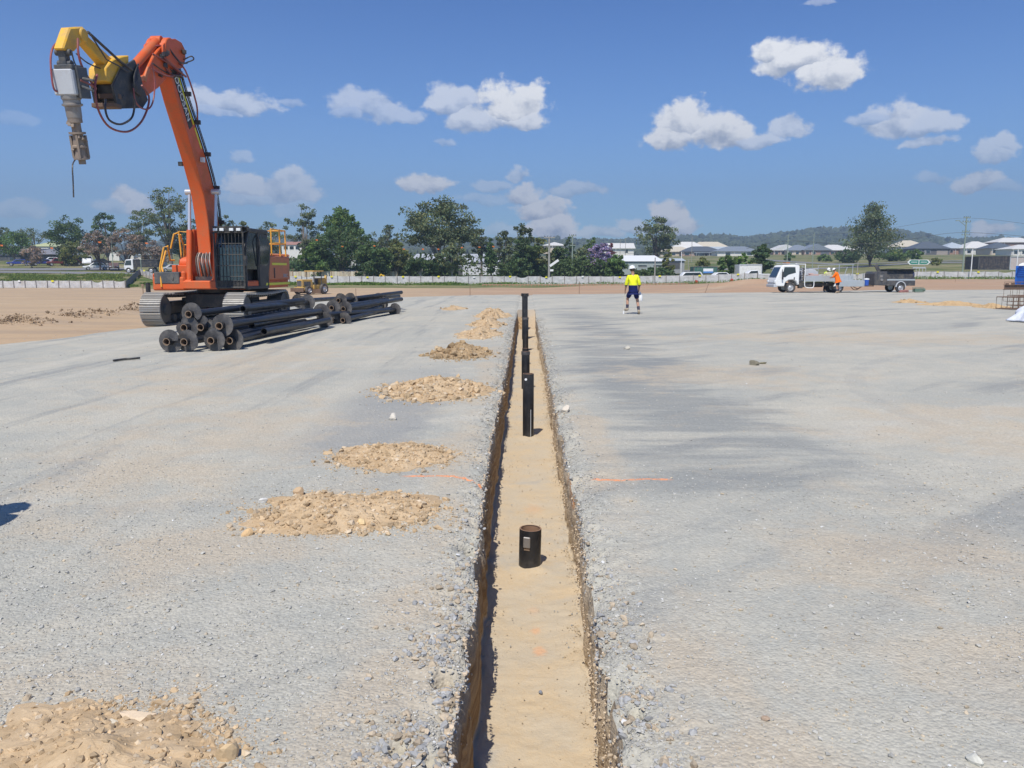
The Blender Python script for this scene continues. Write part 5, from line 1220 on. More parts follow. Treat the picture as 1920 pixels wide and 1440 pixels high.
# ---- cars
def car_proto(kind, body, lab='x'):
    root = thing('parked_car', lab, 'car', (0, 0, 0), 0, 'cars parked in front of the low buildings on the left')
    if kind == 'ute': prof = [(-2.4, .45), (-2.42, .8), (-1.3, .98), (-.7, 1.55), (.45, 1.6), (.62, 1.05), (2.4, 1.05), (2.42, .5)]; wn = [(-1.15, 1.0), (-.66, 1.48), (.38, 1.52), (.48, 1.02)]
    elif kind == 'suv': prof = [(-2.2, .45), (-2.25, .85), (-1.35, 1.0), (-.75, 1.62), (1.75, 1.66), (2.15, 1.05), (2.2, .5)]; wn = [(-1.2, 1.03), (-.68, 1.54), (1.6, 1.57), (1.9, 1.05)]
    else: prof = [(-2.2, .38), (-2.25, .72), (-1.2, .88), (-.5, 1.38), (.9, 1.4), (1.6, .95), (2.2, .9), (2.22, .42)]; wn = [(-1.0, .9), (-.45, 1.32), (.82, 1.34), (1.35, .95)]
    m = MB(); m.prism(prof, (0, 0, 0), (1, 0, 0), (0, 0, 1), (0, 1, 0), -.85, .85); b = m.build('body', body, root, bevel=.08)
    m = MB(); m.prism(wn, (0, 0, 0), (1, 0, 0), (0, 0, 1), (0, 1, 0), -.857, .857); 
    a, c = wn[0], wn[1]; m.add([(a[0]-.11, -.7, a[1]), (a[0]-.11, .7, a[1]), (c[0]-.08, .62, c[1]), (c[0]-.08, -.62, c[1])], [(0, 1, 2, 3)]); m.build('window', M_GLASS, root, smooth=False)
    for x in (-1.4, 1.35):
        for y, s_ in ((-.78, -1), (.78, 1)): wheel(root, (x, y, .34), .34, .2, (0, s_, 0), rim=False, seg=14)
    m = MB(); m.box((-2.22, -.6, .72), (.08, .3, .12)); m.box((-2.22, .6, .72), (.08, .3, .12)); m.build('headlight', M_LAMP, root)
    return root
def cars():
    cols = {'blue': (.03, .05, .28), 'white': (.8, .8, .79), 'silver': (.5, .51, .53), 'maroon': (.16, .03, .03), 'black': (.03, .03, .035), 'brown': (.14, .09, .08)}
    mats = {k: paint('car_'+k, v, .3, dirt=.12) for k, v in cols.items()}
    def gz(x, y): return Tz(x, y)
    L = [('car', 'blue', 37, 168, .75, 'long dark blue car parked at the left edge in front of the dark building'),
         ('car', 'blue', 80, 169, 1.0, 'bright blue small car under the end of the grey roof'),
         ('suv', 'maroon', 111, 168, .9, 'dark maroon four-wheel drive in the middle of the parked row'),
         ('car', 'white', 98, 182, .9, 'white car behind the blue one, only its roof above the row'),
         ('car', 'maroon', 133, 172, 1.2, 'maroon car half behind the dark four-wheel drive'),
         ('car', 'silver', 146, 180, 1.0, 'silver car beside the white utilities'),
         ('ute', 'white', 164, 168, 2.3, 'white utility standing behind the nearer white car'),
         ('suv', 'white', 155, 184, 1.1, 'white four-wheel drive in the second row'),
         ('car', 'white', 181, 148, .8, 'white hatchback nearest to the road, under the bare tree'),
         ('car', 'brown', 214, 147, 2.3, 'brown car between the two bare trees'),
         ('car', 'black', 187, 172, .9, 'black car behind the white hatchback'),
         ('car', 'silver', 323, 150, .9, 'silver car seen through the yellow handrail of the excavator')]
    proto = {}
    for kind, c, px, Y, rz, lb in L:
        k = (kind, c)
        if k not in proto: o = proto[k] = car_proto(kind, mats[c])
        else: o = copy_tree(proto[k])
        x = ptx(px, Y); o.location = (x, Y, gz(x, Y)); o.rotation_euler = (0, 0, rz+(-.25)); o['label'] = lb
    # right-hand side
    for kind, c, px, Y, rz, lb in [('suv', 'white', 1291, 126, .1, 'white car parked left of the green container'), ('car', 'white', 1349, 126, .1, 'white car just right of the green container'),
                                   ('ute', 'white', 1413, 124, .05, 'white twin-cab parked in front of the white site shed'), ('suv', 'white', 1829, 215, .4, 'white car beneath the row of houses at the far right')]:
        k = (kind, c); o = copy_tree(proto[k]) if k in proto else car_proto(kind, mats[c]); x = ptx(px, Y); o.location = (x, Y, Tz(x, Y)); o.rotation_euler = (0, 0, rz); o['label'] = lb
        o['group'] = 'white vehicles beyond the fence on the right'
    # tray truck under the bare tree (left)
    Y = 138; x = ptx(262, Y); root = thing('tipper_truck', 'white and black truck parked behind the corner of the white fence', 'truck', (x, Y, Tz(x, Y)), .12)
    m = MB(); m.prism([(-2.2, .6), (-2.25, 1.2), (-1.9, 2.3), (-.7, 2.4), (-.7, .6)], (0, 0, 0), (1, 0, 0), (0, 0, 1), (0, 1, 0), -1, 1); m.build('cab', M_WHITE, root, bevel=.06)
    m = MB(); m.prism([(-2.12, 1.35), (-1.85, 2.15), (-1.0, 2.2), (-1.0, 1.35)], (0, 0, 0), (1, 0, 0), (0, 0, 1), (0, 1, 0), -1.01, 1.01); m.build('window', M_GLASS, root)
    m = MB(); m.b2((-.5, -1.1, 1.0), (3.4, 1.1, 2.2)); m.b2((-.6, -1.15, 2.2), (3.5, 1.15, 2.35)); m.build('tray_body', M_BK, root, bevel=.03)
    for xx in (-1.5, 2.2):
        for y, s_ in ((-.95, -1), (.95, 1)): wheel(root, (xx, y, .48), .48, .28, (0, s_, 0), rim=False, seg=14)
cars()
# ================================================================= people
M_SKIN = paint('tanned_skin', (.42, .23, .15), .55, dirt=.1, dirtcol=(.36, .2, .13))
def cloth(name, col):
    if name in _mc: return _mc[name]
    n = NT(name); c = n.co(); f = n.noise(c, 9, 4, .6); g = n.noise(c, 60, 2, .5)
    _mc[name] = n.done(n.mix(n.rng(f, .35, .7), col, tuple(q*.86 for q in col)), .85, 0, n.bump(n.math('ADD', f, n.math('MULTIPLY', g, .2)), .7, .02), .15); return _mc[name]
def hivis(name, top, low, zs):
    n = NT(name); c = n.co(); z = n.sep(c)[2]; f = n.noise(c, 9, 4, .6)
    col = n.mix(n.rng(n.math('ADD', z, n.math('MULTIPLY', n.math('SUBTRACT', f, .5), .02)), zs-.004, zs+.004), low, top)
    return n.done(n.mix(n.rng(f, .4, .75, 0, .4), col, n.mix(1.0, col, (.75, .75, .75), 'MULTIPLY')), .8, 0, n.bump(f, .8, .03), .15)
def skin_mesh(name, nodes, edges, mat, parent, sub=2, root=0):
    """nodes: [(x,y,z,r)] or [(x,y,z,rx,ry)]"""
    me = bpy.data.meshes.new(name); me.from_pydata([n[:3] for n in nodes], edges, []); o = bpy.data.objects.new(name, me); COL.objects.link(o)
    sk = o.modifiers.new('s', 'SKIN'); sk.use_smooth_shade = True; sk.branch_smoothing = .3
    for i, n in enumerate(nodes):
        v = me.skin_vertices[0].data[i]; v.radius = (n[3], n[4] if len(n) > 4 else n[3]); v.use_root = (i == root)
    ss_ = o.modifiers.new('u', 'SUBSURF'); ss_.levels = sub; ss_.render_levels = sub
    bpy.context.view_layer.update()
    ev = o.evaluated_get(bpy.context.evaluated_depsgraph_get()); m2 = bpy.data.meshes.new_from_object(ev); m2.name = name
    bpy.data.objects.remove(o); m2.materials.clear(); m2.materials.append(mat)
    m2.polygons.foreach_set('use_smooth', [True]*len(m2.polygons))
    o = bpy.data.objects.new(name, m2); COL.objects.link(o); o.parent = parent; return o
def person(label, loc, rz, J, shirt, shorts, boots=(.35, .27, .17), hat=(.82, .82, .80), sock=(.03, .03, .06), long_sleeve=False, longs=False, group=None):
    """figure faces +y. J gives joint positions (x right, y forward, z up)"""
    root = thing('person', label, 'person', loc, rz, group); V = Vector
    pel, chest, neck, head = [V(J[k]) for k in ('pelvis', 'chest', 'neck', 'head')]
    nodes = []; edges = []
    def nd(p, r, ry=None): nodes.append((p[0], p[1], p[2], r) if ry is None else (p[0], p[1], p[2], r, ry)); return len(nodes)-1
    def ed(a, b): edges.append((a, b))
    a0 = nd(pel, .125, .10); w = nd(pel.lerp(chest, .5), .125, .095); c = nd(chest, .15, .105); n0 = nd(neck, .06); h0 = nd(neck.lerp(head, .45), .055)
    ed(a0, w); ed(w, c); ed(c, n0); ed(n0, h0)
    up = (head-neck).normalized(); face = V(J.get('face', (0, 1, 0))).normalized()
    h1 = nd(head-up*.02, .078, .088); h2 = nd(head+up*.07, .075, .088); ed(h0, h1); ed(h1, h2)
    for s, k in ((-1, 'L'), (1, 'R')):
        sh, el, wr = V(J['sh'+k]), V(J['el'+k]), V(J['wr'+k]); hp, kn, an, toe = V(J['hip'+k]), V(J['kn'+k]), V(J['an'+k]), V(J['toe'+k])
        i = nd(sh, .06); ed(c, i); m_ = nd(sh.lerp(el, .5), .048); ed(i, m_); j = nd(el, .042); ed(m_, j); q = nd(el.lerp(wr, .4), .04); ed(j, q); k2 = nd(wr, .026); ed(q, k2)
        hd = (wr-el).normalized(); side = V(J.get('palm'+k, (-s, 0, 0))).normalized(); ac = hd.cross(side).normalized(); side = ac.cross(hd).normalized()
        palm = nd(wr+hd*.055, .020, .034); ed(k2, palm); curl = J.get('curl'+k, .5)
        for f, (off, ln) in enumerate(((-.030, .066), (-.010, .075), (.010, .070), (.029, .055))):
            b = wr+hd*.088+ac*off; d1 = (hd*math.cos(curl)+side*math.sin(curl)); d2 = (hd*math.cos(curl*2.1)+side*math.sin(curl*2.1)); d3 = (hd*math.cos(curl*3)+side*math.sin(curl*3))
            i1 = nd(b, .0095); i2 = nd(b+d1*ln*.45, .0088); i3 = nd(b+d1*ln*.45+d2*ln*.33, .0078); i4 = nd(b+d1*ln*.45+d2*ln*.33+d3*ln*.25, .0065)
            ed(palm, i1); ed(i1, i2); ed(i2, i3); ed(i3, i4)
        t0 = wr+hd*.035+ac*-.038; t1 = t0+(hd*.6-ac*.6+side*.5).normalized()*.032; t2 = t1+(hd*.8+side*.6).normalized()*.028
        i1 = nd(t0, .011); i2 = nd(t1, .0105); i3 = nd(t2, .008); ed(palm, i1); ed(i1, i2); ed(i2, i3)
        i = nd(hp, .088); ed(a0, i); m_ = nd(hp.lerp(kn, .5), .075); ed(i, m_); j = nd(kn, .056); ed(m_, j); q = nd(kn.lerp(an, .35)+V((0, -.015, 0)), .055); ed(j, q); k2 = nd(an, .036); ed(q, k2); t = nd(toe, .034); ed(k2, t)
    skin_mesh('body', nodes, edges, M_SKIN, root)
    # face and ears
    sd = face.cross(up).normalized(); fc = (face-up*face.dot(up)).normalized()
    m = MB(); m.prism([(0, .028), (.022, -.012), (0, -.018)], head+fc*.082, fc, up, sd, -.012, .012); m.sphere(head+sd*.084, (.012, .02, .03), 8, 6); m.sphere(head-sd*.084, (.012, .02, .03), 8, 6); m.build('nose_and_ears', M_SKIN, root, bevel=.003)
    m = MB(); m.sphere(head+fc*.082+sd*.032+up*.022, .011, 8, 6); m.sphere(head+fc*.082-sd*.032+up*.022, .011, 8, 6); m.build('eyes', M_WHITE, root)
    m = MB(); m.box(head+fc*.086-up*.045, (.045, .008, .008)); m.build('mouth', paint('lips', (.30, .10, .08), .6), root)
    m = MB(); m.sphere(head+up*.03-fc*.012, (.092, .100, .095), 16, 8); m.build('hair', paint('dark_hair', (.05, .03, .02), .8), root)
    # hard hat
    m = MB(); hc = head+up*.065; prof = [(.118, -.01), (.116, .03), (.098, .085), (.06, .115), (0, .122)]
    m.lathe(prof, hc, up, 24); m.lathe([(.118, -.010), (.140, -.016), (.140, -.010), (.118, .0)], hc, up, 24)
    m.prism([(-.075, .09), (-.05, .165), (0, .182), (.05, .165), (.075, .09)], hc-up*.014, sd, fc, up, 0, .008)
    m.beam(hc-fc*.08+up*.098, hc+fc*.08+up*.098, .03, .045, up=up); m.build('hard_hat', paint('hat_%d' % int(hat[1]*100), hat, .35, dirt=.1), root)
    # shirt
    nodes = []; edges = []
    hem = pel+(pel-chest).normalized()*.10
    a = nd(hem, .215, .19); b = nd(pel, .215, .19); w = nd(pel.lerp(chest, .5), .205, .18); c = nd(chest, .20, .17); n0 = nd(chest.lerp(neck, .98), .088, .085)
    ed(a, b); ed(b, w); ed(w, c); ed(c, n0)
    for k in 'LR':
        sh, el, wr = V(J['sh'+k]), V(J['el'+k]), V(J['wr'+k]); i = nd(sh*1.0+V((0, 0, .01)), .092); ed(c, i); m_ = nd(sh.lerp(el, .5), .080); ed(i, m_); j = nd(el, .068); ed(m_, j)
        if long_sleeve: q = nd(el.lerp(wr, .55), .058); ed(j, q); q2 = nd(el.lerp(wr, .92), .045); ed(q, q2)
        else: q = nd(el.lerp(wr, .35), .064); ed(j, q)
    skin_mesh('shirt', nodes, edges, shirt, root, root=1)
    nodes = []; edges = []
    a = nd(pel+V((0, 0, .04)), .17, .15); b = nd(pel-V((0, 0, .04)), .17, .15); ed(a, b)
    for k in 'LR':
        hp, kn, an = V(J['hip'+k]), V(J['kn'+k]), V(J['an'+k]); i = nd(hp-V((0, 0, .03)), .118); ed(b, i); m_ = nd(hp.lerp(kn, .45), .108); ed(i, m_); e = nd(hp.lerp(kn, .84), .100); ed(m_, e)
        if longs: j = nd(kn, .085); ed(e, j); j2 = nd(kn.lerp(an, .5), .078); ed(j, j2); j3 = nd(kn.lerp(an, .95), .068); ed(j2, j3)
    skin_mesh('trousers' if longs else 'shorts', nodes, edges, shorts, root)
    for k in 'LR':
        kn, an, toe = V(J['kn'+k]), V(J['an'+k]), V(J['toe'+k]); d = (toe-an); 
        if not longs:
            m = MB(); m.tube([an+(kn-an)*.02, an+(kn-an)*.25, an+(kn-an)*.48], [.048, .050, .060], 14); m.build('sock', paint('sock_%d' % int(sock[2]*100), sock, .9), root)
        fd = (toe-an).normalized(); u2 = (kn-an).normalized(); heel = an-fd*.05
        nodes = []; edges = []; p1 = nd(an+u2*.10, .056); p2 = nd(an+u2*.01, .058); p3 = nd(an+fd*.09-u2*.015, .052, .046); p4 = nd(toe+fd*.03, .050, .040); p5 = nd(heel-u2*.01, .05); ed(p1, p2); ed(p2, p3); ed(p3, p4); ed(p2, p5)
        bo = skin_mesh('boot', nodes, edges, paint('boot_%d' % int(boots[0]*100), boots, .8, dirt=.5), root, root=1)
    return root
def J_stand(**k):
    J = dict(pelvis=(0, 0, .95), chest=(0, .0, 1.32), neck=(0, -.01, 1.50), head=(0, .015, 1.645),
             shL=(-.175, -.0, 1.42), elL=(-.235, -.03, 1.14), wrL=(-.26, .03, .89), shR=(.175, 0, 1.42), elR=(.235, -.03, 1.14), wrR=(.26, .04, .89),
             hipL=(-.095, 0, .90), knL=(-.11, .03, .50), anL=(-.12, -.02, .09), toeL=(-.14, .12, .045), hipR=(.095, 0, .90), knR=(.11, .03, .5), anR=(.12, -.02, .09), toeR=(.14, .12, .045))
    J.update(k); return J
def people():
    Y = 30.6; x = ptx(1187, Y); z = float(padz(np.array([x]), np.array([Y]))[0])
    yl = hivis('yellow_navy_shirt', (.78, .80, .03), (.012, .018, .09), 1.10)
    J = J_stand(pelvis=(.02, 0, .95), head=(-.02, .03, 1.66), neck=(0, .0, 1.5), face=(-.2, 1, -.15),
                hipL=(-.08, 0, .90), knL=(-.16, .24, .56), anL=(-.17, .12, .16), toeL=(-.25, .24, .16),
                hipR=(.11, 0, .9), knR=(.20, .06, .50), anR=(.24, -.16, .09), toeR=(.25, -.01, .045),
                elL=(-.245, .0, 1.14), wrL=(-.27, .10, .89), elR=(.25, -.05, 1.14), wrR=(.26, .16, .93), curlL=1.0, curlR=1.0)
    p = person('worker walking away in a yellow and navy shirt, navy shorts and white hard hat', (x, Y, z), 0.0, J, yl, cloth('navy_cloth', (.012, .018, .085)), boots=(.42, .34, .24))
    # marking stick held in the left hand, jug in the right
    s = thing('marking_stick', 'thin pale stick the walking worker holds beside his left leg', 'stick', (x-.30, Y+.14, z)); m = MB(); m.tube([(0.03, .02, .93), (-.01, -.02, .02)], .013, 8); m.build('shaft', paint('pale_stick', (.6, .55, .42), .7), s); m = MB(); m.cyl((-.01, -.02, .0), (-.01, -.02, .12), .03, seg=10); m.build('tip', M_WHITE, s)
    g = thing('plastic_jug', 'white plastic jug the walking worker carries at his right', 'jug', (x+.33, Y+.24, z+.50))
    m = MB(); m.lathe([(0, 0), (.085, 0), (.09, .03), (.085, .19), (.04, .27), (.025, .32), (0, .32)], (0, 0, 0), (0, 0, 1), 18); m.build('body', M_WHITE, g); m = MB(); m.tube(curve_pts([(-.03, 0, .28), (-.06, 0, .34), (-.05, 0, .38), (-.0, 0, .33)], 8), .012, 6); m.build('handle', M_WHITE, g)
    # worker in orange, bent over the tray; local +y turned towards -x/+y
    Yo = 58.2; xo = ptx(1571, Yo)
    og = hivis('orange_shirt', (.95, .19, .015), (.95, .19, .015), .2)
    J = J_stand(pelvis=(0, -.04, .95), chest=(0, .06, 1.32), neck=(0, .14, 1.49), head=(0, .23, 1.62), face=(0, .8, -.6), shL=(-.18, .08, 1.41), elL=(-.25, .22, 1.16), wrL=(-.14, .42, 1.12), shR=(.18, .08, 1.41), elR=(.25, .22, 1.16), wrR=(.14, .44, 1.10),
                hipL=(-.1, -.05, .90), hipR=(.1, -.05, .90), knL=(-.13, -.02, .48), knR=(.14, -.04, .48), anL=(-.14, -.10, .09), anR=(.16, -.12, .09), toeL=(-.15, .04, .045), toeR=(.18, .02, .045))
    person('worker in a bright orange shirt and dark shorts leaning over the truck tray', (xo, Yo, 0), math.radians(52), J, og, cloth('charcoal_cloth', (.03, .03, .05)), boots=(.40, .30, .20), group='two workers at the truck tray')
    Yg = 61.6; xg = ptx(1549.5, Yg)
    ygm = hivis('lime_shirt', (.62, .80, .05), (.03, .05, .06), 1.12)
    J = J_stand(chest=(0, .06, 1.34), neck=(0, .12, 1.52), head=(0, .2, 1.64), face=(0, .8, -.5), shL=(-.19, .06, 1.42), shR=(.19, .06, 1.42), elL=(-.28, .2, 1.18), wrL=(-.2, .42, 1.16), elR=(.28, .2, 1.18), wrR=(.18, .44, 1.14))
    person('worker in a lime yellow vest behind the tray, facing the orange one', (xg, Yg, 0), math.radians(205), J, ygm, cloth('charcoal_cloth', (.03, .03, .05)), longs=True, group='two workers at the truck tray')
    # someone standing just out of frame at the left: only the shadow of the head reaches the picture
    q = gnd(28, 956); person('worker standing beside the camera at the left, outside the frame', (q.x-.19*1.75, q.y-.65*1.72, 0), 0, J_stand(), yl, cloth('navy_cloth', (.012, .018, .085)))
people()
# ================================================================= fences
def cloth_mat(name, col):
    n = NT(name); c = n.co(); x, y, z = n.sep(c); f = n.noise(c, 2.0, 5, .65); st = n.noise(c, 1.0, 4, .6, sc3=(1.2, 1.2, .25))
    b = n.mix(n.rng(f, .35, .7), col, tuple(q*.78 for q in col)); b = n.mix(n.rng(st, .5, .7, 0, .4), b, (.42, .36, .29))
    b = n.mix(n.math('MULTIPLY', n.rng(n.math('ADD', z, n.math('MULTIPLY', n.math('SUBTRACT', f, .5), .5)), .18, .0), .5), b, (.42, .33, .23))
    n.set(n.b.inputs['Transmission Weight'], 0.0)
    return n.done(b, .8, 0, n.bump(f, .8, .12), .2)
M_CLOTH = cloth_mat('white_fence_cloth', (.58, .565, .55)); M_CLOTHG = cloth_mat('grey_fence_cloth', (.20, .21, .23))
M_POST = paint('fence_post', (.20, .18, .17), .7, dirt=.4); M_SIGNY = paint('yellow_sign', (.85, .75, .02), .5, dirt=.1)
def fence_line(name, label, pts, h, step, cmat, seed, sign_every=3, sign_mats=None, sag=.1, wires=True):
    """pts: (x, y) polyline on the terrain; the cloth hangs between posts with slack"""
    r = random.Random(seed); P = [Vector((a, b, 0)) for a, b in pts]; o0 = Vector((pts[0][0], pts[0][1], Tz(*pts[0])))
    root = thing(name, label, 'fence', o0)
    pos = []; 
    for a, b in zip(P[:-1], P[1:]):
        n = max(1, round((b-a).length/step))
        for k in range(n): pos.append(a.lerp(b, k/n))
    pos.append(P[-1])
    V = []; Fq = []
    for p in pos: p.z = Tz(p.x, p.y)
    post_n = 0; mbs = []
    for i, p in enumerate(pos):
        m = MB(o0); hh = h*(1.05+.05*r.random()); m.tube([p+Vector((0, -.09, -.05)), p+Vector((r.uniform(-.04, .04), -.09, hh))], .042, 6); mbs.append(m)
    if len(mbs) > 100:
        big = MB(o0)
        for m in mbs[100:]: big.add([v+o0 for v in m.v], m.f)
        mbs = mbs[:100]; q = big.build('post', M_POST, root); q['kind'] = 'stuff'
    for m in mbs: m.build('post', M_POST, root)
    NX, NZ = 9, 6; cm = MB(o0)
    for a, b in zip(pos[:-1], pos[1:]):
        d = (b-a); nrm = Vector((-d.y, d.x, 0)).normalized(); s0 = r.uniform(.3, 1)*sag; s1 = r.random()*.05; ph = r.random()*6; low = r.uniform(-.02, .05); drop = r.uniform(0, .07) if r.random() > .12 else r.uniform(.1, .3)
        vs = []
        for j in range(NX+1):
            t = j/NX
            for k in range(NZ+1):
                u = k/NZ; e = 4*t*(1-t)
                vs.append(a+d*t+nrm*(.03*math.sin(ph+t*9+u*4)*e+s0*e*(.5+.5*u)*.6-.03)+Vector((0, 0, h*u*(1-.0)-drop*e*u*u+low*(1-u))))
        fs = [(j*(NZ+1)+k, (j+1)*(NZ+1)+k, (j+1)*(NZ+1)+k+1, j*(NZ+1)+k+1) for j in range(NX) for k in range(NZ)]
        cm.add(vs, fs)
    cm.build('cloth', cmat, root)
    if sign_every:
        for i in range(1, len(pos)-1, sign_every):
            if r.random() < .15: continue
            c = (pos[i]+pos[i+1])/2+Vector((0, -.1, h*.93+r.uniform(-.06, .06))); m = MB(o0); m.prism([(-.18, 0), (-.15, -.13), (.15, -.13), (.18, 0), (.14, .09), (-.14, .09)], c, (1, 0, 0), (0, 0, 1), (0, 1, 0), -.02, .0); m.build('sign', M_SIGNY if r.random() < .8 else M_WHITE, root)
    return root
def P2(px, Y): return (ptx(px, Y), Y)
fence_line('cloth_fence', 'low white cloth fence on the bare ground at the left', [P2(-60, 108), P2(233, 109)], 1.02, 1.53, M_CLOTH, 1, 3, sag=.02)
fence_line('cloth_fence', 'short grey cloth fence running back from the end of the left white one', [P2(234, 109), P2(262, 128)], 1.02, 2.2, M_CLOTHG, 2, 0)
fence_line('cloth_fence', 'white cloth fence partly hidden behind the excavator', [P2(262, 128), P2(300, 118), P2(470, 120), P2(520, 121)], 1.1, 2.0, M_CLOTH, 3, 3)
fence_line('cloth_fence', 'long white cloth fence across the back of the site', [P2(520, 121), P2(700, 122), P2(900, 122), P2(1150, 121), P2(1300, 120), P2(1420, 120)], 1.22, 1.86, M_CLOTH, 4, 3)
fence_line('cloth_fence', 'white cloth fence behind the truck and trailer', [P2(1421, 120), P2(1720, 120), P2(2000, 120)], 1.08, 1.98, M_CLOTH, 5, 3)
# low strip of grass and weeds along the fence foot
def leafset(P, N, s, seed, asp=.55):
    r = np.random.default_rng(seed); n = len(P)
    d = r.normal(size=(n, 3)); d /= np.linalg.norm(d, axis=1)[:, None]; e = np.cross(d, r.normal(size=(n, 3))); e /= np.linalg.norm(e, axis=1)[:, None]
    a = d*s[:, None]*.5; b = e*s[:, None]*.5*asp
    V = np.stack([P-a-b, P+a-b*.6, P+a*1.05+b, P-a*.8+b], 1).reshape(-1, 3); return V, np.arange(4*n).reshape(-1, 4)
def leaf_material(name, col, trans=.3):
    n = NT(name); c = n.co(); t = n.tint(); f = n.noise(c, .6, 3, .6)
    base = n.mix(1.0, t, tuple(q*1.15 for q in col), 'MULTIPLY'); base = n.mix(n.rng(f, .4, .7, 0, .35), base, n.mix(1.0, base, (1.35, 1.2, .8), 'MULTIPLY'))
    n.set(n.b.inputs['Base Color'], base); n.b.inputs['Roughness'].default_value = .6; n.b.inputs['Specular IOR Level'].default_value = .25
    tr = n.n('BsdfTranslucent'); n.set(tr.inputs[0], n.mix(1.0, base, (1.1, 1.25, .6), 'MULTIPLY'))
    mx = n.n('MixShader', i_0=trans); n.t.links.new(n.b.outputs[0], mx.inputs[1]); n.t.links.new(tr.outputs[0], mx.inputs[2]); n.t.links.new(mx.outputs[0], n.out.inputs[0]); return n.m
def weeds(name, label, segs, seed, n_, h, col, wid=1.2):
    r = np.random.default_rng(seed); P = []
    for (xa, ya), (xb, yb), k in segs:
        m = int(n_*k); t = r.random(m); x = xa+(xb-xa)*t+r.normal(0, .3, m); y = ya+(yb-ya)*t+r.normal(0, wid, m)
        den = fbm(x*.25, y*.4, seed, 4); ok = den > -.15; x, y = x[ok], y[ok]; hh = h*(.5+1.2*np.clip(den[ok]+.2, 0, 1))
        P.append(np.stack([x, y, T(x, y)+hh*r.random(len(x))*.8], 1))
    P = np.concatenate(P); V, Fq = leafset(P, None, .10+.16*r.random(len(P)), seed, .4)
    c = np.repeat((.6+.7*r.random((len(P), 1)))*np.array([[1, 1, 1]])*np.where(r.random((len(P), 1)) < .25, [[1.6, 1.25, 1.0]], [[1, 1, 1]]), 4, 0)
    o = np_mesh(name, V, Fq, [leaf_material('leaf_'+name, col)], tint=c); props(o, label, 'weeds', kind='stuff')
weeds('weeds', 'strip of green weeds along the foot of the long white fence', [(P2(520, 115), P2(720, 117), 1.2), (P2(720, 117), P2(960, 118), .6), (P2(960, 119), P2(1420, 117), .35), (P2(1420, 117), P2(2000, 117), .5), (P2(240, 112), P2(305, 116), .4)], 3, 9000, .5, (.10, .17, .035))
weeds('roadside_grass', 'longer grass on the bank behind the left white fence', [(P2(-60, 118), P2(260, 120), 1.0), (P2(-60, 123), P2(260, 124), 1.0)], 4, 8000, .3, (.12, .17, .045), 2.0)
# ================================================================= trees
def bark(name, col):
    if name in _mc: return _mc[name]
    n = NT(name); c = n.co(); f = n.noise(c, 1.0, 5, .6, sc3=(3, 3, .8)); _mc[name] = n.done(n.mix(n.rng(f, .3, .7), col, tuple(q*.55 for q in col)), .9, 0, n.bump(f, .6, .03), .1); return _mc[name]
LEAF = {'euc': leaf_material('gum_leaves', (.125, .150, .080)), 'dark': leaf_material('dark_leaves', (.075, .115, .045)), 'mid': leaf_material('green_leaves', (.105, .165, .050)),
        'bright': leaf_material('bright_leaves', (.14, .23, .05)), 'olive': leaf_material('olive_leaves', (.155, .17, .06)), 'purple': leaf_material('purple_blossom', (.30, .24, .42)),
        'brown': leaf_material('brown_twigs', (.26, .20, .18)), 'red': leaf_material('red_leaves', (.14, .035, .03)), 'fir': leaf_material('fir_leaves', (.07, .125, .05))}
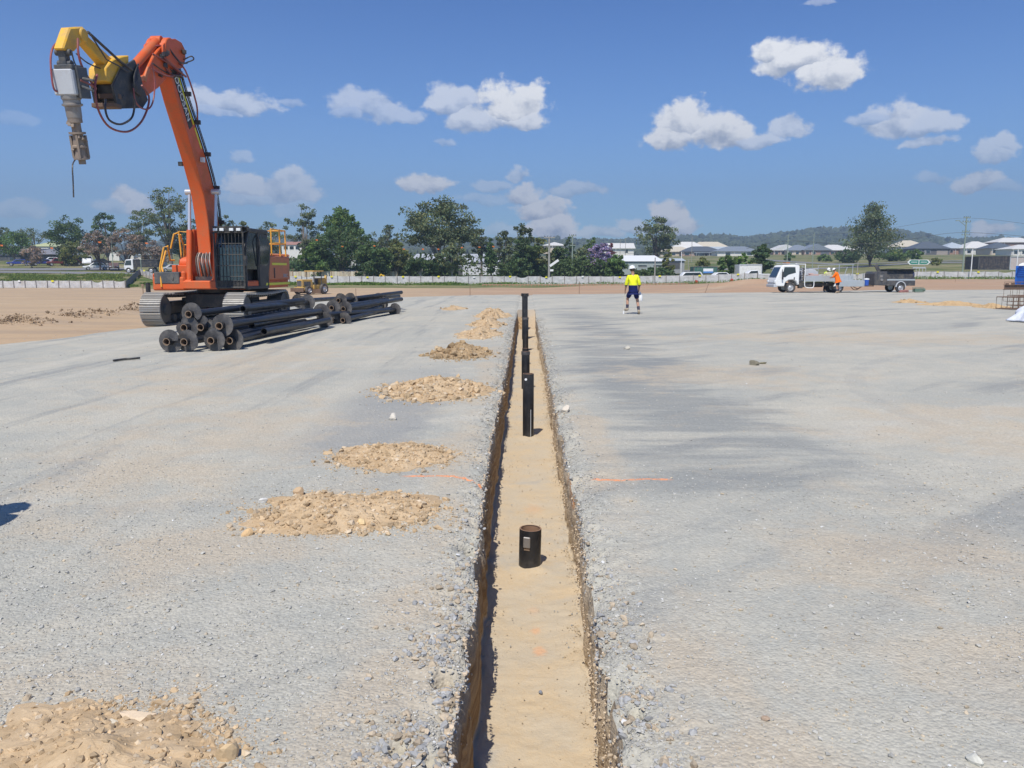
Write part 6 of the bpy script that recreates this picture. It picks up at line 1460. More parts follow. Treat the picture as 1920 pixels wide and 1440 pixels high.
def tree(name, label, px, Y, top, wpx, leaf, seed, base_py=None, shape='round', nc=46, per=80, ls=.36, crown=.30, group=None, barkc=(.26, .22, .18), cat='tree', cr=1.0, stem=True, z0=None):
    rg = np.random.default_rng(seed); x = ptx(px, Y); zb = Tz(x, Y)-.05 if base_py is None else aty(px, base_py, Y).z
    zt = aty(px, top, Y).z; H = zt-zb; W = wpx*Y/F*(1/math.cos(math.atan((px-960)/F)))**0; R = W/2
    root = thing(name, label, cat, (x, Y, zb), 0, group); cb = crown*H; ch = H-cb
    nc = int(nc*1.7); per = int(per*.85)
    # clump centres
    C = []
    while len(C) < nc:
        p = rg.uniform(-1, 1, 3); q = np.linalg.norm(p)
        if q > 1 or (q < .42 and rg.random() < .75): continue
        u = (p[2]+1)/2; 
        if shape == 'cone': p[:2] *= (1.05-u)*1.05
        elif shape == 'pyr': p[:2] *= 1.12-u*.85
        elif shape == 'spread': p[:2] *= .55+.45*math.sqrt(max(0, 1-(2*u-1.3)**2*.5)); 
        elif shape == 'column': p[:2] *= 1.0
        elif shape == 'domed': 
            if p[2] < -.55: continue
        C.append([p[0]*R*.86, p[1]*R*.86, cb+(p[2]*.92+1)/2*ch])
    C = np.array(C); C[0, 2] = cb+ch*.93; C[0, :2] *= .25
    # irregular outline
    C[:, :2] *= (1+.16*rg.normal(size=(nc, 1)))
    rc = cr*min(R, ch)*(.15+.15*rg.random(nc)); rc[0] = min(R, ch)*.22; 
    P = []; Tt = []
    for k in range(nc):
        m = int(per*(.6+.8*rg.random())); d = rg.normal(size=(m, 3)); d /= np.linalg.norm(d, axis=1)[:, None]; rad = rg.random((m, 1))**.45
        q = C[k]+d*rad*np.array([[rc[k]*1.15, rc[k]*1.15, rc[k]*.72]]); P.append(q); Tt.append(np.full(m, .62+.75*rg.random())*(.8+.4*rg.random(m)))
    P = np.concatenate(P); Tt = np.concatenate(Tt); P[:, 2] = np.clip(P[:, 2], .15, H*1.01)
    V, Fq = leafset(P, None, ls*(.55+.8*rg.random(len(P))), seed, .5)
    hue = 1+.12*rg.normal(size=len(P)); t3 = np.stack([Tt*hue, Tt, Tt*(2-hue)], 1).clip(.2, 2.2)
    np_mesh('crown', V, Fq, [LEAF[leaf]], root, tint=np.repeat(t3, 4, 0))
    if stem:
        m = MB(); tr = max(.10, .022*H); f = Vector((rg.uniform(-.3, .3), 0, cb*.75)); m.tube([(0, 0, -.2), (f.x*.3, 0, cb*.35), f], [tr*1.25, tr, tr*.85], 8)
        nl = min(nc, 12)
        for k in range(nl):
            c = Vector(C[k]); md = f.lerp(c, .5)+Vector((0, 0, .08*H)) ; m.tube([f, md, c], [tr*.6, tr*.34, tr*.10], 5)
        m.tube([f, Vector((f.x*.5, 0, H*.75))], [tr*.8, tr*.2], 6)
        m.build('trunk', bark('bark_%d' % int(barkc[0]*100), barkc), root)
    return root
GM = 'trees standing behind the long white fence'; GL = 'trees around the low buildings on the left'; GR = 'trees and bushes below the houses on the right'
TL = [  # name,label,px,Y,top,w,leaf,shape,nc,per,kw
    ('gum_tree', 'tallest airy gum tree just left of the excavator boom', 322, 165, 348, 92, 'euc', 'round', 40, 70, dict(group=GL, crown=.25, cr=.85)),
    ('tree', 'broad dark tree between the grey roof and the bare trees', 134, 175, 403, 78, 'dark', 'round', 46, 90, dict(group=GL, crown=.1)),
    ('tree', 'dark tree with one drooping branch at its top, behind the bare tree', 203, 178, 396, 56, 'dark', 'round', 34, 80, dict(group=GL, crown=.15)),
    ('tree', 'green bushy tree above the dark low building', 28, 190, 436, 80, 'mid', 'round', 36, 80, dict(group=GL, crown=.2)),
    ('gum_tree', 'grey gum tree at the left edge of the picture', 2, 215, 414, 44, 'euc', 'round', 26, 60, dict(group=GL, crown=.3)),
    ('gum_tree', 'thin distant gum behind the cream roof', 68, 230, 428, 70, 'euc', 'spread', 28, 50, dict(group=GL, crown=.45)),
    ('gum_tree', 'grey-green gum filling the gap right of the drooping-branch tree', 268, 185, 393, 62, 'euc', 'round', 34, 70, dict(group=GL, crown=.2)),
    ('tree', 'dark tree directly behind the excavator toolbox', 345, 170, 420, 80, 'dark', 'round', 40, 80, dict(group=GL, crown=.1)),
    ('bare_tree', 'nearly leafless purplish-brown tree above the white cars', 188, 146, 432, 62, 'brown', 'domed', 30, 60, dict(group=GL, crown=.22, ls=.3, cr=.8, barkc=(.20, .16, .15))),
    ('bare_tree', 'nearly leafless brown tree in front of the white sheds', 238, 144, 428, 72, 'brown', 'domed', 32, 60, dict(group=GL, crown=.2, ls=.3, cr=.8, barkc=(.20, .16, .15))),
    ('bare_tree', 'low brown twiggy tree left of the yellow handrails', 290, 150, 450, 60, 'brown', 'round', 28, 60, dict(group=GL, crown=.1, ls=.3, barkc=(.20, .16, .15))),
    ('bare_tree', 'low brown tree in front of the grey roof', 62, 158, 462, 50, 'brown', 'round', 22, 50, dict(group=GL, crown=.1, ls=.3, barkc=(.20, .16, .15))),
    ('bush', 'dense bush under the broad dark tree beside the parked cars', 140, 168, 452, 56, 'olive', 'round', 24, 80, dict(group=GL, crown=.0, stem=False)),
    ('gum_tree', 'gum tree just right of the boom above the cab', 425, 170, 400, 46, 'euc', 'round', 26, 70, dict(group=GM, crown=.2)),
    ('tree', 'yellow-green tree right behind the cab roof', 458, 160, 412, 54, 'olive', 'round', 28, 80, dict(group=GM, crown=.1)),
    ('tree', 'rounded dark tree above the excavator handrail', 502, 172, 413, 64, 'euc', 'round', 34, 80, dict(group=GM, crown=.15)),
    ('gum_tree', 'open-branched gum tree leaning left, right of the excavator', 574, 158, 379, 66, 'euc', 'spread', 34, 60, dict(group=GM, crown=.25, cr=.8)),
    ('tree', 'domed tree with a fine open crown and a single dark trunk', 645, 140, 387, 84, 'mid', 'domed', 52, 80, dict(group=GM, crown=.45, cr=.8)),
    ('tree', 'wide low dark tree under the domed crown', 640, 134, 425, 118, 'dark', 'spread', 56, 90, dict(group=GM, crown=.2)),
    ('bush', 'large bush spreading over the pale paling fence', 700, 130, 452, 78, 'dark', 'round', 40, 90, dict(group=GM, crown=.0, stem=False)),
    ('tree', 'green bush left of the domed tree, above the red shed roof', 592, 132, 452, 66, 'mid', 'round', 36, 80, dict(group=GM, crown=.05, stem=False)),
    ('gum_tree', 'smaller rounded gum between the domed tree and the biggest tree', 727, 175, 420, 56, 'euc', 'round', 30, 70, dict(group=GM, crown=.2)),
    ('tree', 'narrow bright green tree left of the biggest tree', 742, 132, 446, 50, 'olive', 'column', 34, 90, dict(group=GM, crown=.05)),
    ('gum_tree', 'biggest tree of the row, a broad many-branched gum', 826, 138, 368, 150, 'euc', 'domed', 96, 85, dict(group=GM, crown=.28, barkc=(.42, .38, .33), cr=.75)),
    ('gum_tree', 'small gum with pale stems under the right half of the biggest tree', 846, 128, 455, 64, 'euc', 'spread', 30, 60, dict(group=GM, crown=.3, barkc=(.42, .38, .33))),
    ('tree', 'low dark spreading tree with a bare forked trunk', 788, 128, 484, 62, 'dark', 'domed', 26, 80, dict(group=GM, crown=.35, barkc=(.5, .48, .45))),
    ('gum_tree', 'greyish gum right of the biggest tree', 903, 150, 428, 46, 'euc', 'round', 24, 55, dict(group=GM, crown=.45)),
    ('fir_tree', 'narrow dark pointed tree in front of the white factory', 920, 136, 444, 28, 'fir', 'cone', 34, 70, dict(group=GM, crown=.12, cr=1.1)),
    ('gum_tree', 'grey gum right of the pointed tree', 948, 150, 432, 52, 'euc', 'round', 34, 70, dict(group=GM, crown=.08)),
    ('tree', 'tree with a flat reddish top behind the trench piles', 980, 148, 416, 54, 'euc', 'spread', 36, 70, dict(group=GM, crown=.1)),
    ('tree', 'dark leafy tree directly behind the trench', 985, 134, 446, 56, 'dark', 'round', 44, 90, dict(group=GM, crown=.0, stem=False)),
    ('tree', 'yellow-green tree left of the grey concrete pole', 1010, 138, 444, 44, 'olive', 'round', 34, 80, dict(group=GM, crown=.02, stem=False)),
    ('tree', 'dark tree behind the concrete pole', 1046, 146, 462, 50, 'dark', 'round', 38, 80, dict(group=GM, crown=.0, stem=False)),
    ('tree', 'distant dark tree beside the steel lattice pole', 1066, 190, 441, 26, 'dark', 'column', 20, 70, dict(group=GM, crown=.1)),
    ('bush', 'rounded grey-green bush between the green pole and the blossom tree', 1090, 142, 465, 44, 'euc', 'round', 40, 80, dict(group=GM, crown=.0, stem=False)),
    ('jacaranda', 'tree covered in purple blossom', 1127, 139, 455, 58, 'purple', 'domed', 46, 75, dict(group=GM, crown=.12, cr=.75)),
    ('palm', 'feathery green treetop behind the purple tree', 1112, 180, 444, 34, 'mid', 'spread', 16, 60, dict(group=GM, crown=.4)),
    ('tree', 'small dark red tree right of the purple one', 1146, 175, 454, 16, 'red', 'round', 12, 60, dict(group=GM, crown=.2)),
    ('bush', 'rounded green bush beside the white hard hat of the walking worker', 1154, 130, 477, 46, 'mid', 'round', 34, 90, dict(group=GM, crown=.0, stem=False)),
    ('gum_tree', 'large lone gum with clumped dark crown above the long white roof', 1230, 215, 406, 88, 'euc', 'spread', 46, 62, dict(group=GR, crown=.25, cr=.72, ls=.5, barkc=(.14, .11, .1))),
    ('hedge', 'clipped hedge in front of the long building', 1230, 134, 502, 88, 'dark', 'column', 40, 80, dict(group=GR, crown=.0, stem=False, cat='hedge')),
    ('bush', 'yellowish bush in front of the right end of the long building', 1252, 150, 466, 26, 'olive', 'column', 20, 80, dict(group=GR, crown=.0)),
    ('bush', 'small olive bush above the green container', 1316, 160, 482, 36, 'olive', 'round', 20, 70, dict(group=GR, crown=.0, stem=False)),
    ('bush', 'bright green bush left of the white site shed', 1362, 132, 478, 36, 'mid', 'round', 24, 80, dict(group=GR, crown=.0, stem=False)),
    ('bush', 'light green bush behind the white site shed', 1392, 150, 474, 34, 'bright', 'round', 22, 80, dict(group=GR, crown=.0, stem=False)),
    ('tree', 'dense round tree right of the white site shed', 1428, 140, 456, 44, 'dark', 'round', 34, 90, dict(group=GR, crown=.02)),
    ('tree', 'tall dark pointed-top tree above the workers and trailer', 1632, 205, 380, 128, 'euc', 'pyr', 78, 66, dict(group=GR, crown=.13, ls=.45, barkc=(.10, .08, .07), base_py=505)),
    ('bush', 'dark row of bushes left of the tall dark tree', 1590, 250, 468, 60, 'dark', 'round', 26, 70, dict(group=GR, crown=.0, stem=False, ls=.5)),
    ('bush', 'dark row of bushes right of the tall dark tree', 1680, 250, 468, 70, 'mid', 'round', 28, 70, dict(group=GR, crown=.0, stem=False, ls=.5)),
    ('bush', 'lone round bush left of the green direction sign', 1716, 230, 468, 26, 'mid', 'round', 16, 70, dict(group=GR, crown=.0, stem=False, ls=.5)),
    ('bush', 'small bush in front of the houses behind the truck cab', 1480, 270, 474, 18, 'mid', 'round', 14, 60, dict(group=GR, crown=.0, stem=False, ls=.5)),
    ('bush', 'small bushes below the houses between the two thin poles', 1546, 270, 477, 30, 'mid', 'round', 14, 60, dict(group=GR, crown=.0, stem=False, ls=.5)),
    ('bush', 'dry brownish bush in the field right of the direction sign', 1754, 190, 484, 22, 'olive', 'round', 12, 60, dict(group=GR, crown=.0, stem=False)),
]
for i, (nm, lb, px, Y, top, wpx, leaf, shp, nc, per, kw) in enumerate(TL):
    tree(nm, lb, px, Y, top, wpx, leaf, 300+i*3, shape=shp, nc=nc, per=per, **kw)
# the low hedge is stretched along the fence
def undergrowth():
    r = np.random.default_rng(9); n = 46000; x = ptx(535, 1)+(ptx(1165, 1)-ptx(535, 1))*r.random(n); y = 134+34*r.random(n); X = x*y
    d = fbm(X*.09, y*.09, 77, 4); hh = 1.6+3.6*np.clip(d+.35, 0, 1.2)
    open_ = ((X/y > ptx(858, 1)) & (X/y < ptx(938, 1)) & (y > 136)) | ((X/y < ptx(745, 1)) & (y < 144)); hh = np.where(open_, .35, hh)
    P = np.stack([X, y, T(X, y)+hh*np.sqrt(r.random(n))], 1); V, Fq = leafset(P, None, .32+.3*r.random(n), 10, .55)
    c = (.6+.6*r.random(n))*(.8+.5*(d+.3)); hu = 1+.15*fbm(X*.2, y*.2, 78, 2)
    o = np_mesh('undergrowth', V, Fq, [LEAF['dark']], tint=np.repeat(np.stack([c*hu, c, c*(2-hu)], 1), 4, 0)); props(o, 'dark undergrowth filling the ground between the trunks behind the fence', 'shrubbery', kind='stuff')
undergrowth()
# ================================================================= hills with forest
def hills():
    sk = [(-400, 470), (200, 462), (430, 452), (520, 448), (545, 446), (600, 450), (760, 452), (900, 449), (1000, 447), (1055, 446), (1100, 449), (1150, 453), (1190, 449), (1260, 446), (1330, 442), (1372, 443), (1400, 445), (1420, 441), (1450, 437), (1480, 435), (1530, 431), (1575, 431), (1640, 432), (1690, 435), (1735, 440), (1765, 448), (1800, 449), (1850, 447), (1900, 447), (2200, 445)]
    nx, ny = 420, 60; pxs = np.linspace(-350, 2250, nx); ysk = np.interp(pxs, [a for a, _ in sk], [b for _, b in sk])
    D = 1500.0; t = np.linspace(0, 1, ny); V = np.zeros((ny, nx, 3))
    az = np.array([ptx(p, 1.0) for p in pxs]); top = np.array([aty(p, q, D).z for p, q in zip(pxs, ysk)])-7
    for j, tt in enumerate(t):
        y = 620+(2100-620)*tt; rid = np.exp(-((y-D)/520.)**2); rid = np.where(y > D, 1.0-.1*(y-D)/600, rid)
        x = az*y; z = 7+(top-7)*rid + 6*rid*fbm(x*.006, np.full(nx, y*.006), 81, 4)*(abs(y-D) > 60)
        V[j] = np.stack([x, np.full(nx, y), z], 1)
    n = NT('wooded_hill'); c = n.co(); f = n.noise(c, .012, 6, .65); g = n.noise(c, .09, 4, .7)
    col = n.mix(n.rng(f, .4, .62), (.045, .065, .028), (.085, .095, .045)); col = n.mix(n.rng(g, .52, .7, 0, .5), col, (.17, .15, .09)); M = n.done(col, .95)
    o = np_mesh('hills', V.reshape(-1, 3), grid_faces(ny, nx), [M], smooth=True); props(o, kind='structure')
    # canopy
    r = np.random.default_rng(12); N = 34000; j = (ny-1)*np.clip(r.random(N)*.62, 0, .62); i = (nx-1)*r.random(N); j0 = j.astype(int); i0 = i.astype(int); fj = (j-j0)[:, None]; fi = (i-i0)[:, None]
    j1 = np.minimum(j0+1, ny-1); i1 = np.minimum(i0+1, nx-1)
    P = (V[j0, i0]*(1-fj)*(1-fi)+V[j1, i0]*fj*(1-fi)+V[j0, i1]*(1-fj)*fi+V[j1, i1]*fj*fi)
    ok = fbm(P[:, 0]*.01, P[:, 1]*.01, 83, 3) > -.28; P = P[ok]; s = 2.6+3.8*r.random(len(P))**1.5
    tn = (.7+.7*r.random((len(P), 1)))*np.array([[.075, .092, .05]])
    Vr, Fr, tr = rocks(P, s, 14, ICO1, .9, tn, rough=.3, sink=.15)
    o = np_mesh('forest', Vr, Fr, [M_STONE], tint=tr); props(o, 'dark gum forest covering the distant hills', 'forest', kind='stuff')
hills()
# ================================================================= buildings
def wallmat(k, col): return paint('wall_'+k, col, .8, dirt=.25)
def roofmat(k, col):
    key = 'roof_'+k
    if key in _mc: return _mc[key]
    n = NT(key); c = n.co(); x, y, z = n.sep(c); w = n.n('TexWave', i_Vector=c, i_Scale=1.6, i_Distortion=.3); f = n.noise(c, .8, 4, .6)
    _mc[key] = n.done(n.mix(n.math('MULTIPLY', n.math('ADD', f, w.outputs[0]), .3), col, tuple(q*.8 for q in col)), .5, 0, n.bump(w.outputs[0], .3, .02)); return _mc[key]
def hip_house(name, label, px, Y, base_py, w, d, hw, hr, rcol, wcol, rz=0, group=None, garage=True, kind='hip', windows=2, seed=0):
    x = ptx(px, Y); zb = aty(px, base_py, Y).z if base_py else Tz(x, Y); root = thing(name, label, 'house', (x, Y, zb), rz, group); r = random.Random(seed)
    m = MB(); m.b2((-w/2, 0, -1.5), (w/2, d, hw)); wl = m.build('wall', wallmat(wcol[0], wcol[1]), root)
    m = MB(); e = .6; z1 = hw; ri = min(w, d)/2+e
    a = [(-w/2-e, -e, z1), (w/2+e, -e, z1), (w/2+e, d+e, z1), (-w/2-e, d+e, z1)]
    if kind == 'hip': rp = [(-w/2-e+ri, d/2, z1+hr), (w/2+e-ri, d/2, z1+hr)] if w >= d else [(0, -e+ri, z1+hr), (0, d+e-ri, z1+hr)]
    elif kind == 'gable': rp = [(-w/2-e, d/2, z1+hr), (w/2+e, d/2, z1+hr)]
    else: rp = [(0, -e, z1+hr), (0, d+e, z1+hr)]
    if kind == 'front' or (kind == 'hip' and w < d): f = [(0, 1, 4), (1, 2, 5, 4), (2, 3, 5), (3, 0, 4, 5), (3, 2, 1, 0)]
    else: f = [(0, 1, 5, 4), (1, 2, 5), (2, 3, 4, 5), (3, 0, 4), (3, 2, 1, 0)]
    m.add(a+rp, f); m.b2((-w/2-e, -e-.1, z1-.18), (w/2+e, -e, z1+.04)); m.build('roof', roofmat(rcol[0], rcol[1]), root, smooth=False)
    slots = 3+windows; xs = [(-w/2)+w*(k+.5)/(windows+(2 if garage else 0)) for k in range(windows+(2 if garage else 0))]
    if garage:
        m = MB(); m.box((w/2-w*.22, -.03, 1.1), (w*.32, .06, 2.2)); m.build('garage_door', paint('garage_%d' % (seed % 3), [(.55, .54, .5), (.12, .13, .15), (.35, .3, .26)][seed % 3], .6), root)
    for k in range(windows):
        m = MB(); m.box((xs[k], -.02, 1.5), (w*.11, .05, 1.3)); wi = m.build('window', M_GLASS, root); m = MB(); 
        for dx in (-w*.058, w*.058): m.box((xs[k]+dx, -.04, 1.5), (.08, .06, 1.4))
        m.box((xs[k], -.045, 2.18), (w*.12, .07, .08)); m.build('frame', M_WHITE, wi)
    m = MB(); m.box((xs[0]+w*.14, -.6, 1.1), (.12, .12, 2.3)); m.box((xs[0]-w*.1, -.55, hw*.5), (.1, .1, hw)); m.build('porch_post', M_WHITE, root)
    return root
WH = ('white', (.74, .72, .66)); CR = ('cream', (.62, .52, .40)); BRK = ('brick', (.36, .22, .16)); GY = ('grey', (.30, .31, .32)); DK = ('dark', (.10, .10, .11))
RW = ('pale', (.68, .66, .61)); RG = ('bluegrey', (.22, .25, .28)); RD = ('charcoal', (.10, .115, .13)); RC = ('creamroof', (.60, .53, .40)); RS = ('silver', (.45, .50, .53)); RR = ('redroof', (.30, .13, .10))
GH2 = 'houses of the new estate on the rise at the right'
HS = [  # label, px, Y, base, w, d, hw, hr, roof, wall, kind, garage
    ('house with a small white roof just left of the lone gum', 1040+0, 400, 470, 11, 12, 2.6, 1.8, RW, CR, 'hip', 0),
    ('small white roofed house right of the purple tree', 1160, 330, 478, 12, 10, 2.7, 2.2, RW, WH, 'gable', 0),
    ('cream house with a cream roof, leftmost of the row beyond the container', 1270, 400, 482, 17, 12, 2.7, 2.6, RC, CR, 'hip', 1),
    ('house with the tall pale pyramid roof', 1292, 415, 480, 21, 14, 2.8, 4.6, RW, WH, 'hip', 1),
    ('charcoal roofed house right of the pale pyramid roof', 1316, 395, 482, 20, 12, 2.7, 2.6, RD, BRK, 'hip', 1),
    ('cream roofed house behind a grey-blue one above the green container', 1332, 430, 478, 24, 14, 2.9, 4.2, RC, CR, 'hip', 0),
    ('grey-blue roofed house above the white car', 1352, 395, 484, 26, 14, 2.7, 3.0, RS, GY, 'hip', 1),
    ('low silver roofed house behind the light green bush', 1384, 380, 482, 20, 12, 2.7, 2.4, RG, WH, 'hip', 0),
    ('white fronted house directly above the truck cab', 1473, 420, 480, 13.5, 12, 3.0, 2.9, RW, BRK, 'front', 1),
    ('grey roofed house between the truck cab and the first thin pole', 1500, 415, 480, 14, 12, 2.9, 2.9, RG, CR, 'hip', 1),
    ('house with a dark blue garage door beside the second thin pole', 1531, 412, 480, 13.5, 12, 3.0, 3.0, RG, BRK, 'front', 1),
    ('wide pale roofed house right of the second thin pole', 1567, 420, 480, 17, 12, 3.0, 2.9, RW, BRK, 'hip', 1),
    ('pale roofed house half hidden by the tall dark tree', 1602, 430, 480, 15, 12, 3.0, 2.8, RW, WH, 'hip', 0),
    ('pale cream roofed house right of the tall dark tree', 1708, 400, 474, 16, 12, 3.0, 3.2, RC, WH, 'hip', 0),
    ('large dark roofed house above the direction sign', 1746, 380, 478, 16, 13, 3.0, 3.4, RD, DK, 'hip', 1),
    ('silver roofed house beside the double-armed pole', 1793, 395, 477, 12, 12, 3.0, 3.0, RS, BRK, 'hip', 0),
    ('broad pale roofed house right of the double-armed pole', 1838, 390, 478, 16, 13, 3.2, 3.4, RW, WH, 'hip', 1),
    ('charcoal roofed house above the dark container', 1880, 370, 478, 12, 12, 3.0, 3.0, RD, CR, 'hip', 1),
    ('two-storey pale roofed house at the right edge, highest of the row', 1905, 400, 478, 20, 12, 6.2, 2.4, RW, BRK, 'hip', 0),
    ('pale fronted house cut by the right edge', 1925, 350, 480, 14, 12, 3.0, 2.0, RW, WH, 'hip', 1)]
for i, (lb, px, Y, by, w_, d_, hw, hr, rc_, wc_, kd, ga) in enumerate(HS):
    hip_house('house', lb, px, Y, by, w_, d_, hw, hr, rc_, wc_, 0, GH2, bool(ga), kd, 2, i)
# left buildings
def simple_building(name, label, px0, px1, Y, base, eave, ridge, d, rc_, wc_, kind='gable', cat='building', doors=(), wins=(), eaves=.3):
    x0, x1 = ptx(px0, Y), ptx(px1, Y); zb, ze, zr = aty(px0, base, Y).z, aty(px0, eave, Y).z, aty(px0, ridge, Y).z; w_ = x1-x0; cx = (x0+x1)/2
    root = thing(name, label, cat, (cx, Y, zb)); m = MB(); m.b2((-w_/2, 0, -1), (w_/2, d, ze-zb)); m.build('wall', wallmat(wc_[0], wc_[1]), root)
    e = eaves; z1 = ze-zb; hr = zr-ze; m = MB(); a = [(-w_/2-e, -e, z1), (w_/2+e, -e, z1), (w_/2+e, d+e, z1), (-w_/2-e, d+e, z1)]
    if kind == 'gable': m.add(a+[(-w_/2-e, d/2, z1+hr), (w_/2+e, d/2, z1+hr)], [(0, 1, 5, 4), (1, 2, 5), (2, 3, 4, 5), (3, 0, 4), (3, 2, 1, 0)])
    elif kind == 'hip': k = min(d/2, w_/2)*.9; m.add(a+[(-w_/2+k, d/2, z1+hr), (w_/2-k, d/2, z1+hr)], [(0, 1, 5, 4), (1, 2, 5), (2, 3, 4, 5), (3, 0, 4), (3, 2, 1, 0)])
    elif kind == 'front': m.add(a+[(0, -e, z1+hr), (0, d+e, z1+hr)], [(0, 1, 4), (1, 2, 5, 4), (2, 3, 5), (3, 0, 4, 5), (3, 2, 1, 0)])
    else: m.b2((-w_/2-.1, -.1, z1), (w_/2+.1, d+.1, z1+max(.12, hr)))
    m.build('roof', roofmat(rc_[0], rc_[1]), root, smooth=False)
    for a_, b_, lo, hi in doors:
        m = MB(); m.b2((-w_/2+w_*a_, -.06, lo*z1), (-w_/2+w_*b_, .0, hi*z1)); m.build('door', paint('shutter_dark', (.06, .065, .07), .6), root)
    for a_, b_, lo, hi in wins:
        m = MB(); m.b2((-w_/2+w_*a_, -.05, lo*z1), (-w_/2+w_*b_, .0, hi*z1)); wi = m.build('window', M_GLASS, root); m = MB(); m.b2((-w_/2+w_*a_, -.09, lo*z1-.08), (-w_/2+w_*b_, -.05, lo*z1)); m.build('sill', M_WHITE, wi)
    return root
B = simple_building
B('shop_building', 'long dark low building behind the parked cars at the left edge', -90, 88, 200, 497, 479, 465, 14, ('brownroof', (.06, .065, .08)), DK, 'gable', doors=((.5, .6, 0, .8), (.7, .8, 0, .8)), wins=((.62, .68, .3, .8), (.84, .9, .3, .8)))
B('house', 'building with a cream-green roof behind the grey roofed one', 56, 94, 225, 480, 462, 451, 16, ('limeroof', (.52, .55, .30)), WH, 'hip', wins=((.2, .4, .3, .8),))
B('house', 'grey roofed part with wide eaves at the right end of the dark building', 40, 96, 192, 497, 477, 466, 14, ('grey_tin', (.26, .25, .25)), DK, 'hip', doors=((.3, .5, 0, .8),), eaves=1.0)
B('shed', 'white shed seen between the bare trees, left of two', 206, 225, 200, 484, 474, 473, 6, RW, WH, 'flat', wins=((.3, .45, .3, .7),))
B('shed', 'white shed seen between the bare trees, right of two', 236, 252, 205, 484, 474, 473, 6, RW, WH, 'flat', wins=((.3, .45, .3, .7),))
B('shed', 'tall white and grey shed left of the excavator handrail', 259, 284, 175, 502, 478, 475, 8, RS, WH, 'gable', doors=((.5, .95, 0, .8),))
B('house', 'two-storey white house glimpsed right of the excavator handrail', 530, 567, 260, 478, 459, 452, 12, ('terracotta', (.42, .22, .15)), WH, 'gable', wins=((.1, .3, .55, .85), (.4, .6, .55, .85), (.7, .9, .55, .85)))
B('shed', 'shed with a red wall and brown roof right of the excavator', 526, 572, 150, 520, 499, 494, 8, ('brown_tin', (.13, .10, .09)), ('redwall', (.42, .13, .12)), 'gable', doors=())
B('shed', 'small grey roofed kiosk with a red door behind the fence', 634, 660, 133, 528, 511, 505, 4, ('kioskroof', (.38, .38, .40)), ('redbrown', (.28, .08, .07)), 'hip', doors=((.5, .9, 0, .8),), eaves=.8)
B('house', 'pale house behind the domed tree', 612, 668, 190, 508, 482, 476, 10, RG, ('palewall', (.62, .62, .58)), 'gable', wins=((.1, .3, .4, .7), (.6, .8, .4, .7)))
B('factory', 'white and grey tin factory with a large dark roller door right of the biggest tree', 848, 936, 172, 516, 492, 474, 26, ('tin', (.50, .51, .52)), ('tinwall', (.62, .64, .67)), 'gable', doors=((.0, .22, 0, .72),), wins=((.24, .95, .86, .93),))
B('factory', 'pale tin factory behind the left half of the biggest tree', 772, 846, 180, 516, 490, 474, 22, ('tin', (.50, .51, .52)), WH, 'gable', wins=((.3, .4, .4, .7),))
B('hall', 'long grey-green building with a bright white sloping roof behind the worker', 1163, 1243, 168, 506, 490, 477, 26, ('whitetin', (.84, .84, .82)), ('greengrey', (.33, .38, .37)), 'gable', doors=(), wins=((.42, .62, .35, .55), (.78, .98, .35, .55)))
o = B('shed', 'open-sided awning with a pale blue roof right of the long building', 1240, 1283, 176, 504, 489, 484, 8, RS, GY, 'gable', doors=((.2, .8, 0, .8),))
# containers and site sheds
def container(name, label, px0, px1, Y, base, top, d, col, ribs=True, cat='container', sign=None):
    x0, x1 = ptx(px0, Y), ptx(px1, Y); zb, zt = aty(px0, base, Y).z, aty(px0, top, Y).z; w_ = x1-x0; h_ = zt-zb; root = thing(name, label, cat, ((x0+x1)/2, Y, zb))
    m = MB(); m.b2((-w_/2, 0, .05), (w_/2, d, h_))
    if ribs:
        n_ = int(w_/.35)
        for k in range(n_): m.box((-w_/2+(k+.5)*w_/n_, -.02, h_/2), (w_/n_*.5, .05, h_*.9))
    m.build('shell', paint('cont_'+name+str(px0), col, .6, dirt=.4), root)
    m = MB()
    for x_ in (-w_/2, w_/2): m.box((x_, -.0, h_/2), (.12, .14, h_))
    m.box((0, -.0, h_), (w_, .14, .12)); m.box((0, 0, .06), (w_, .14, .14)); m.build('frame', M_DG if col[0] < .3 else M_GREYP, root)
    if sign:
        m = MB(); m.b2((-w_*.1, -.09, h_*.15), (w_*.32, -.06, h_*.75)); m.build('sign', M_WHITE, root); m = MB(); m.b2((-w_*.1, -.105, h_*.15), (w_*.32, -.092, h_*.38)); m.build('sign_band', paint('sign_blue', (.08, .25, .55)), root)
    return root
container('shipping_container', 'dark green container with a white and blue panel beyond the fence', 1301, 1345, 128, 514, 500, 3, (.03, .13, .10), sign=True)
container('site_shed', 'white site shed left of the dense round tree', 1386, 1428, 128, 515, 496, 3, (.80, .79, .74), False, 'site shed')
container('shade_screen', 'dark ribbed container behind the fence at the far right', 1834, 1891, 128, 506, 480.5, 4, (.035, .035, .045))
container('site_shed', 'pale pinkish site building right of the dark container', 1893, 1990, 134, 506, 481.5, 4, (.52, .45, .42), False, 'site shed')
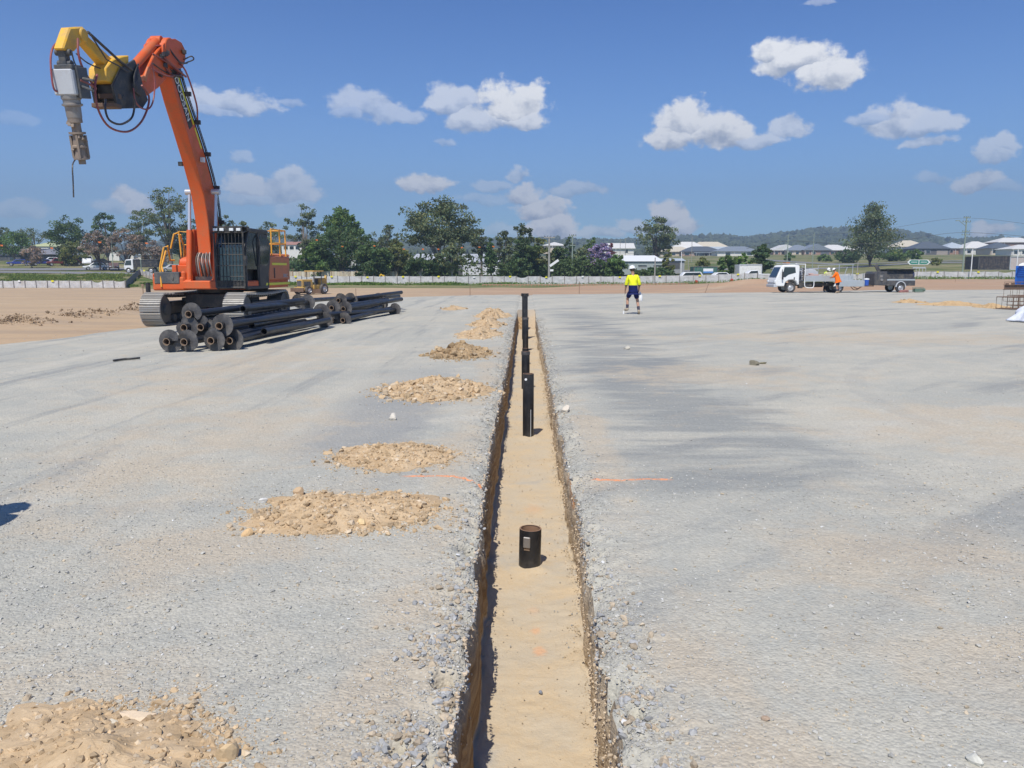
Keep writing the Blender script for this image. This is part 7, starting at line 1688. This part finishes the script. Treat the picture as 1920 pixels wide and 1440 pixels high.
# pale paling fence behind the white fence
def paling():
    r = random.Random(3); Y = 131; x0, x1 = ptx(524, Y), ptx(742, Y); root = thing('paling_fence', 'pale timber paling fence behind the white cloth fence', 'fence', (x0, Y, Tz((x0+x1)/2, Y))); m = MB(); z0 = aty(640, 520, Y).z; z1 = aty(640, 509, Y).z; zb = root.location.z
    x = x0; k = 0
    while x < x1:
        w_ = .45; m.b2((x-x0, 0, -.3), (x-x0+w_-.03, .04, z1-zb+r.uniform(-.03, .03)), mi=k % 3); x += w_; k += 1
    m.build('palings', [paint('paling_a', (.58, .50, .36), .8), paint('paling_b', (.52, .43, .30), .8), paint('paling_c', (.62, .56, .44), .8)], root)
    for i in range(10):
        mm = MB(); mm.b2((i*2.1, -.05, -.3), (i*2.1+.12, 0, z1-zb+.1)); mm.build('post', paint('paling_post', (.3, .2, .12), .8), root)
paling()
# ================================================================= poles and wires
M_POLE = paint('weathered_pole', (.33, .32, .29), .8, dirt=.4); M_POLEG = paint('greenish_pole', (.26, .32, .26), .8, dirt=.3); M_WIRE = paint('wire', (.12, .12, .12), .5, dirt=0)
def pole(label, px, Y, base, top, r_, mat, arms=(), name='power_pole', lean=0, extra=None):
    x = ptx(px, Y); zb = aty(px, base, Y).z; H = aty(px, top, Y).z-zb; root = thing(name, label, 'pole', (x, Y, zb-.3))
    m = MB(); m.tube([(0, 0, 0), (lean, 0, H+.3)], [r_, r_*.7], 10); m.build('shaft', mat, root)
    for t, w_, dy in arms:
        m = MB(); z = H*t+.3; m.box((lean*t, -.1, z), (w_, .1, .12))
        m.build('crossarm', mat, root)
        for s in (-.45, -.15, .15, .45):
            q = MB(); q.cyl((lean*t+w_*s, -.1, z+.06), (lean*t+w_*s, -.1, z+.26), .05, seg=8); q.build('insulator', M_DG, root)
    if extra: extra(root, H)
    return root, Vector((x, Y, zb))
def lamp_head(root, H):
    m = MB(); m.tube([(0, 0, H*.85), (-1.4, -.2, H*.95)], .05, 6); m.box((-1.7, -.2, H*.955), (.7, .25, .12)); m.build('lamp_arm', M_POLEG, root)
def notice(root, H):
    m = MB(); m.beam((.1, -.2, H*.42), (1.4, -.2, H*.55), .05, .35, up=(0, 0, 1)); m.box((.4, -.2, H*.33), (.5, .06, .3)); m.build('bracket', M_WHITE, root)
pole('thick pale concrete pole behind the fence, right of the trench', 1029.5, 122, 532, 444, .19, M_POLE, ((.985, 1.6, 0),), extra=notice)
pole('green-grey power pole with a crossarm left of the purple tree', 1073, 138, 520, 440, .13, M_POLEG, ((.97, 1.2, 0), (.75, .9, 0)))
pole('short thin pole beside the walking worker', 1228, 118, 531, 483, .11, M_POLE, name='post')
pole('thin white-topped pole behind the hedge', 1277, 130, 516, 472, .07, M_WHITE, name='post')
pole('second thin white pole right of the hedge', 1290.5, 132, 516, 486, .06, M_POLE, name='post')
pole('slim dark pole right of the concrete one, in the distance', 1162, 240, 490, 447, .09, M_POLE, name='post')
pole('slim distant pole left of the lone gum', 1172, 260, 485, 446, .09, M_POLE, name='post')
pole('slim pole in front of the pale pyramid roof', 1296, 250, 490, 443, .1, M_POLE, name='post')
pole('first of two thin grey-green poles above the truck', 1475, 135, 500, 440, .09, M_POLEG, name='power_pole')
pole('second of two thin grey-green poles above the truck', 1523, 150, 500, 436, .09, M_POLEG, name='power_pole')
pole('tall power pole with two crossarms and a street lamp arm', 1805, 150, 507, 406, .15, M_POLEG, ((.98, 1.2, 0), (.9, 1.5, 0), (.72, 1.3, 0), (.66, 1.5, 0)), extra=lamp_head)
pole('white steel mast standing at the fence, left of the dark container', 1821, 119, 521, 467, .08, M_WHITE, name='post')
pole('white steel mast right of the dark container', 1906, 126, 506, 468, .08, M_WHITE, name='post')
pole('thin pole behind the workers at the truck', 1608, 112, 522, 490, .07, M_POLE, name='post')
pole('green pole in front of the black truck at the left', 212.5, 142, 500, 435, .07, M_POLEG, name='post')
pole('green pole beside the corner of the white fence', 265, 128, 512, 486, .08, M_POLEG, name='post')
def wire(label, pts, r_=.03, sag=.0, flags=None, cat='wire', group=None):
    A = [aty(*p) for p in pts]; o0 = A[0].copy(); root = thing('overhead_wire', label, cat, o0, 0, group); m = MB(o0); m.tube(curve_pts(A, 40), r_, 4); m.build('cable', M_WIRE, root)
    return root
wire('wire sagging across the tall dark tree towards the double-armed pole', [(1400, 466, 145), (1475, 452, 136), (1600, 458, 140), (1700, 449, 146), (1805, 436, 150), (1960, 446, 150)])
wire('upper wire reaching the top of the double-armed pole', [(1475, 444, 136), (1640, 432, 142), (1805, 409, 150), (1960, 424, 150)], .02)
wire('thin wire running from the green-grey pole to the right over the purple tree', [(1073, 466, 138), (1180, 475, 140), (1277, 474, 131)], .02)
# flagged safety line across the back of the site
def flag_line():
    pts = [(-30, 458, 112), (97, 464, 112), (187, 454, 112), (275, 456, 112), (440, 451, 113), (594, 449, 113), (702, 460, 113), (760, 466, 113), (866, 464, 113), (925, 461, 113), (1030, 452, 121)]
    A = [aty(*p) for p in pts]; o0 = A[0].copy(); root = thing('flagged_safety_line', 'high wire hung with small orange flags in front of the trees', 'flag line', o0)
    m = MB(o0); m.tube(curve_pts(A, 50), .012, 4); m.build('cable', M_WIRE, root)
    M = paint('orange_flag', (.85, .22, .02), .7, dirt=.15); r = random.Random(2)
    for px, py in ((3, 460), (97, 465), (187, 454), (275, 456), (594, 450), (642, 462), (702, 461), (757, 467), (793, 467), (822, 467), (866, 464), (899, 463), (925, 462)):
        c = aty(px, py, 112.6); s = .40 if px < 300 else .28; m = MB(o0); n = 5
        vs = []; 
        for i in range(n+1):
            for j in range(2): vs.append(c+Vector((s*(i/n-.5), .06*math.sin(i*1.7+px), -s*.25+s*.5*j-.1*s*i/n+r.uniform(-.02, .02))))
        vs2 = [v+Vector((0, .012, 0)) for v in vs]; k = len(vs); fs = [(2*i, 2*i+2, 2*i+3, 2*i+1) for i in range(n)]; fs += [tuple(k+q for q in f[::-1]) for f in fs]
        m.add(vs+vs2, fs); m.build('flag', M, root)
flag_line()
# survey stakes
M_STAKE = paint('stake_wood', (.25, .17, .11), .8)
for px, b, t, lb in ((666, 558, 541, 'thin survey stake on the clay right of the grader'), (881, 552, 535, 'thin survey stake at the pad edge left of the trench'), (1086.5, 551, 528, 'thin survey stake at the pad edge right of the trench'), (1323, 546, 532, 'leaning survey stake on the clay right of the worker'), (1793, 534, 522, 'short survey stake at the fence near the white mast')):
    Y = 58 if px < 1500 else 100; z = Tz(ptx(px, Y), Y); zz = aty(px, b, Y).z; m = MB(); h_ = aty(px, t, Y).z-zz; m.tube([(0, 0, -.2), (.25 if px == 1323 else 0, 0, h_)], .022, 6); o = m.build('survey_stake', M_STAKE); o.location = (ptx(px, Y), Y, zz); props(o, lb, 'stake', 'survey stakes at the edge of the pad')
z = aty(265, 565, 36).z; m = MB(); m.tube([(0, 0, 0), (0, 0, .75)], .022, 6); m.box((0, -.01, .72), (.12, .05, .12)); o = m.build('survey_stake', M_STAKE); o.location = (ptx(265.5, 36), 36, aty(265, 565, 36).z); props(o, 'survey stake with a yellow top left of the dark pile stub', 'stake', 'survey stakes at the edge of the pad')
# red barriers at the fence foot
for px, lb in ((1306, 'small red block at the fence foot, left of two'), (1373, 'small red block at the fence foot, right of two')):
    Y = 119; m = MB(); m.prism([(-.28, 0), (-.22, .42), (.22, .42), (.28, 0)], (0, 0, 0), (1, 0, 0), (0, 0, 1), (0, 1, 0), -.15, .15); m.box((0, 0, .46), (.3, .2, .08)); o = m.build('red_block', M_RED, bevel=.03); x = ptx(px, Y); o.location = (x, Y, Tz(x, Y)); props(o, lb, 'barrier')
# digger yellow bits: small yellow machine arm seen behind the middle fence
# direction sign
Y = 170; x = ptx(1722, Y); zb = aty(1722, 505, Y).z; root = thing('direction_sign', 'green road direction sign with white pointed ends on the bank above the trailer', 'sign', (x, Y, zb))
w_ = 42*Y/F/2; zc = aty(1722, 491.5, Y).z-zb; hh = 4.5*Y/F
m = MB(); m.prism([(-w_, 0), (-w_+hh, hh), (w_-hh, hh), (w_, 0), (w_-hh, -hh), (-w_+hh, -hh)], (0, 0, zc), (1, 0, 0), (0, 0, 1), (0, 1, 0), 0, .05); m.build('border', M_WHITE, root)
m = MB(); a = .78; m.prism([(-w_*.86, 0), (-w_*.86+hh*a, hh*a), (-.08, hh*a), (-.08, -hh*a), (-w_*.86+hh*a, -hh*a)], (0, -.02, zc), (1, 0, 0), (0, 0, 1), (0, 1, 0), 0, .015); m.prism([(.08, hh*a), (w_*.86-hh*a, hh*a), (w_*.86, 0), (w_*.86-hh*a, -hh*a), (.08, -hh*a)], (0, -.02, zc), (1, 0, 0), (0, 0, 1), (0, 1, 0), 0, .015); m.build('panel', paint('sign_green', (.01, .22, .15), .4), root)
m = MB(); 
for s in (-1, 1): m.box((s*w_*.42, -.03, zc), (w_*.55, .012, hh*.22)); 
m.build('text_line', M_WHITE, root)
m = MB(); m.cyl((-w_*.5, .1, -.3), (-w_*.5, .1, zc), .05, seg=8); m.cyl((w_*.5, .1, -.3), (w_*.5, .1, zc), .05, seg=8); m.build('post', M_POLE, root)
# guard rail under the sign
Y = 150; a = aty(1712, 502, Y); b = aty(1736, 502, Y); root = thing('guard_rail', 'short pale guard rail below the direction sign', 'rail', a); m = MB(a); m.beam(a, b, .05, .25)
for k in range(5): q = a.lerp(b, k/4); m.beam(q-Vector((0, 0, .7)), q, .08, .08)
m.build('rail', M_GREYP, root)
# road strips on the banks
def road(name, pts, hw, mat, lift=.03):
    V = []; Fq = []; P = [Vector(p) for p in curve_pts([Vector((ptx(px, Y), Y, 0)) for px, Y in pts], 90)]
    for i, p in enumerate(P):
        d = (P[min(i+1, len(P)-1)]-P[max(i-1, 0)]).normalized(); n_ = Vector((-d.y, d.x, 0))
        for s in np.linspace(-1, 1, 5): q = p+n_*hw*s; V.append((q.x, q.y, Tz(q.x, q.y)+lift+.06))
    o = np_mesh(name, V, grid_faces(len(P), 5), [mat], smooth=True); props(o, kind='structure')
M_ASPH = paint('road_asphalt', (.20, .20, .205), .9, dirt=.4, dirtcol=(.3, .28, .25), scale=.5)
road('road', [(-120, 137), (0, 136), (100, 134.5), (200, 131), (280, 132)], 3.4, M_ASPH)
road('car_park', [(-100, 150), (60, 150), (240, 152)], 5, M_ASPH)
road('road', [(1180, 210), (1400, 205), (1600, 205), (1750, 215), (2100, 230)], 3.6, M_ASPH)
road('road', [(1420, 300), (1500, 260), (1600, 235), (1720, 232), (2000, 260)], 3.2, M_ASPH)
# ================================================================= things at the right edge of the pad
def right_things():
    # blue portable toilet
    Y = 69; x = ptx(1913, Y)+.62; z = aty(1907, 544, Y).z; root = thing('portable_toilet', 'bright blue portable toilet with a white roof cut by the right edge', 'toilet', (x, Y, z), .12)
    Mb = paint('bright_blue_plastic', (.01, .16, .62), .45, dirt=.1); m = MB(); m.b2((-.56, -.56, .12), (.56, .56, 2.05))
    for k in range(5): m.b2((-.60, -.5, 1.2+k*.16), (-.54, .5, 1.26+k*.16)); m.b2((-.5, -.60, 1.2+k*.16), (.5, -.55, 1.26+k*.16))
    for sx in (-1, 1):
        for sy in (-1, 1): m.b2((sx*.62, sy*.62, .12), (sx*.5, sy*.5, 2.05))
    m.build('cabin', Mb, root, bevel=.02)
    m = MB(); m.lathe([(.86, 0), (.82, .12), (.5, .26), (0, .3)], (0, 0, 2.05), (0, 0, 1), 4); m.build('roof', M_WHITE, root)
    m = MB(); m.b2((-.6, -.6, 0), (.6, .6, .13)); m.build('base', M_DG, root); m = MB(); m.b2((-.4, -.62, .2), (.4, -.605, 1.95)); m.build('door', Mb, root)
    # rusty beams
    for i, (px, py, lb) in enumerate(((1893, 539.5, 'rusty steel beam lying near the blue toilet, left of two'), (1904, 538, 'rusty steel beam against the blue toilet, right of two'))):
        Y = 68+i; p = aty(px, py, Y); p.z = .0; root = thing('steel_beam', lb, 'beam', p, .15+.1*i, 'rusty beams beside the toilet'); m = MB(); m.b2((-.5+i*.1, -.15, .0), (1.6, .15, .05)); m.b2((-.5+i*.1, -.15, .38), (1.6, .15, .43)); m.b2((-.5+i*.1, -.03, .05), (1.6, .03, .38)); m.cyl((-.25, 0, .43), (-.25, 0, .56), .13, seg=10); m.build('beam', M_RUST, root, bevel=.01)
    # rebar cages
    def cage(label, Y, px, base, L_, w_, h_, rot, thick):
        p = aty(px, base, Y); root = thing('rebar_cage', label, 'rebar cage', (p.x, Y, max(p.z, .0)), rot, 'rebar cages at the right edge'); m = MB()
        for y, z in ((0, 0), (w_/2, 0), (w_, 0), (0, h_), (w_/2, h_), (w_, h_)): m.tube([(0, y, z+thick), (L_, y, z+thick)], thick, 6)
        m.build('long_bar', M_RUST, root)
        k = 0.0
        while k < L_:
            q = MB(); q.tube(curve_pts([(k, 0, thick), (k, w_, thick), (k, w_, h_+thick), (k, 0, h_+thick), (k, 0, thick)], 5*4) if False else [(k, 0, thick), (k, w_, thick), (k, w_, h_+thick), (k, 0, h_+thick), (k, 0, thick)], thick*.9, 6); q.build('stirrup', M_RUST, root); k += .32
        return root
    cage('dark rusty rebar cage in front, with the white bag against it', 34.0, 1899, 581, 2.8, .8, .50, .35, .020)
    cage('rusty rebar cage lying just behind the front one', 36.5, 1908, 574, 2.6, .7, .45, .1, .018)
    cage('taller thin rebar cage standing behind the others', 38.5, 1897, 566, 2.6, .7, .92, 0, .010)
    # bulk bag
    p = gnd(1918, 604); root = thing('bulk_bag', 'slumped white bulk bag cut by the right edge', 'bag', (p.x+.42, p.y, 0))
    nr, na = 20, 40; V = []
    for i in range(nr):
        t = i/(nr-1); z = .62*(t**.9); r0 = (.56*(1-t)**.55+.10)*(1-.0*t) if t < 1 else .02
        if i == 0: r0 = .50
        for k in range(na):
            a = 2*PI*k/na; rr = r0*(1+.10*math.sin(5*a+2*t)+.07*math.sin(9*a-4*t+1))*(1+.1*float(vn(math.cos(a)*3, math.sin(a)*3+t*4, 5)))
            V.append((rr*math.cos(a)*1.1, rr*math.sin(a), z+.05*float(vn(math.cos(a)*2, math.sin(a)*2, 6, t*3))*t))
    Fq = []
    for i in range(nr-1):
        for k in range(na): Fq.append((i*na+k, i*na+(k+1) % na, (i+1)*na+(k+1) % na, (i+1)*na+k))
    np_mesh('bag_body', V, Fq, [cloth('white_bag_weave', (.72, .74, .80))], root, smooth=True)
    m = MB()
    for a in (.3, 1.9, 3.5, 5.1): m.tube(curve_pts([(.25*math.cos(a), .25*math.sin(a), .5), (.16*math.cos(a+.4), .16*math.sin(a+.4), .74), (.05*math.cos(a+.9), .05*math.sin(a+.9), .6)], 10), .018, 6)
    m.build('lifting_loop', M_WHITE, root)
right_things()
# yellow excavator arm glimpsed behind the fence
Y = 126; x = ptx(712, Y); z = Tz(x, Y); root = thing('yellow_loader', 'small yellow machine peeping over the fence among the trees', 'loader', (x, Y, z-.1)); root.scale = (.62, .62, .62); m = MB(); m.beam((-.3, 0, 1.1), (.2, 0, 2.5), .25, .3, up=(0, 1, 0)); m.beam((.2, 0, 2.5), (.8, 0, 2.1), .25, .3, up=(0, 1, 0)); m.b2((.7, -.3, 1.7), (1.2, .3, 2.3)); m.b2((-1.2, -.6, .6), (.4, .6, 1.5)); m.build('body', paint('loader_yellow', (.8, .5, .03), .5), root, bevel=.04)
for s in (-.8, .2): wheel(root, (s, -.7, .42), .42, .3, (0, -1, 0))
# timber stakes / low orange mesh line across the far edge
def mesh_line():
    A = [aty(px, py, Y) for px, py, Y in ((905, 533.5, 96), (1010, 533.8, 96), (1100, 533.5, 96), (1200, 532.5, 97), (1290, 531, 98))]; o0 = A[0].copy(); root = thing('barrier_rope', 'low string line with small pink tags in front of the long white fence', 'string line', o0)
    P = curve_pts(A, 60); m = MB(o0); m.tube(P, .025, 4); m.build('string', paint('pink_string', (.55, .30, .22), .7), root)
    q = MB(o0)
    for k, p in enumerate(P[::1]): q.box(p-Vector((0, 0, .09)), (.06, .02, .16))
    q.build('tags', paint('red_tag', (.45, .16, .10), .7), root)
mesh_line()
# ================================================================= air
def haze():
    m = MB(); m.b2((-3200, -300, -4), (3400, 2600, 260)); n = NT('haze_air'); n.t.nodes.remove(n.b)
    v = n.n('VolumePrincipled'); v.inputs['Color'].default_value = (.62, .80, 1.0, 1); v.inputs['Density'].default_value = .00055; v.inputs['Anisotropy'].default_value = .2
    n.t.links.new(v.outputs[0], n.out.inputs['Volume']); n.m.cycles.homogeneous_volume = True if hasattr(n.m.cycles, 'homogeneous_volume') else None
    o = m.build('haze', n.m, smooth=False); props(o, kind='stuff'); o['label'] = 'thin blue haze in the air over the whole site'; o['category'] = 'haze'; return o
haze()
scene.cycles.max_bounces = 6; scene.cycles.volume_bounces = 0; scene.cycles.transparent_max_bounces = 8
